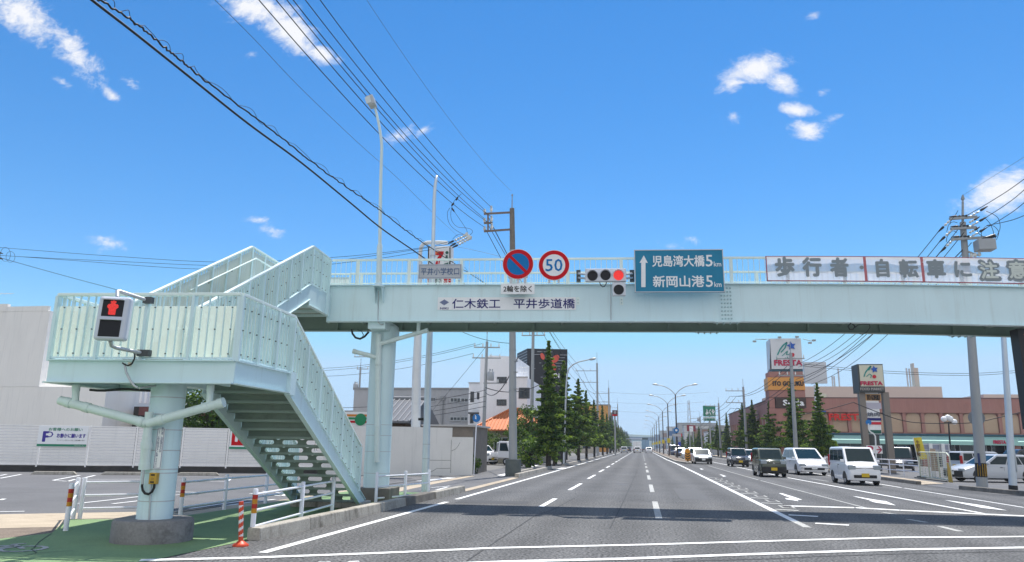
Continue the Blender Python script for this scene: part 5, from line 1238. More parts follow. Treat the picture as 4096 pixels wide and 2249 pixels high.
def leaves(b, rnd, c, r, n, size, sq=1.0):
    base = rnd.choice((0, 0, 0, 1, 1, 2, 2))
    for _ in range(n):
        while True:
            d = V((rnd.uniform(-1, 1), rnd.uniform(-1, 1), rnd.uniform(-1, 1)))
            if .02 < d.length < 1: break
        p = V(c)+V((d.x*r, d.y*r, d.z*r*sq)); a = V((rnd.gauss(0, 1), rnd.gauss(0, 1), rnd.gauss(0, .6))).normalized(); e = a.cross(V((rnd.gauss(0, 1), rnd.gauss(0, 1), rnd.gauss(0, 1)))).normalized()
        s_ = size*rnd.uniform(.6, 1.3); k = rnd.random(); mi = base if k < .72 else (0 if k < .86 else (1 if k < .93 else 2))
        b.add([p-a*s_*.5, p+e*s_*.32, p+a*s_*.5, p-e*s_*.32], [(0, 1, 2, 3)], mi)
def conic_mesh(seed, h, r, z0=1.7, dens=1.0):
    """conical crown of separate drooping boughs, widest in its lower third, with a slim tip"""
    rnd = random.Random(seed); b = MB(); ga = 2.399; n = int(50*dens); t = MB()
    t.tube([(0, 0, -.05), (.04, .02, h*.3), (-.02, .03, h*.6), (0, 0, h*.96)], [.17, .14, .08, .015], 8)
    for i in range(n):
        q = (i+.5)/n; f = q**1.12; z = z0+(h-z0)*f
        env = r*(1.08*(1-f)**1.02)*min(1.0, .6+f*3.5)*(.42+1.0*rnd.random()**1.2)
        A = i*ga+rnd.uniform(-.4, .4); m = max(2, int(3.6*env/.4)); up = .10+.35*f
        for k in range(m):
            e = env*(k+.6)/m; cr = (.055+.34*(1-f))*(1.05-.45*(k+.5)/m)*rnd.uniform(.85, 1.25)
            leaves(b, rnd, (e*math.cos(A+.25*k), e*math.sin(A+.25*k), z+up*e-.16*e*e), cr*1.22, 46, .19, .58)
        t.tube([(0, 0, z-.1), (env*.9*math.cos(A), env*.9*math.sin(A), z+up*env-.15*env*env)], [.03, .008], 5)
    for i in range(10): leaves(b, rnd, (rnd.uniform(-.04, .04), rnd.uniform(-.04, .04), h-1.0+i*.1), .085*(1.2-i/10), 7, .10, 1.8)
    return b, t
def round_mesh(seed, h, r, zc_, sq=.8, n=60, dens=28, size=.2, lf=None):
    rnd = random.Random(seed); b = MB()
    for i in range(n):
        while True:
            d = V((rnd.uniform(-1, 1), rnd.uniform(-1, 1), rnd.uniform(-1, 1)))
            if .35 < d.length < 1: break
        k = .85+.3*noise.noise(d*1.7+V((seed, 0, 0))); leaves(b, rnd, (d.x*r*k, d.y*r*k, zc_+d.z*r*sq*k), r*.26, dens, size, .8)
    t = MB(); t.tube([(0, 0, -.05), (.04, 0, zc_*.6), (0, 0, zc_)], [.12, .09, .05], 8)
    for i in range(6): A = i*1.05; t.tube([(0, 0, zc_*.7), (r*.5*math.cos(A), r*.5*math.sin(A), zc_+r*.2)], [.05, .015], 5)
    return b, t
def plant(nm, label, cat, loc, meshes, lm, group=None, rz=0.0, sc=1.0):
    s = thing(nm, label, cat, loc, group, local=True, rotz=rz); s.scale = (sc, sc, sc)
    meshes[1].build('trunk', bark, s); meshes[0].build('crown', lm, s); return s
TV = [conic_mesh(sd, h, r, z0, dn) for sd, h, r, z0, dn in ((1, 9.0, 1.25, 1.1, 1.45), (2, 8.6, 1.75, 1.6, 1.25), (3, 8.0, 1.9, 1.7, 1.2), (4, 7.4, 1.75, 1.6, 1.1))]
protos = {}
def conifer(i, label, x, Y, h, group, rz):
    H = (9.0, 8.6, 8.0, 7.4)[i]
    if i not in protos: o = protos[i] = plant('conical_tree', label, 'tree', (x, Y, 0), TV[i], leafA, group)
    else: o = copy_tree(protos[i]); tag(o, label, 'tree', group)
    o.location = (x, Y, 0); o.rotation_euler = (0, 0, rz); k = h/H; o.scale = (k*random.uniform(.88, 1.16), k*random.uniform(.88, 1.16), k); return o
GL, GR_ = 'conical trees along the left pavement', 'conical trees along the right pavement'
left = [(-6.35, 52, 8.9, 0, 'tallest conical tree, nearest of the left row, before the black building'), (-6.5, 64, 8.8, 1, 'second conical tree of the left row, behind the small round sign'), (-6.3, 77, 8.4, 2, 'third conical tree of the left row, clear of the black building'), (-6.3, 88, 8.0, 3, 'fourth conical tree of the left row'), (-6.3, 103, 7.8, 2, 'fifth conical tree of the left row beside the long-armed pole'), (-6.3, 126, 8.3, 1, 'sixth conical tree of the left row in front of the orange building')]
left += [(-6.3, y, h, i, 'distant conical tree in the far part of the left row') for y, h, i in ((142, 7.6, 3), (158, 7.9, 2), (176, 7.7, 0), (196, 8.2, 1), (218, 7.5, 3), (242, 7.8, 2), (268, 7.6, 1), (298, 7.8, 0), (332, 7.6, 3), (370, 7.8, 2))]
for k, (x, y, h, i, lab) in enumerate(left): conifer(i, lab, x, y, h, GL, k*1.7)
right = [(14.3, 64, 6.9, 1, 'narrow conical tree right of the shop sign tower'), (14.2, 74, 8.2, 1, 'tall conical tree in front of the shop sign tower'), (14.2, 87, 6.8, 3, 'smaller conical tree at the corner of the shop'), (14.2, 100, 7.7, 2, 'right one of a pair of conical trees left of the shop'), (14.0, 108, 7.8, 1, 'left one of a pair of conical trees left of the shop'), (14.0, 128, 7.3, 0, 'bushy conical tree beside the utility pole under the green signboard'), (13.8, 142, 6.4, 3, 'conical tree directly below the green signboard')]
right += [(13.8, y, h, i, 'distant conical tree in the far part of the right row') for y, h, i in ((156, 6.4, 2), (186, 6.6, 3), (204, 6.2, 1), (224, 6.4, 2), (262, 6.5, 3), (300, 6.5, 0), (345, 6.6, 1))]
for k, (x, y, h, i, lab) in enumerate(right): conifer(i, lab, x, y, h, GR_, k*2.3+.5)
plant('broadleaf_tree', 'round broadleaf tree at the gable of the orange roofed house', 'tree', (-9.6, 64.5, 0), round_mesh(11, 5, 1.9, 3.3, 1.0, 80, 30, .22), leafB)
plant('topiary_tree', 'rounded bright green topiary tree behind the tall utility pole', 'tree', (-9.3, 56.5, 0), round_mesh(12, 3.5, 1.05, 2.35, .75, 60, 34, .14), leafB)
plant('garden_pine', 'spreading garden pine before the orange roofed house', 'tree', (-13.3, 63.5, 0), round_mesh(13, 3, 1.5, 2.0, .6, 60, 30, .16), leafB)
plant('shrub', 'dark shrub mass under the first roadside trees', 'shrub', (-8.0, 54.5, 0), round_mesh(14, 3, 1.35, 1.1, .95, 60, 30, .2), leafA)
plant('shrub', 'clipped round shrub by the small round sign', 'shrub', (-6.9, 60, 0), round_mesh(15, 1, .62, .7, 1.0, 40, 30, .12), leafA)
plant('topiary_tree', 'flat topped topiary between the first two roadside trees', 'tree', (-7.4, 66, 0), round_mesh(16, 3, .85, 2.45, .5, 46, 30, .14), leafB)
plant('hedge_shrub', 'dense green hedge bush beside the blue path sign', 'shrub', (-9.25, 41.2, 0), round_mesh(17, 1, .55, .6, 1.1, 44, 34, .1), leafB)
plant('tree', 'dark evergreen tree behind the louvre fence left of the stair', 'tree', (-24.6, 39.5, 0), round_mesh(18, 5, 2.3, 3.2, .85, 100, 30, .24), [leafA[1], leafA[1], leafA[0]])
plant('tree', 'dark evergreen tree behind the louvre fence under the lower flight', 'tree', (-20.6, 41.0, 0), round_mesh(19, 5, 1.9, 2.9, .85, 90, 30, .22), [leafA[1], leafA[1], leafA[0]])
plant('shrub', 'low shrub on the far right pavement corner behind the dark hatchback', 'shrub', (12.9, 100, 0), round_mesh(20, 1, .9, .8, .8, 30, 24, .18), leafB)
# ---------------------------------------------------------------- right side: shop, signs, parking lot
terracotta = mat('faded terracotta render', (.37, .18, .15), .85, var=.08, vscale=.6, streak=(.46, .28, .25), streak_amt=.35, dirt=(.27, .135, .115), dirt_amt=.6, dscale=.7, stretch=(1, 1, .4))
tan = mat('tan panel render', (.48, .335, .235), .85, var=.06, vscale=.7, dirt=(.40, .285, .20), dirt_amt=.5, dscale=.6)
awn = mat('pale green awning', (.33, .56, .50), .6, var=.05, vscale=1); awn_d = mat('dark teal awning edge', (.03, .085, .115), .5)
cream = mat('cream sign face', (.62, .60, .47), .5)
teal_p = mat('teal sign print', (.02, .26, .23), .5); star_b = mat('blue star print', (.012, .09, .42), .4); red_p = mat('red sign print', (.55, .015, .03), .45); crim = mat('crimson letters', (.48, .012, .07), .5)
YS = 88.0
sx0, sx1 = 15.0, 62.0
shop = thing('supermarket', 'wide terracotta and tan supermarket with arched panels and a pale green awning', 'shop', (30, YS, 0))
zt = atY(3600, 1594, YS).z; zb = 3.2
wbox('wall', (sx0+.3, YS+.3, 0), (sx1, YS+45, zt-.05), terracotta, shop)
wbox('parapet', (sx0, YS-.05, zt-1.55), (sx1, YS+.4, zt), terracotta, shop)
b = MB(); b.box((sx0-.02, YS-.1, zt), (sx1, YS+.5, zt+.1)); b.box((sx0-.1, YS, zt), (sx0+.4, YS+46, zt+.1)); b.build('coping', mat('dark coping', (.16, .10, .09), .6), shop)
px_pil = [3200, 3325, 3400, 3475, 3549, 3621, 3695, 3770, 3850, 3930, 4005, 4090]
pil = [atY(x, 1700, YS).x for x in px_pil]; pil += [pil[-1]+2.25*k for k in range(1, 9)]
for i in range(len(pil)-1):
    x0, x1 = pil[i]+.22, pil[i+1]-.22; z0, z1 = zb+.35, zt-1.6; r = .45; P = [V((x0, YS+.22, z0)), V((x1, YS+.22, z0))]
    for k in range(5): A = math.pi/2*k/4; P.append(V((x1-r+r*math.cos(A), YS+.22, z1-r+r*math.sin(A))))
    for k in range(5): A = math.pi/2+math.pi/2*k/4; P.append(V((x0+r+r*math.cos(A), YS+.22, z1-r+r*math.sin(A))))
    MB().prism(P, (0, .07, 0)).build('wall_panel', tan, shop)
for x in pil: wbox('pilaster', (x-.17, YS+.05, zb), (x+.17, YS+.29, zt-1.551), terracotta, shop)
wbox('band', (sx0, YS+.02, zb-.1), (sx1, YS+.29, zb+.3), terracotta, shop)
# wall facing the road with vertical ribs
b = MB(); b.box((sx0, YS+.41, zt-1.9), (sx0+.29, YS+45, zt-.02)); b.build('side_parapet', terracotta, shop)
wbox('side_wall', (sx0+.12, YS+.41, 0), (sx0+.29, YS+45, zt-1.9), tan, shop)
for k in range(18): MB().box((sx0-.05, YS+1.2+k*2.4, 0), (sx0+.12, YS+1.75+k*2.4, zt-1.9)).build('rib', terracotta, shop)
# awning, shopfront
axl = atY(3305, 1750, YS-2).x
b = MB(); b.add([(axl-.6, YS-.1, zb), (sx1, YS-.1, zb), (sx1, YS-2.2, zb-.55), (axl+.6, YS-2.2, zb-.55), (axl+.6, YS-2.2, zb-.95), (sx1, YS-2.2, zb-.95)], [(0, 1, 2, 3), (3, 2, 5, 4)]); b.build('awning', awn, shop)
wbox('awning_top', (axl-.5, YS-.35, zb), (sx1, YS+.04, zb+.22), awn_d, shop)
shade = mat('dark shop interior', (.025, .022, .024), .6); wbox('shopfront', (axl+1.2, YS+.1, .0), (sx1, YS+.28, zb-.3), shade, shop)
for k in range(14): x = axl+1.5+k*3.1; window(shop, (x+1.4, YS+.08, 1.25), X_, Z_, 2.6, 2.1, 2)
for k, x in enumerate((axl+9.5, axl+18.3)): wbox('pillar', (x, YS-1.9, 0), (x+.8, YS-1.2, zb-.6), terracotta, shop)
wbox('entrance_wall', (sx0+.3, YS+.1, 0), (axl+1.1, YS+.28, zb-.11), tan, shop)
wbox('entrance', (sx0+3.6, YS+.05, 0), (sx0+5.4, YS+.098, 2.3), shade, shop); wbox('poster', (sx0+6.0, YS+.03, .3), (sx0+6.9, YS+.098, 1.5), mat('yellow poster', (.60, .38, .02), .5), shop)
# rear blocks and plant on the roof
wbox('rear_block', (sx0+4.8, YS+14, zt-.05), (atY(3768, 1560, YS+14).x, YS+40, atY(3768, 1547, YS+14).z), mat('pale upper storey', (.48, .47, .42), .85, var=.04, vscale=.5), shop)
wbox('rear_block', (atY(3935, 1592, YS+20).x, YS+20, zt-.05), (sx1, YS+40, atY(4030, 1578, YS+20).z), mat('pale upper storey', (.48, .47, .42), .85), shop)
for x0, x1, y0, y1 in ((3657, 3680, 1472, 1548), (3651, 3659, 1453, 1490), (3545, 3570, 1583, 1600), (3310, 3330, 1577, 1592), (3400, 3415, 1577, 1592)):
    a, c = atY(x0, y0, YS+15), atY(x1, y1, YS+15); wbox('roof_plant', (a.x, YS+15, zt), (c.x, YS+16, a.z), mat('pale upper storey', (.48, .47, .42), .85), shop)
for x0, y0 in ((3625, 1473), (3636, 1475), (3352, 1474), (3336, 1505), (3328, 1505)):
    a = atY(x0, y0, YS+15); MB().tube([V((a.x, YS+15, zt)), a], .10, 6).build('roof_mast', steel, shop)
def YT(text, x0, y0, x1, y1, Yp, m, parent, bold=0.0, depth=.03, name='lettering'):
    a, c = atY(x0, y0, Yp), atY(x1, y1, Yp); return T(text, V(((a.x+c.x)/2, Yp, (a.z+c.z)/2)), X_, Z_, c.x-a.x, a.z-c.z, m, parent, bold=bold, depth=depth, name=name)
YT('FRESTA', 3315, 1656, 3466, 1682, YS-.06, mat('red shop letters', (.62, .02, .015), .45), shop, bold=.055, depth=.12)
def pstar(px, py, r, Yp, m, parent, t=.05):
    c = atY(px, py, Yp); P = [c+X_*(r*k*math.sin(A))+Z_*(r*k*math.cos(A)) for k, A in ((1 if i % 2 == 0 else .48, math.pi*i/5-.15) for i in range(10))]
    MB().prism(P, (0, -t, 0)).build('star', m, parent)
def pdot(px, py, r, Yp, m, parent): MB().disc(atY(px, py, Yp), (0, -1, 0), r, 20, t=.05).build('red_dot', m, parent)
def swirl(pts, w, Yp, m, parent, nm='swirl'):
    b = MB(); P = [atY(x, y, Yp) for x, y in pts]
    for i in range(len(P)-1): b.beam(P[i], P[i+1], .04, w*(1-.6*abs(i/(len(P)-1)-.4)), up=(P[i+1]-P[i]).cross(Y_))
    b.build(nm, m, parent)
pstar(3294, 1650, .34, YS-.1, star_b, shop); pdot(3297, 1680, .14, YS-.1, red_p, shop); swirl([(3262, 1680), (3268, 1668), (3274, 1655)], .14, YS-.1, teal_p, shop)
wbox('entrance_fascia', (atY(3937, 1756, YS-2.6).x, YS-2.6, atY(3937, 1781, YS-2.6).z), (atY(4070, 1756, YS-2.6).x, YS-2.24, atY(3937, 1755, YS-2.6).z), awn, shop)
YT('FRESTA', 3973, 1762, 4024, 1776, YS-2.63, crim, shop, bold=.06)
YT('FOOD MARKET', 3934, 1738, 4060, 1752, YS-.12, mat('pale shop letters', (.55, .50, .46), .5), shop)
# tall sign tower on the corner
tw = thing('sign_tower', 'tall corner tower with a white star sign, an orange panel and a brown panel', 'sign tower', (17, YS-1, 0))
YW = YS-1.2; a = atY(3070, 1352, YW); c = atY(3213, 1480, YW); d_ = 2.6
def tp(x0, y0, x1, y1, m, nm, off=0.0):
    a, c = atY(x0, y0, YW-off), atY(x1, y1, YW-off); MB().box((a.x, YW-off, c.z), (c.x, YW+d_-off*.5, a.z)).build(nm, m, tw)
tp(3080, 1355, 3212, 1476, mat('white tower face', (.66, .66, .67), .5, var=.03, vscale=1), 'white_box'); 
b = MB(); L_, R_ = atY(3080, 1355, YW), atY(3080, 1476, YW); q = atY(3061, 1369, YW+4); q2 = atY(3066, 1482, YW+4)
b.prism([L_, R_, V((q2.x, YW+3.4, R_.z)), V((q.x, YW+3.4, L_.z))], (0.001, .05, 0)); b.build('white_side', mat('white tower face', (.66, .66, .67), .5), tw)
tp(3086, 1477, 3212, 1486, awn_d, 'teal_band', -.05); tp(3076, 1487, 3214, 1509, terracotta, 'tower_wall'); tp(3070, 1510, 3221, 1560, mat('orange sign panel', (.70, .31, .07), .5), 'orange_panel', .12)
tp(3076, 1561, 3222, 1590, terracotta, 'tower_wall'); tp(3102, 1590, 3226, 1632, mat('dark brown panel', (.06, .035, .028), .5), 'brown_panel', .15); tp(3076, 1633, 3222, 1870, terracotta, 'tower_wall')
tp(3076, 1591, 3101, 1632, terracotta, 'tower_wall', .02)
pstar(3165, 1384, .52, YW-.05, star_b, tw); pdot(3170, 1420, .22, YW-.05, red_p, tw)
swirl([(3106, 1447), (3110, 1420), (3120, 1398), (3134, 1380), (3148, 1370), (3140, 1392), (3124, 1410)], .16, YW-.05, teal_p, tw)
swirl([(3128, 1424), (3142, 1412), (3150, 1404), (3146, 1420), (3158, 1418)], .09, YW-.05, teal_p, tw); swirl([(3138, 1434), (3148, 1428), (3156, 1436)], .07, YW-.05, teal_p, tw)
YT('FRESTA', 3097, 1441, 3208, 1462, YW-.04, crim, tw, bold=.05); YT('ITO GOFUKU', 3091, 1526, 3214, 1543, YW-.16, black_s, tw, bold=.05)
YT('Seria', 3132, 1600, 3216, 1622, YW-.2, white_s, tw, bold=.05)
b = MB()
for px, py in ((3022, 1365), (3033, 1357)): b.tube([atY(3062, 1358, YW), atY(px+8, 1357, YW)], .04, 5)
for p, q in (((3080, 1357), (3020, 1357)), ((3212, 1357), (3255, 1366)), ((3116, 1354), (3118, 1349)), ((3185, 1354), (3188, 1347))): b.tube([atY(*p, YW), atY(*q, YW)], .035, 5)
for px, py in ((3018, 1366), (3256, 1362), (3240, 1372), (3118, 1350), (3188, 1348)): q = atY(px, py, YW-.3); b.obox(q, X_*.18, Y_*.14, Z_*.09)
b.build('floodlights', arm_m, tw)
# totem sign at the entrance
YQ = 58.6; to = thing('totem_sign', 'free-standing totem sign with a cream star panel over stacked shop plates', 'sign', (16.5, YQ, 0))
def qp_(x0, y0, x1, y1, m, nm, t=.5, off=0.0):
    a, c = atY(x0, y0, YQ-off), atY(x1, y1, YQ-off); o = MB().box((a.x, YQ-off, c.z), (c.x, YQ-off+t, a.z)).build(nm, m, to); return o
dkf = mat('dark sign frame', (.055, .06, .06), .5)
qp_(3428, 1457, 3541, 1570, dkf, 'sign_case', 1.6, .4); qp_(3436, 1461, 3537, 1546, cream, 'cream_face', .05, .44); qp_(3438, 1549, 3537, 1566, dkf, 'lower_face', .05, .44)
a = atY(3413, 1462, YQ+1.2)
pstar(3497, 1478, .27, YQ-.45, star_b, to); pdot(3497, 1507, .13, YQ-.45, red_p, to); swirl([(3456, 1507), (3462, 1490), (3474, 1474), (3484, 1465), (3474, 1482)], .10, YQ-.45, teal_p, to); swirl([(3466, 1507), (3478, 1496), (3486, 1502), (3482, 1512)], .06, YQ-.45, teal_p, to)
YT('FRESTA', 3442, 1526, 3530, 1541, YQ-.46, crim, to, bold=.06); YT('FOOD MARKET', 3441, 1551, 3536, 1562, YQ-.46, mat('pale shop letters', (.55, .50, .46), .5), to)
legm = mat('bronze metal legs', (.22, .19, .165), .45, metal=.4)
for x0, x1 in ((3436, 3459), (3531, 3545)):
    a, c = atY(x0, 1570, YQ), atY(x1, 1880, YQ); MB().box((a.x, YQ, -.02), (a.x+.42, YQ+.5, atY(x0, 1569, YQ).z)).build('leg', legm, to)
qp_(3454, 1570, 3527, 1737, white_s, 'plate_board', .2, -.1); qp_(3459, 1738, 3530, 1885, dkf, 'dark_back', .1, -.15)
for y0, y1, t, m_, tm in ((1577, 1603, 'ITO GOFUKU', mat('orange plate', (.55, .30, .12), .5), black_s), (1611, 1636, '', mat('lilac plate', (.45, .43, .50), .5), None), (1646, 1666, '焼肉', None, mat('slate lettering', (.12, .13, .17), .5)), (1672, 1683, '', navy, None), (1688, 1699, '', red_p, None), (1720, 1735, '', grs, None)):
    if m_: qp_(3460, y0, 3526, y1, m_, 'shop_plate', .05, -.06)
    if t: YT(t, 3468, y0+4, 3520, y1-2 if t != '焼肉' else y1, YQ+.04, tm, to, bold=.03, depth=.02)
MB().disc(atY(3474, 1690, YQ+.0), (0, -1, 0), .2, 20, t=.03).build('blue_disc', mat('bright blue sign film', (.01, .16, .45), .4), to)
qp_(3466, 1782, 3531, 1815, white_s, 'parking_plate', .05, .5)
YT('P', 3471, 1785, 3494, 1812, YQ-.53, crim, to, bold=.03); b = MB(); Yq = YQ-.53
b.beam(atY(3501, 1799, Yq), atY(3526, 1799, Yq), .02, .07, up=Z_); b.beam(atY(3513, 1786, Yq), atY(3527, 1800, Yq), .02, .07, up=Z_); b.beam(atY(3513, 1813, Yq), atY(3527, 1799, Yq), .02, .07, up=Z_); b.build('arrow', crim, to)
b = MB(); b.tube([atY(3504, 1840, YQ-1.6), atY(3503, 1775, YQ-1.6), atY(3501, 1745, YQ-1.6), atY(3494, 1735, YQ-1.6), atY(3480, 1727, YQ-1.6), atY(3475, 1715, YQ-1.6), atY(3474, 1695, YQ-1.6)], .05, 8)
o = b.build('bent_pipe', pole_white, None, loc=(18.0, YQ-1.6, 0)); tag(o, 'bent white pipe post standing before the totem sign', 'post')
b = MB(); b.disc(atY(3471, 1690, YQ-1.7), (0, -1, 0), .25, 20, t=.02); o = None
# blank billboard on a white pole
p = G(3284, 1872); bb = thing('billboard', 'blank pale billboard on a tall white pole in front of the supermarket', 'billboard', p); Yp = p.y
b = MB(); t_ = atY(3264, 1540, Yp); b.tube([p, atY(3276, 1720, Yp), t_], [.30, .25, .2], 16); b.build('pole', pole_white, bb)
a, c = atY(3213, 1450, Yp), atY(3308, 1534, Yp); MB().box((a.x, Yp-.2, c.z), (c.x, Yp+.25, a.z)).build('board', mat('pale grey board', (.58, .58, .60), .55, var=.03, vscale=1), bb)
b = MB(); b.box((atY(3276, 1577, Yp).x, Yp-.5, atY(3276, 1590, Yp).z), (atY(3300, 1577, Yp).x, Yp+.2, atY(3276, 1576, Yp).z)); b.build('lamp_box', cream, bb)
# globe lamp, banner flag, parking board, gate and railing
p = V((atY(3797, 1790, 70).x, 70, 0)); g_ = thing('globe_lamp', 'black lamp post with a cluster of white globes in the supermarket parking lot', 'street lamp', p)
b = MB(); t_ = atY(3794, 1690, 70); b.tube([p, t_], [.09, .06], 8); b.obox(t_, X_*.35, Y_*.03, Z_*.04); b.build('post', black_s, g_)
for dx, dz in ((-.34, .28), (.0, .42), (.18, .30), (.46, .05)): b = MB(); b.ball(t_+V((dx, 0, dz)), .24, 14, 8); b.build('globe', mat('white globe', (.80, .80, .80), .3), g_)
Yf = 49.0; p = V((atY(3680, 1850, Yf).x, Yf, 0)); g_ = thing('banner_flag', 'tall yellow banner flag with dark characters leaning by the gate', 'flag', p)
b = MB(); vs = []; fs = []
for i in range(15):
    t = i/14; 
    for j in range(5):
        s_ = j/4; px = 3654+8*t+18*t*t+(34-4*t)*s_+(9 if t > .85 and j == 4 else 0); py = 1752+86*t-3*s_
        q = atY(px, py, Yf); q.y += .10*math.sin(t*5+s_*2); vs.append(q)
for i in range(14):
    for j in range(4): k = i*5+j; fs.append((k, k+1, k+6, k+5))
b.add(vs, fs, 0, True); b.build('cloth', mat('yellow flag cloth', (.62, .50, .05), .7, var=.1, vscale=4), g_)
YT('\n'.join('生鮮市場'), 3662, 1762, 3684, 1826, Yf-.22, mat('brown flag print', (.14, .07, .02), .7), g_, bold=.006)
MB().tube([p, atY(3652, 1750, Yf)], .02, 6).build('pole', white_s, g_); MB().cyl((p.x, p.y), .25, 0, .12, 16).build('base', dkf, g_)
Yb = 52.0; a, c = atY(3684, 1774, Yb), atY(3803, 1828, Yb); g_ = thing('parking_board', 'back of a large grey framed board on two white posts behind the mesh gate', 'board', ((a.x+c.x)/2, Yb, 0))
MB().box((a.x, Yb, c.z), (c.x, Yb+.06, a.z)).build('board', mat('grey blue board back', (.30, .32, .40), .5), g_)
b = MB()
for k in range(4): x = a.x+(c.x-a.x)*(.03+.31*k); b.box((x-.03, Yb-.05, c.z), (x+.03, Yb-.002, a.z))
for z in (c.z+.05, (a.z+c.z)/2, a.z-.05): b.box((a.x, Yb-.08, z-.03), (c.x, Yb-.052, z+.03))
b.build('frame', grey_back, g_)
for x in (a.x+.5, c.x-.45): MB().box((x-.1, Yb-.2, 0), (x+.1, Yb-.09, a.z)).build('post', pole_white, g_)
p0, p1 = V((16.43, 48.9, 0)), V((16.15, 43.6, 0)); gd = (p1-p0).normalized(); g_ = thing('mesh_gate', 'stack of cream wire mesh gate panels standing on the right pavement', 'gate', p0)
gm = mat('cream painted steel', (.55, .57, .46), .5, var=.08, vscale=3); Lg = (p1-p0).length
def gpt(t, z, o=0): return p0+gd*(Lg*t)+V((gd.y, -gd.x, 0))*o+Z_*z
zz_ = [atY(3672, 1838, p0.y).z, atY(3808, 1846, p1.y).z]
H_ = 1.52
b = MB()
for t in (0, .33, .66, 1): b.tube([gpt(t, .08), gpt(t, H_ if t < 1 else H_-.2)], .035, 8)
b.tube([gpt(0, H_), gpt(.66, H_), gpt(.93, H_-.02), gpt(1, H_-.2)], .04, 8); b.tube([gpt(0, .1), gpt(1, .1)], .04, 8); b.build('frame', gm, g_)
b = MB()
for k in range(13): b.tube([gpt(0, .2+k*.1), gpt(1, .2+k*.1)], .012, 5)
for k in range(9): b.tube([gpt(k/9, .1, .05), gpt(k/9, H_-.05, .05)], .012, 5)
b.build('mesh', gm, g_)
b = MB(); b.add([gpt(.36, .5, -.05), gpt(.60, .5, -.05), gpt(.56, H_+.2, -.05), gpt(.38, H_+.22, -.05)], [(0, 1, 2, 3)]); b.build('cardboard', mat('brown cardboard', (.46, .32, .22), .8), g_)
b = MB(); b.prism([gpt(1.0, .0, .15), gpt(1.12, .0, .15), gpt(1.05, 1.0, .15), gpt(1.0, 1.0, .15)], (0, .05, 0)); b.build('yellow_cone_board', mat('yellow board', (.50, .32, .04), .6), g_)
b = MB(); b.beam(gpt(-.02, .03, .3), gpt(1.02, .03, .3), .1, .06); b.build('rail_foot', dkf, g_)
ra, rb_ = V((15.9, 61, 0)), V((16.5, 49.3, 0)); g_ = thing('guard_rail', 'white pipe railing between the pavement and the supermarket parking lot', 'guard rail', ra, 'railings on the right')
for k in range(6):
    q = ra+(rb_-ra)*(k/5); MB().tube([q, q+Z_*1.0], .035, 8).build('post', gr_white, g_)
for z in (1.0, .7, .35): MB().tube([ra+Z_*z, rb_+Z_*z], .03, 8).build('rail', gr_white, g_)
# dark LED information column at the right edge
p = B(12.95, 20.9, 0); g_ = thing('led_board', 'black upright LED message column hanging at the right edge of the bridge', 'LED board', p)
q = atV(4076, 1349, 20.9); u_ = uvz(atV(4059, 1349, 20.9))[0]; b = MB(); b.bbox((u_, 20.72, 2.2), (u_+.8, 21.1, 4.86)); b.build('case', mat('black sign case', (.018, .018, .02), .45), g_)
b = MB()
for k in range(22):
    for j in range(3):
        c = B(u_+.16+j*.075, 20.715, 4.7-k*.075); b.obox(c, UB*.013, VB*.004, ZB*.013)
b.build('led_dots', mat('amber LED', (.6, .2, .05), .4, emit=(1, .45, .15), estr=.8), g_)
MB().bbox((u_+.2, 20.8, 4.86), (u_+.6, 21.0, 4.98)).build('hanger', arm_m, g_)
# ---------------------------------------------------------------- vehicles
tyre = mat('tyre rubber', (.018, .018, .019), .8); rim_m = mat('alloy rim', (.50, .51, .53), .3, metal=.7); carglass = mat('car window glass', (.009, .024, .029), .06, spec=.28)
trim_b = mat('black car trim', (.014, .014, .015), .5); lampg = mat('headlight glass', (.30, .34, .37), .12, spec=.8); tail_r = mat('red tail lamp', (.40, .01, .012), .2)
plate_y = mat('yellow number plate', (.62, .42, .02), .5); plate_w = mat('white number plate', (.72, .73, .72), .5); chrome = mat('chrome trim', (.65, .66, .68), .15, metal=.9)
def carpaint(name, col, rough=.22):
    m = mat(name, col, rough, spec=.5); m.node_tree.nodes['Principled BSDF'].inputs['Coat Weight'].default_value = .5; m.node_tree.nodes['Principled BSDF'].inputs['Coat Roughness'].default_value = .06; return m
PW = carpaint('white car paint', (.78, .78, .79)); PS = carpaint('silver car paint', (.46, .48, .51), .28); PK = carpaint('black car paint', (.014, .016, .022)); PG = carpaint('dark olive car paint', (.060, .070, .045)); PN = carpaint('navy car paint', (.02, .03, .07)); PB = carpaint('blue car paint', (.03, .10, .30)); PGY = carpaint('grey car paint', (.20, .21, .23))
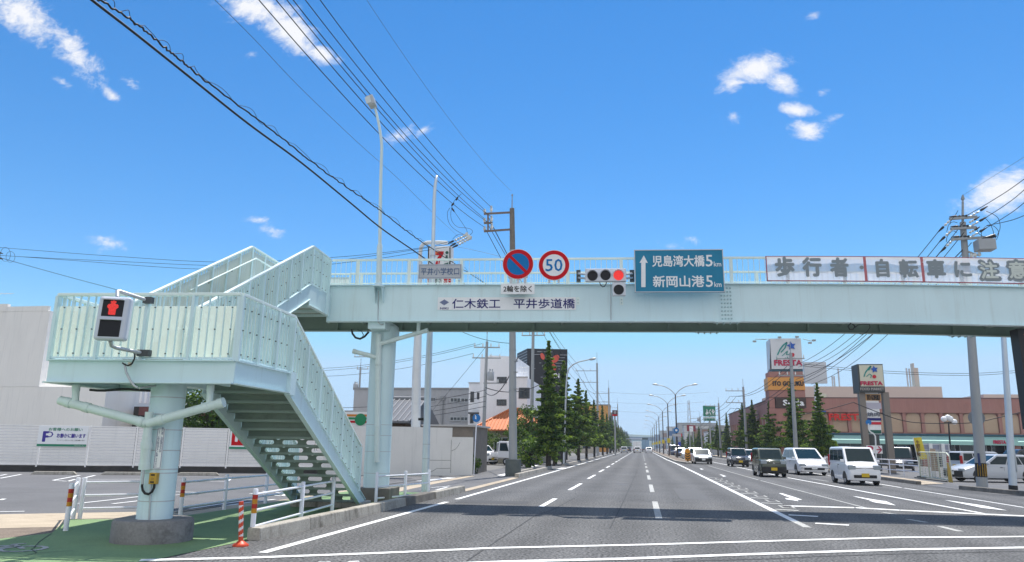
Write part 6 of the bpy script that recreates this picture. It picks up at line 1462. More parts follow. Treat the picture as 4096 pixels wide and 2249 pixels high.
def car(name, label, loc, rz, paint, L, W, H, hood, belt, ws0, ws1, rf1, rr, nose, plate=plate_y, box=False, rear=False, wheel=.29, grille=(.5, .10), group='cars on the road and in the parking lot', tum=.84, pick=False, wb=(.19, .81), front_dark=False):
    """front faces local -y. ws0/ws1: windscreen foot and top, rf1: roof end, rr: rear window foot (fractions of L); hood/belt/nose: heights"""
    s = thing(name, label, 'car', loc, group, local=True, rotz=rz); hw = W/2; zb = .20
    y = lambda f: -L/2+f*L
    prof = [(0.0, zb+.12, nose*.72, .86), (.012, zb+.02, nose*.86, .92), (.05, zb, nose, .965), (.12, zb, nose+(hood-nose)*.5, 1.0), (max(.14, ws0-.03), zb, hood, 1.0), (ws0+.04, zb, belt, 1.0), (.6, zb, belt+.01, 1.0), (.85, zb, belt+.01, .995), (.95, zb, belt, .97), (.988, zb+.05, belt-.04, .94), (1.0, zb+.14, belt-.14, .90)]
    vs = []; fs = []; n = 11
    for f, z0, z1, k in prof:
        w = hw*k; yy = y(f)
        for xx, zz in ((-.80, z0), (-.96, z0+.03), (-1.0, z0+.16), (-1.0, z0+(z1-z0)*.55), (-.975, z1-.06), (-.90, z1-.008), (0, z1+.02), (.90, z1-.008), (.975, z1-.06), (1.0, z0+(z1-z0)*.55), (1.0, z0+.16), (.96, z0+.03), (.80, z0)):
            vs.append(V((xx*w, yy, zz)))
    n = 13
    for i in range(len(prof)-1):
        for j in range(n-1): a = i*n+j; fs.append((a, a+1, a+n+1, a+n))
        fs.append((i*n+n-1, i*n, (i+1)*n, (i+1)*n+n-1))
    fs += [tuple(range(n-1, -1, -1)), tuple(range((len(prof)-1)*n, len(prof)*n))]
    b = MB(); b.add(vs, fs, 0, True); body = b.build('body', paint, s); body.data.set_sharp_from_angle(angle=R(38))
    # cabin
    t0 = belt-.05; zr = H; k0, k1 = .955, tum
    def sec(f, z, k): return [V((-hw*k, y(f), z)), V((hw*k, y(f), z))]
    zk = zr-.07
    A_ = [sec(ws0, t0, k0), sec(ws1, zk, k1+.01), sec(ws1+.035, zr-.012, k1-.06), sec((ws1+rf1)/2, zr, k1-.05), sec(rf1-.02, zr-.02, k1-.06), sec(rf1, zk-.01, k1+.01), sec(rr, t0, k0)]
    b = MB(); vs = [p for q in A_ for p in q]; fs = [(2*i, 2*i+1, 2*i+3, 2*i+2) for i in range(6)]
    b.add(vs, fs, 0, True)
    b.add([A_[i][0] for i in range(7)], [tuple(range(7))], 0); b.add([A_[i][1] for i in range(7)], [tuple(range(6, -1, -1))], 0)
    cab = b.build('cabin', paint, s, bevel=.03); 
    # glass
    def lerp(p, q, t): return p+(q-p)*t
    def quad(nm, p00, p10, p11, p01, off, m=carglass):
        nrm = (p10-p00).cross(p01-p00).normalized()
        if nrm.dot((p00+p11)/2-V((0, 0, H*.5))) < 0: nrm = -nrm
        b = MB(); b.prism([p+nrm*off for p in (p00, p10, p11, p01)], nrm*.006); b.build(nm, m, s)
    def face(nm, bl, br, tr, tl, u0, u1, v0, v1, off=.004):
        f = lambda u, v: lerp(lerp(bl, br, u), lerp(tl, tr, u), v); quad(nm, f(u0, v0), f(u1, v0), f(u1, v1), f(u0, v1), off)
    face('windscreen', A_[0][0], A_[0][1], A_[1][1], A_[1][0], .07, .93, .12, .97); face('rear_window', A_[6][0], A_[6][1], A_[5][1], A_[5][0], .1, .9, .16, .95)
    for sd in (0, 1):
        bf, tf, tr_, br_ = A_[0][sd], A_[1][sd], A_[5][sd], A_[6][sd]; cuts = (.06, .40, .70, .955) if not pick else (.08, .94)
        cuts = (.08, .46, .93) if (rr-ws0) < .5 else cuts
        for i in range(len(cuts)-1):
            u0, u1 = cuts[i]+.012, cuts[i+1]-.012; f = lambda u, v: lerp(lerp(bf, br_, u), lerp(tf, tr_, u), v); quad('side_window', f(u0, .17), f(u1, .17), f(u1, .90), f(u0, .90), .004)
    # wheels
    for f in wb:
        for sd in (-1, 1):
            c = V((sd*(hw-.1), y(f), wheel)); b = MB(); b.tube([c+X_*(sd*-.09), c+X_*(sd*-.08), c+X_*(sd*.075), c+X_*(sd*.09)], [wheel*.9, wheel, wheel, wheel*.92], 22); w_ = b.build('wheel', tyre, s)
            b = MB(); b.tube([c+X_*(sd*.088), c+X_*(sd*.096)], [wheel*.62, wheel*.55], 20)
            for q in range(5): A = q*1.2566; d = V((0, math.cos(A), math.sin(A))); b.beam(c+X_*(sd*.098)+d*.04, c+X_*(sd*.098)+d*wheel*.58, .05, .012, up=X_)
            b.build('rim', rim_m, w_)
            b = MB(); ar = wheel*1.16; P = [V((sd*(hw*1.001), c.y+ar*math.cos(math.pi*i/16), max(zb+.02, c.z+ar*math.sin(math.pi*i/16)))) for i in range(17)]
            b.prism(P, X_*(sd*.004)); b.build('wheel_arch', trim_b, s)
    # front details
    yn = y(.012)-.004; w9 = hw*.9
    for sd in (-1, 1):
        b = MB(); b.obox(V((sd*w9*.82, y(.02), nose*.88)), X_*(W*.11), Y_*.075, Z_*(.10 if box else .07)); b.build('headlight', lampg, s, bevel=.03)
        b = MB(); b.obox(V((sd*(hw*1.07), y(ws0+.07), belt+.07)), X_*.085, Y_*.05, Z_*.06); b.build('mirror', paint, s, bevel=.025)
        b = MB(); b.obox(V((sd*hw*.90, y(.985), belt-.13+(.20 if box else 0))), X_*.075, Y_*.055, Z_*(.14 if not box else .26)); b.build('tail_lamp', tail_r, s, bevel=.02)
        b = MB(); b.obox(V((sd*hw*.985, y(.5), (zb+belt)/2+.02)), X_*.012, Y_*.004, Z_*.24); b.obox(V((sd*hw*1.0, y(.47), belt-.12)), X_*.012, Y_*.07, Z_*.014); b.build('door_trim', trim_b, s)
    b = MB(); b.obox(V((0, yn, nose*.80)), X_*(W*grille[0]*.5), Y_*.012, Z_*(grille[1]*.5)); b.build('grille', trim_b, s, bevel=.01)
    b = MB(); b.obox(V((0, y(.004)-.012, zb+.20)), X_*(W*.34), Y_*.02, Z_*.07); b.build('intake', trim_b, s, bevel=.02)
    if front_dark: b = MB(); b.obox(V((0, y(.006)-.01, zb+.22)), X_*(hw*.93), Y_*.03, Z_*.17); b.build('bumper', trim_b, s, bevel=.03)
    b = MB(); b.obox(V((0, y(-.004)-.02, zb+.26)), X_*.165, Y_*.008, Z_*.083); b.build('number_plate', plate, s)
    b = MB(); b.obox(V((0, y(1.0)+.01, belt-.28)), X_*.165, Y_*.008, Z_*.083); b.build('number_plate', plate, s)
    b = MB(); b.obox(V((0, yn-.01, nose*.80)), X_*.05, Y_*.008, Z_*.035); b.build('badge', chrome, s, bevel=.01)
    return s
RZ = 0.0
tanto = dict(L=3.4, W=1.475, H=1.74, hood=1.06, belt=1.02, ws0=.13, ws1=.28, rf1=.97, rr=.995, nose=.92, box=True, grille=(.52, .085), tum=.87)
taft = dict(L=3.4, W=1.475, H=1.63, hood=1.02, belt=1.0, ws0=.22, ws1=.36, rf1=.96, rr=.995, nose=.95, box=True, grille=(.62, .12), tum=.87, front_dark=True, wheel=.31)
mpv = dict(L=4.8, W=1.8, H=1.68, hood=1.0, belt=.97, ws0=.16, ws1=.42, rf1=.90, rr=.99, nose=.72, tum=.80, plate=plate_w, grille=(.36, .05), wheel=.32)
sedan = dict(L=4.5, W=1.76, H=1.47, hood=.93, belt=.90, ws0=.27, ws1=.44, rf1=.82, rr=.95, nose=.72, plate=plate_w, grille=(.40, .07), wheel=.31)
hatch = dict(L=3.6, W=1.66, H=1.52, hood=.98, belt=.93, ws0=.22, ws1=.40, rf1=.92, rr=.985, nose=.8, grille=(.5, .12))
p = (G(3345, 1941)+G(3520, 1955))/2
car('kei_van', 'white boxy small van with a yellow plate, nearest vehicle on the road', (10.1, 38.9, 0), R(1), PW, **tanto)
car('kei_suv', 'dark olive boxy small car with a yellow plate driving left of the white minivan', (7.42, 46.9, 0), R(1), PG, **taft)
car('minivan', 'white rounded minivan between the olive car and the boxy white van', (10.45, 52.0, 0), R(3), PW, **mpv)
car('hatchback', 'black small hatchback with a yellow plate behind the olive car', (8.45, 70, 0), R(2), PK, **{**hatch, 'H': 1.62, 'W': 1.5, 'box': True, 'L': 3.4})
car('sedan', 'white car partly hidden behind the black hatchback', (10.7, 78, 0), R(2), PW, **{**sedan, 'H': 1.5})
car('sedan', 'white sedan alone in the inner oncoming lane beside the median sign', (5.95, 78.4, 0), R(1), PW, **{**sedan, 'front_dark': True})
car('sedan', 'white small sedan following beyond the lane beside the median', (6.2, 104, 0), 0, PW, **sedan)
car('kei_car', 'silver roofed car behind the white sedan in the inner lane', (6.3, 92, 0), 0, PGY, **{**hatch, 'H': 1.6})
car('hatchback', 'dark blue car beyond the first median lamp', (6.1, 122, 0), 0, PN, **hatch)
car('van', 'dark blue van standing farther along the oncoming lanes', (6.0, 140, 0), 0, PN, **{**tanto, 'L': 4.4, 'W': 1.7, 'H': 2.0})
car('van', 'white roofed van in the oncoming queue behind the yellow median plates', (6.1, 158, 0), 0, PW, **{**tanto, 'L': 4.4, 'W': 1.7, 'H': 2.1})
# same direction, seen from behind
car('hatchback', 'silver car driving away in the left lane far down the road', (-4.2, 190, 0), R(180), PS, **{**hatch, 'L': 4.2, 'W': 1.7})
car('hatchback', 'dark car ahead of the silver car far down the left lane', (-3.9, 235, 0), R(180), PN, **hatch)
car('sedan', 'pale car far down the middle lane behind the lorry', (-1.0, 200, 0), R(180), PW, **{**hatch, 'H': 1.55})
car('sedan', 'pale car far down the right lane next to the median', (2.0, 205, 0), R(180), PW, **sedan)
# parked on the right
car('sedan', 'silver sedan with a dark front parked nose-left behind the striped pole', (18.95, 45.35, 0), R(-78), PS, **{**sedan, 'L': 4.6, 'H': 1.48, 'ws0': .24, 'ws1': .44, 'rf1': .80, 'rr': .96, 'front_dark': True, 'wheel': .33}, wb=(.2, .79))
car('kei_wagon', 'silver small wagon with a tall red tail lamp parked behind the mesh gate', (20.4, 50.2, 0), R(100), PS, **{**tanto, 'H': 1.62, 'ws0': .2, 'ws1': .34, 'wheel': .31})
car('minivan', 'black minivan facing the road in the shop lot by the yellow banner', (20.8, 66, 0), R(-18), PK, **{**mpv, 'L': 4.7, 'H': 1.9, 'ws0': .13, 'ws1': .28})
car('minivan', 'white minivan with black windows parked between the white pole and the boxy van', (16.0, 66.0, 0), R(180-6), PW, **{**mpv, 'L': 4.7, 'H': 1.85, 'ws0': .14, 'ws1': .30})
car('sedan', 'dark roofed car parked behind the silver sedan at the right edge', (25.0, 56, 0), R(-85), PK, **{**sedan, 'H': 1.8, 'L': 4.7})
car('hatchback', 'white hatchback nearest the shop front behind the silver wagon', (24.2, 60.5, 0), R(80), PW, **{**hatch, 'H': 1.5})
car('sedan', 'grey car parked in the left lot seen through the stair treads', (-16.3, 40.5, 0), R(8), PGY, **sedan)
car('kei_van', 'white small van parked in the shop lot seen through the stair treads', (-19.6, 41.5, 0), R(5), PW, **{**tanto, 'H': 1.8})
# small flatbed truck at the orange roofed house
s = thing('flatbed_truck', 'white small flatbed truck parked in front of the orange roofed house', 'truck', (-11.4, 60.8, 0), local=True, rotz=R(62))
b = MB(); b.prism([(-.70, -1.55, .55), (-.70, -1.62, 1.05), (-.66, -1.25, 1.85), (-.66, -.35, 1.88), (-.70, -.25, .55)], (1.38, 0, 0)); b.build('cab', PW, s, bevel=.04)
b = MB(); b.obox((0, -1.455, 1.46), X_*.58, V((0, .15, .32))*1.0, V((0, .02, -.01))); b.build('windscreen', carglass, s)
for sd in (-1, 1): b = MB(); b.prism([(sd*.70, -1.42, 1.1), (sd*.70, -.5, 1.1), (sd*.675, -.5, 1.72), (sd*.675, -1.18, 1.72)], (sd*.012, 0, 0)); b.build('side_window', carglass, s)
b = MB(); b.box((-.72, -.2, .62), (.72, 1.75, .70)); b.box((-.72, -.2, .70), (-.69, 1.75, .98)); b.box((.69, -.2, .70), (.72, 1.75, .98)); b.box((-.688, 1.72, .70), (.688, 1.75, .98)); b.box((-.5, -.2, .45), (.5, 1.7, .615)); b.build('flatbed', PW, s)
b = MB(); b.tube([(-.6, -.15, 1.75), (.6, -.15, 1.75)], .03, 6); b.tube([(-.6, -.15, .98), (-.6, -.15, 1.75)], .025, 6); b.tube([(.6, -.15, .98), (.6, -.15, 1.75)], .025, 6); b.build('guard_frame', PW, s)
for yy in (-1.1, 1.05):
    for sd in (-1, 1): c = V((sd*.62, yy, .27)); b = MB(); b.tube([c-X_*.08, c+X_*.08], .27, 18); w_ = b.build('wheel', tyre, s); b = MB(); b.tube([c+X_*(sd*.079), c+X_*(sd*.088)], .14, 14); b.build('rim', rim_m, w_)
for sd in (-1, 1): b = MB(); b.obox((sd*.52, -1.60, .82), X_*.11, Y_*.03, Z_*.07); b.build('headlight', lampg, s, bevel=.01)
car('kei_wagon', 'white small wagon parked left of the flatbed truck under the garden pine', (-13.4, 61.2, 0), R(60), PW, **{**tanto, 'H': 1.55})
# lorries far down the road
def lorry(label, x, Y, H, paint, w=2.2, back=True):
    s = thing('lorry', label, 'lorry', (x, Y, 0), local=True); b = MB(); b.box((-w/2, 0, .9), (w/2, 6, H)); b.build('box_body', paint, s, bevel=.05)
    b = MB(); b.box((-w/2+.1, -.05, .5), (w/2-.1, 6.2, .89)); b.box((-w/2+.05, 6.02, .9), (w/2-.05, 7.6, 2.5)); b.build('chassis_and_cab', PGY, s)
    for sd in (-1, 1):
        for yy in (1.1, 6.2): c = V((sd*(w/2-.2), yy, .45)); b = MB(); b.tube([c-X_*.14, c+X_*.14], .45, 16); b.build('wheel', tyre, s)
        MB().box((sd*(w/2-.3)-.12, -.09, .62), (sd*(w/2-.3)+.12, -.052, .8)).build('tail_lamp', tail_r, s)
    b = MB(); b.box((-.01, -.02, 1.0), (.01, -.002, H-.1)); b.box((-w/2+.06, -.02, H-.12), (w/2-.06, -.002, H-.08)); b.build('door_seam', trim_b, s); return s
lorry('pale lorry far down the middle lane', -1.2, 215, 3.0, PW); lorry('blue lorry farther right of the pale lorry', 1.4, 250, 3.8, carpaint('pale blue lorry paint', (.20, .33, .48)), 2.4)
# ---------------------------------------------------------------- overhead wires
wire_m = mat('black wire sheath', (.012, .013, .016), .6); wire_g = mat('grey wire', (.13, .14, .155), .5, metal=.3)
GW = 'overhead wires'
def smooth(P, n=8):
    out = []
    for i in range(len(P)-1):
        p0, p1, p2, p3 = P[max(0, i-1)], P[i], P[i+1], P[min(len(P)-1, i+2)]
        for k in range(n):
            t = k/n; out.append(.5*((2*p1)+(p2-p0)*t+(2*p0-5*p1+4*p2-p3)*t*t+(3*p1-p0-3*p2+p3)*t*t*t))
    return out+[P[-1]]
def wire(label, P, r=.013, m=None, sm=True, nm='power_line', cat='cable'):
    P = [V(p) for p in P]; b = MB(); b.tube(smooth(P) if sm and len(P) > 2 else P, r, 6)
    o = b.build(nm, m or wire_m, None, loc=P[0]); return tag(o, label, cat, GW)
def sagline(label, a, c, sag, r=.014, m=None, n=14):
    a, c = V(a), V(c); return wire(label, [a+(c-a)*(i/n)-Z_*(sag*4*(i/n)*(1-i/n)) for i in range(n+1)], r, m, False)
def para3(a, m_, ye):
    """through a and m_, running on to y = ye at the height of a"""
    P = []; y0, y1, y2 = a.y, m_.y, ye; z0, z1, z2 = a.z, m_.z, a.z
    for i in range(27):
        y = y0+(y2-y0)*i/26; z = z0*(y-y1)*(y-y2)/((y0-y1)*(y0-y2))+z1*(y-y0)*(y-y2)/((y1-y0)*(y1-y2))+z2*(y-y0)*(y-y1)/((y2-y0)*(y2-y1))
        x = a.x+(m_.x-a.x)*(y-y0)/(y1-y0); P.append(V((x, y, z)))
    return P
for q, px, t in ((WI[4], 1035, 'lowest left'), (WI[5], 1104, 'second'), (WI[2], 1147, 'third'), (WI[3], 1172, 'fourth'), (WI[0], 1221, 'fifth'), (WI[1], 1280, 'topmost right')):
    wire('overhead wire running back from the bracket arms over the road edge, %s of six' % t, para3(q, atX(px, 0, q.x), -12.0), .0135, None, False)
sp_ = atY(2046, 765, 39.1); wire('thin earth wire from the spike of the tall pole', para3(sp_, atX(1467, 0, sp_.x-.2), -12.0), .006, wire_g, False)
wire('thin grey wire sloping down to the cluster of insulators', [atX(x, y, -8.6) for x, y in ((700, -150), (859, 0), (1020, 160), (1200, 350), (1420, 560), (1600, 722), (1740, 860), (1845, 958))], .006, wire_g)
c1 = ((300, -60), (367, 0), (540, 134), (753, 304), (993, 495), (1205, 651), (1403, 813), (1523, 912), (1650, 1000), (1760, 1075), (1880, 1150), (1990, 1205))
c2 = ((330, -50), (395, 0), (500, 62), (618, 156), (720, 240), (823, 325), (1007, 463), (1160, 578), (1304, 690), (1420, 772), (1530, 849), (1640, 935), (1714, 986), (1858, 1081), (1943, 1136), (2030, 1190))
wire('thick black communication cable, lower of the pair crossing the left sky', [atX(x, y, -7.0) for x, y in c1]+[V((-6.65, 39.0, atY(2050, 1215, 39).z))], .020)
P = smooth([atX(x, y, -7.1) for x, y in c2]+[V((-6.65, 39.0, atY(2050, 1202, 39).z))], 14); random.seed(5)
wire('twisted black cable with spiral wrap, upper of the pair crossing the left sky', [p+V((random.uniform(-.012, .012), 0, random.uniform(-.02, .02))) for p in P], .016, None, False)
wire('thin messenger strand wound round the twisted cable', [p+V((.03*math.cos(i*.9), 0, .05+.05*math.sin(i*.7))) for i, p in enumerate(P)], .005, wire_m, False)
# onward from the tall pole to the next bracket poles on the left
LPZ = [(117, 14.4), (160, 13.8), (225, 14.0)]; prev = WI; nm_ = ('first', 'second', 'third', 'fourth')
prev = [WI[0], WI[2], WI[4], WI[5]]
for k, (Y, h) in enumerate(LPZ):
    cur = [V((-6.6-3.2+1.05*(i % 2), Y, h-1.1+.3*0-(1.8 if i > 1 else 0))) for i in range(4)]
    for i in range(4): sagline('%s wire of the %s span between the left roadside poles' % (nm_[i], nm_[k]), prev[i], cur[i], .9, .02 if k < 1 else .025)
    prev = cur
# crossing lines at the left
for lab, px in (('upper', ((-60, 986), (30, 993), (450, 1025), (900, 1049), (1345, 1029), (1676, 993), (1800, 966))), ('middle', ((-60, 1016), (62, 1026), (450, 1045), (870, 1063), (1200, 1058), (1502, 1022), (1700, 993), (1812, 974))), ('lower', ((62, 1026), (300, 1043), (600, 1066), (830, 1077), (1150, 1073), (1502, 1036), (1700, 1003), (1822, 983)))):
    wire('%s of three wires crossing low in the left sky to the insulator cluster' % lab, [atY(x, y, 37) for x, y in px], .012)
wire('service wire dropping from the left edge behind the pedestrian signal', [atY(x, y, 30) for x, y in ((-80, 1008), (0, 1031), (130, 1068), (300, 1115), (465, 1159), (700, 1228))], .012)
wire('faint wire from the cluster of insulators towards the no-parking sign', [atY(x, y, 37) for x, y in ((1830, 988), (1900, 1002), (2000, 1026), (2060, 1044))], .008, wire_g)
s = thing('insulator_cluster', 'cluster of white strain insulators hanging in the wires beside the number 7 sign', 'insulators', atY(1840, 960, 37), None)
for i, (x0, y0, x1, y1) in enumerate(((1812, 965, 1858, 943), (1820, 975, 1866, 952), (1828, 982, 1874, 958))):
    a, e = atY(x0, y0, 37-.15*i), atY(x1, y1, 37-.15*i); strain(e, a-e, s, 4, .085); b = MB(); b.tube([e, e+(e-a).normalized()*.1, e+(e-a).normalized()*.16+Z_*.1], [.05, .1, .06], 8); b.build('insulator_cap', ins_w, s)
b = MB()
for px in (((1871, 943), (1868, 925), (1862, 912), (1833, 869), (1816, 844), (1806, 824)), ((1874, 946), (1890, 929), (1883, 917), (1862, 912), (1830, 908), (1809, 887), (1803, 859), (1807, 830)), ((1866, 943), (1830, 925), (1805, 905), (1792, 880), (1790, 850), (1800, 832)), ((1862, 941), (1840, 937), (1822, 945), (1810, 958)), ((1808, 826), (1815, 808), (1823, 797), (1833, 787), (1845, 776))):
    b.tube(smooth([atY(x, y, 37) for x, y in px], 6), .011, 6)
for x, y, x1, y1 in ((1824, 802, 1832, 788), (1806, 824, 1816, 812), (1808, 833, 1817, 847)): b.tube([atY(x, y, 37), atY((x+x1)/2, (y+y1)/2, 37), atY(x1, y1, 37)], [.03, .055, .03], 6)
b.build('jumper_wires', wire_m, s)
s = thing('insulator_cluster', 'dark insulators with wire loops cut by the left edge of the photo', 'insulators', atY(20, 1015, 37))
for i, (x0, y0, x1, y1) in enumerate(((45, 1025, -40, 1000), (30, 1044, -40, 1020))): a, e = atY(x0, y0, 37), atY(x1, y1, 37); strain(e, a-e, s, 4, .08, ins_d)
b = MB()
for cx, cy, rx, ry in ((22, 1018, 20, 28), (42, 1028, 18, 22)): b.tube([atY(cx+rx*math.cos(A*.35), cy+ry*math.sin(A*.35), 37) for A in range(19)], .010, 6)
b.build('jumper_wires', wire_m, s)
# right side: from the big pole to the pole before the tower, and on
P0 = V((14.0, 69, 0)); h0 = atY(3160, 1372, 69).z-.9; tgt = [V((13.1, 68.8, h0-1.3)), V((13.9, 68.8, h0-1.3)), V((14.9, 68.8, h0-1.3)), V((13.1, 68.8, h0-2.8)), V((13.9, 68.8, h0-2.8)), V((14.9, 68.8, h0-2.8))]
src = SR+[a+(e-a)*.45+V((0, -.15, -.25)) for a, e in RA]
for i in range(6): sagline('%s wire from the big right-hand pole down behind the bridge to the tower' % ('first', 'second', 'third', 'fourth', 'fifth', 'sixth')[i], src[i], tgt[(0, 1, 3, 2, 4, 5)[i]], 1.1, .017)
sagline('low cable from the big right-hand pole towards the tower', atY(3850, 1000, 36), (13.6, 68.6, 7.6), .9, .022)
for i, (y, x) in enumerate(((721, 4091), (765, 4091), (816, 4091), (865, 4091))):
    a = SL[min(i, 2)] if i < 3 else SL[2]+Z_*.1; a = a if i else atY(3868, 862, 36.0)
    e = atX(x, y, a.x+.1); d = e-a; wire('%s wire rising from the big right-hand pole to the right edge' % ('top', 'second', 'third', 'lowest')[i], [a, a+d*.5-Z_*.05, e, a+d*2.2+Z_*.4, a+d*3.2+Z_*1.6], .015)
a = atY(3851, 782, 36.1); e = atX(4091, 632, a.x+.1); wire('thin earth wire from the tip of the big right-hand pole', [a, e, a+(e-a)*3], .006, wire_g, False)
b = None
for i, px in enumerate((((3925, 950), (3928, 925), (3945, 905), (3975, 905), (3995, 930), (3985, 960)), ((3935, 868), (3960, 895), (3975, 935), (3968, 955)), ((3945, 845), (3990, 870), (4000, 915), (3978, 958)), ((3906, 908), (3912, 930), (3930, 945), (3950, 950)), ((3800, 898), (3806, 880), (3822, 860), (3832, 842)), ((3787, 928), (3795, 900), (3812, 888), (3830, 892)), ((3785, 968), (3790, 945), (3810, 925), (3828, 930)))):
    wire('looped jumper wire on the arms of the big right-hand pole', [atY(x, y, 35.7) for x, y in px], .012)
prs = [(14.0, 69, h0), (13.4, 99, atY(2971, 1520, 99).z-.9), (13.0, 131, atY(2873, 1592, 131).z-.9), (13.2, 178, atY(2799, 1650, 178).z-.9)]
for k in range(3):
    (xa, Ya, ha), (xb, Yb_, hb2) = prs[k], prs[k+1]
    for i, (dx, dz) in enumerate(((-2.0, -1.2), (-1.2, -1.2), (-2.0, -2.7), (-1.2, -2.7))): sagline('%s wire of the %s span between the right roadside poles' % (nm_[i], nm_[k]), (xa+dx*(1 if k else .5), Ya, ha+dz), (xb+dx, Yb_, hb2+dz), .8, .022)
# service cables in front of the supermarket and left of the road
wire('sagging service cable from the tower to the totem sign', [atY(x, y, 60) for x, y in ((3200, 1660), (3300, 1641), (3413, 1610))], .03)
wire('long sagging cable across the supermarket front', [atY(x, y, 57) for x, y in ((3413, 1610), (3500, 1645), (3600, 1680), (3700, 1693), (3880, 1692), (3990, 1672), (4120, 1640))], .03)
for i, dy in enumerate((0, 8)): wire('%s of two level wires crossing behind the totem sign' % ('upper', 'lower')[i], [atY(x, y+dy, 62) for x, y in ((3215, 1457), (3550, 1485), (3878, 1494), (4120, 1478))], .018)
U2 = V((-12.35, 59, 0))
for i, (z, dx, ex_, ey_, ez_) in enumerate(((9.7, -1.0, -37, 66, 8.6), (9.7, -.4, -37, 66, 8.3), (8.9, -1.1, -37, 66, 7.9), (5.9, 0, -34, 62, 5.0), (5.4, 0, -34, 62, 4.5), (5.0, 0, -34, 62, 4.1), (4.6, 0, -34, 62, 3.9))): sagline('%s wire leaving the transformer pole to the left' % ('first', 'second', 'third', 'fourth', 'fifth', 'sixth', 'seventh')[i], U2+V((dx, 0, z)), (ex_, ey_, ez_), .9, .016 if i < 3 else .022)
sagline('black cable between the transformer pole and the tall pole', U2+V((0, 0, 5.7)), (-6.5, 39.3, 6.2), .9, .03); sagline('black cable from the transformer pole past the white office', U2+V((0, 0, 6.1)), (-8.9, 66, 6.9), .5, .035)
sagline('high cable from behind the bridge to the tall pole', atY(1780, 1290, 48), atY(2044, 1374, 39.2), .3, .016)
sagline('slanting stay wire left of the transformer pole', U2+V((-.1, 0, 9.4)), (-22.0, 66, 1.0), .2, .014)
for i, (z0, z1) in enumerate(((9.3, 9.6), (8.2, 8.5), (7.0, 7.2))): sagline('%s distant wire spanning the road' % ('upper', 'middle', 'lower')[i], (-8, 150+i*15, z0+3), (14, 155+i*15, z1+3), .5, .02, wire_g)
# ---------------------------------------------------------------- median furniture and the far street
dk_pole = mat('dark brown lamp pole', (.075, .060, .060), .5, metal=.2)
def dbl_lamp():
    s = thing('double_street_lamp', 'tall dark double-arm street lamp, nearest on the median', 'street lamp', (0, 0, 0), 'double-arm lamps on the median', local=True)
    MB().tube([(0, 0, 0), (0, 0, 4), (0, 0, 8.7)], [.13, .105, .08], 12).build('pole', dk_pole, s)
    for sd in (-1, 1):
        P = smooth([V((0, 0, 8.6)), V((sd*.25, 0, 8.95)), V((sd*.8, 0, 9.45)), V((sd*1.6, 0, 9.85)), V((sd*2.4, 0, 10.02)), V((sd*2.75, 0, 10.07))], 5)
        a = MB().tube(P, .055, 8).build('arm', steel, s)
        MB().tube([V((sd*2.3, 0, 10.02)), V((sd*2.5, 0, 10.07)), V((sd*2.95, 0, 10.12)), V((sd*3.15, 0, 10.12))], [.06, .12, .11, .03], 8).build('lamp_head', steel, a)
    return s
ys = [(4.9, 107), (4.6, 130), (4.5, 158), (4.4, 187), (4.4, 219), (4.4, 254), (4.4, 295), (4.4, 342)]
lab = ['nearest', 'second', 'third', 'fourth', 'fifth', 'sixth', 'seventh', 'farthest']
L0_ = dbl_lamp()
for i, (x, Y) in enumerate(ys):
    o = L0_ if i == 0 else copy_tree(L0_); o.location = (x, Y, .15); tag(o, 'double-arm street lamp on the median, %s of the receding row' % lab[i], 'street lamp')
yel = mat('yellow plate', (.62, .48, .02), .5); gpl = 'yellow plates on the median lamps'; pr = None
for i, (x, Y) in enumerate(ys[1:7]):
    if pr is None: b = MB(); b.box((-.26, -.03, 2.1), (.26, 0, 2.85)); pr = b.build('yellow_plate', yel); o = pr
    else: o = pr.copy(); COL.objects.link(o)
    o.location = (x, Y-.16, .2); tag(o, 'yellow plate fixed low on the %s median lamp' % lab[i+1], 'sign', gpl)
# chevron sign on the median nose
s = thing('chevron_sign', 'orange chevron obstacle sign with black arrows on the median nose', 'road sign', (4.55, 78.6, .18)); c = V((4.62, 78.6, 0))
b = MB(); b.box((c.x-.27, 78.6, .3), (c.x+.27, 78.66, 1.18)); b.disc(V((c.x, 78.659, 1.22)), (0, -1, 0), .25, 20, t=.056); b.build('board', mat('orange reflective board', (.72, .30, .012), .4), s)
b = MB()
for z in (.42, .66, .9):
    for sd in (-1, 1): b.prism([V((c.x, 78.595, z-.06)), V((c.x+sd*.24, 78.595, z+.10)), V((c.x+sd*.24, 78.595, z+.21)), V((c.x, 78.595, z+.05))], (0, -.01, 0))
b.build('chevron', black_s, s); MB().box((c.x-.1, 78.67, .18), (c.x+.1, 78.75, .5)).build('foot', dkf, s)
s = thing('direction_roundel', 'blue round sign over a small white plate on the first median lamp', 'road sign', (4.9, 106.8, 2.9))
MB().disc((4.86, 106.82, 3.9), (0, -1, 0), .36, 28, t=.02).build('disc', blue_s, s); MB().disc((4.86, 106.795, 3.9), (0, -1, 0), .16, 20, t=.01).build('mark', white_s, s); MB().box((4.3, 106.8, 3.05), (5.5, 106.85, 3.4)).build('plate', grey_s, s)
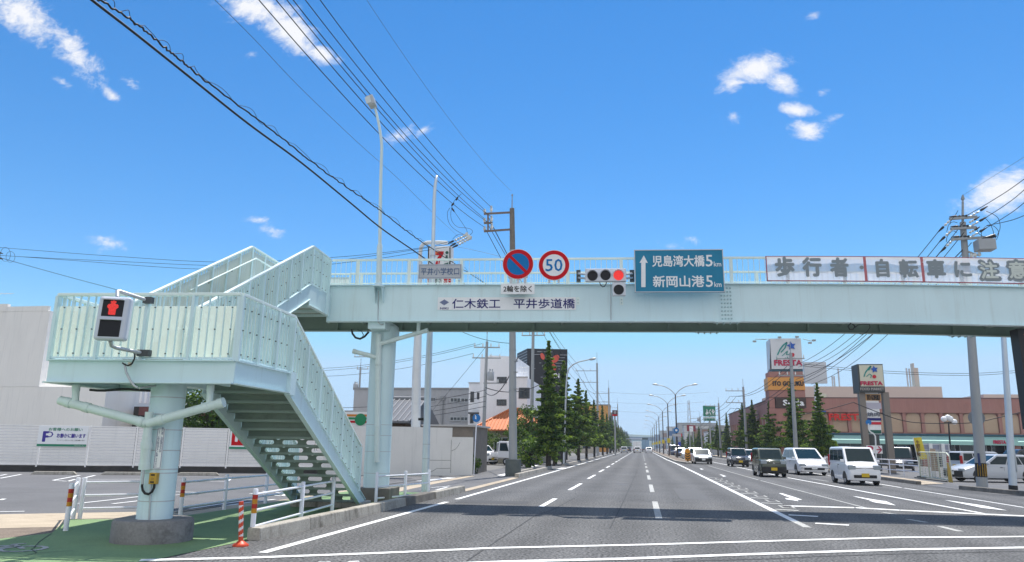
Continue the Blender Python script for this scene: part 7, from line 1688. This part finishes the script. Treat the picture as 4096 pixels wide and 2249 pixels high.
# roadside signboards
def signboard(nm, label, x0, y0, x1, y1, Y, m, foot, txt=()):
    a, c = atY(x0, y0, Y), atY(x1, y1, Y); s = thing(nm, label, 'signboard', ((a.x+c.x)/2, Y, 0))
    MB().box((a.x, Y, c.z), (c.x, Y+.5, a.z)).build('board', m, s)
    for t in foot: x = a.x+(c.x-a.x)*t; MB().box((x-.14, Y+.1, 0), (x+.14, Y+.38, c.z)).build('post', pole_con, s)
    for t in txt: t(s, Y-.02)
    return s
green_b = mat('green signboard', (.015, .21, .12), .5)
def g1(s, Y):
    YT('ふくや', 2822, 1638, 2858, 1658, Y, white_s, s, bold=.05)
    a, c = atY(2813, 1668, Y), atY(2863, 1684, Y); MB().box((a.x, Y-.03, c.z), (c.x, Y+.4, a.z)).build('lower_plate', mat('pale lower plate', (.55, .62, .60), .5), s); YT('店舗開発', 2816, 1674, 2860, 1684, Y-.04, green_b, s, bold=.04)
signboard('signboard', 'green signboard with white brush lettering above the right-hand trees', 2812, 1623, 2863, 1666, 148, green_b, (.5,), (g1,))
def g2(s, Y): a, c = atY(2757, 1705, Y), atY(2773, 1727, Y); MB().box((a.x, Y-.05, c.z), (c.x, Y-.001, a.z)).build('pale_panel', white_s, s)
mar = mat('maroon signboard', (.24, .015, .025), .5)
signboard('signboard', 'maroon signboard with a pale centre panel over the right-hand trees', 2747, 1700, 2783, 1726, 190, mar, (.3, .7), (g2,))
signboard('signboard', 'small red signboard beside the first median lamp', 2711, 1735, 2729, 1747, 210, red_s, (.5,)); signboard('signboard', 'small upright blue signboard beyond the median', 2713, 1768, 2724, 1785, 170, mat('royal blue board', (.03, .05, .38), .5), (.5,))
signboard('signboard', 'blue signboard with stepped outline far beyond the median', 2676, 1724, 2708, 1744, 330, mat('steel blue board', (.06, .14, .30), .5), (.2, .8))
def g3(s, Y): YT('8', 2455, 1644, 2465, 1655, Y, mat('pale grey mark', (.42, .40, .40), .5), s, bold=.05); a, c = atY(2449, 1658, Y), atY(2469, 1664, Y); MB().box((a.x, Y-.04, c.z), (c.x, Y-.001, a.z)).build('red_base', red_s, s)
signboard('signboard', 'dark maroon square signboard on a post over the left tree row', 2449, 1641, 2469, 1665, 135, mat('black maroon board', (.07, .02, .03), .5), (.5,), (g3,))
# gantry sign and far footbridge
s = thing('gantry_sign', 'dark overhead direction board hanging over the far road', 'road sign', (0, 330, 0)); a, c = atY(2568, 1751, 330), atY(2592, 1763, 330)
MB().box((a.x, 330, c.z), (c.x, 330.3, a.z)).build('board', mat('dark green board', (.03, .06, .06), .5), s); MB().tube([V((-7, 330.4, 0)), V((-7, 330.4, (a.z+c.z)/2)), V((c.x, 330.4, (a.z+c.z)/2))], .15, 8).build('pole', steel, s)
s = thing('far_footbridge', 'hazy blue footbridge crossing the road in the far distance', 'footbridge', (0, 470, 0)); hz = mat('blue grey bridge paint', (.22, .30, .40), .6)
MB().box((-16, 470, 5.2), (18, 472, 6.4)).build('girder', hz, s); MB().box((-16, 470.2, 6.4), (18, 470.3, 7.4)).build('railing', hz, s)
for x in (-9, 15): MB().box((x, 470.3, 0), (x+1, 471.5, 5.2)).build('pier', hz, s)
# buildings along the far street
random.seed(11)
def bld(label, x0, x1, Y, d, h, m, win=3, top=None, nm='building'):
    s = thing(nm, label, 'building', ((x0+x1)/2, Y, 0)); wbox('wall', (x0, Y, 0), (x1, Y+d, h), m, s); wbox('roof_edge', (x0-.15, Y-.15, h), (x1+.15, Y+d+.15, h+.3), mat('grey trim', (.28, .285, .29), .6), s)
    n = max(1, int((x1-x0)/3.2))
    for f in range(win):
        z = 1.6+f*3.0
        if z+.7 > h: break
        for k in range(n): x = x0+(x1-x0)*(k+.5)/n; b = MB(); b.box((x-.9, Y-.06, z-.6), (x+.9, Y-.002, z+.6)); b.build('window', glass, s)
    return s
cols = {n: mat(n+' far wall', c, .85, var=.06, vscale=.4) for n, c in dict(pale=(.55, .55, .54), aqua=(.42, .55, .55), orange=(.62, .30, .06), dark=(.09, .105, .11), beige=(.50, .44, .36), blue=(.18, .28, .42), grey=(.36, .37, .38), white=(.70, .71, .72), brown=(.25, .16, .12)).items()}
bld('pale aqua low shop behind the left roadside trees', -24, -12.5, 92, 9, 4.6, cols['aqua'], 1)
bld('orange shop front rising over the left tree row', -19, -8.7, 215, 8, 13.0, cols['orange'], 0)
bld('dark office block beyond the left tree row', -20, -9.5, 255, 10, 12.5, cols['dark'], 3)
bld('white low hall between the right-hand trees and the poles', 15.8, 24, 128, 10, 4.8, cols['white'], 1)
bld('low beige house left of the white hall', 17, 30, 150, 9, 5.2, cols['beige'], 1)
spec = [(-30, -14, 118, 5.5, 'grey'), (-28, -10.5, 172, 6.5, 'beige'), (-38, -22, 205, 7.5, 'white'), (-30, -10, 300, 9, 'grey'), (-24, -10, 345, 8, 'pale'), (-30, -10, 400, 11, 'beige'), (-28, -9, 455, 9, 'grey'), (-40, -10, 560, 12, 'blue'), (-40, -8, 680, 10, 'grey'),
        (16, 34, 172, 6, 'grey'), (17, 40, 200, 5.5, 'white'), (16, 36, 235, 7, 'brown'), (15, 38, 270, 9, 'pale'), (15, 30, 310, 11, 'grey'), (15, 34, 360, 10, 'blue'), (14, 36, 410, 12, 'pale'), (14, 36, 480, 10, 'brown'), (14, 40, 560, 13, 'grey'), (12, 44, 680, 12, 'blue'), (40, 66, 240, 8, 'beige'), (44, 70, 320, 10, 'grey'), (-54, -32, 130, 7, 'white'), (-60, -34, 180, 9, 'grey')]
desc = ['flat-roofed', 'plain', 'long', 'boxy', 'tall', 'broad', 'narrow', 'low']; where = lambda x, Y: ('left' if x < 0 else 'right')+(' near' if Y < 200 else ' middle' if Y < 340 else ' far')
for k, (x0, x1, Y, h, cn) in enumerate(spec): bld('%s %s building %d metres down the %s stretch of the street' % (desc[k % 8], cn, Y, where(x0, Y)), x0, x1, Y, 12, h, cols[cn], 2)
s = thing('lattice_mast', 'thin lattice mast far beyond the right-hand trees', 'mast', (40, 640, 0)); b = MB()
for dx, dy in ((-2, -2), (2, -2), (2, 2), (-2, 2)): b.tube([(40+dx, 640+dy, 0), (40+dx*.25, 640+dy*.25, 40)], .3, 5)
for k in range(9): z = k*4.4; q = 2*(1-.75*z/40); b.tube([(40-q, 640-q, z), (40+q, 640-q, z+4)], .15, 4); b.tube([(40+q, 640-q, z), (40-q, 640-q, z+4)], .15, 4)
b.build('mast', steel, s)
for k, (x, Y) in enumerate(((-10.5, 96), (-11, 112), (-11, 130), (17.2, 120), (18, 112))): plant('shrub', ('dark hedge bush %s' % ('between the third and fourth left trees', 'behind the fifth left tree', 'behind the sixth left tree', 'under the green signboard', 'beside the white hall')[k]), 'shrub', (x, Y, 0), round_mesh(30+k, 1, 1.2, .9, .8, 26, 20, .22), leafA)
# air
hz_ = MB().box((-900, -70, -1.0), (900, 1900, 60)); o = hz_.build('haze', None); o.data.materials.clear(); hm_ = bpy.data.materials.new('haze air'); hm_.use_nodes = True
nt = hm_.node_tree; nt.nodes.clear(); out = nt.nodes.new('ShaderNodeOutputMaterial'); vol = nt.nodes.new('ShaderNodeVolumePrincipled'); vol.inputs['Color'].default_value = (.80, .90, 1, 1); vol.inputs['Density'].default_value = .00032
vol.inputs['Anisotropy'].default_value = .2; nt.links.new(vol.outputs[0], out.inputs['Volume']); o.data.materials.append(hm_); o['kind'] = 'stuff'
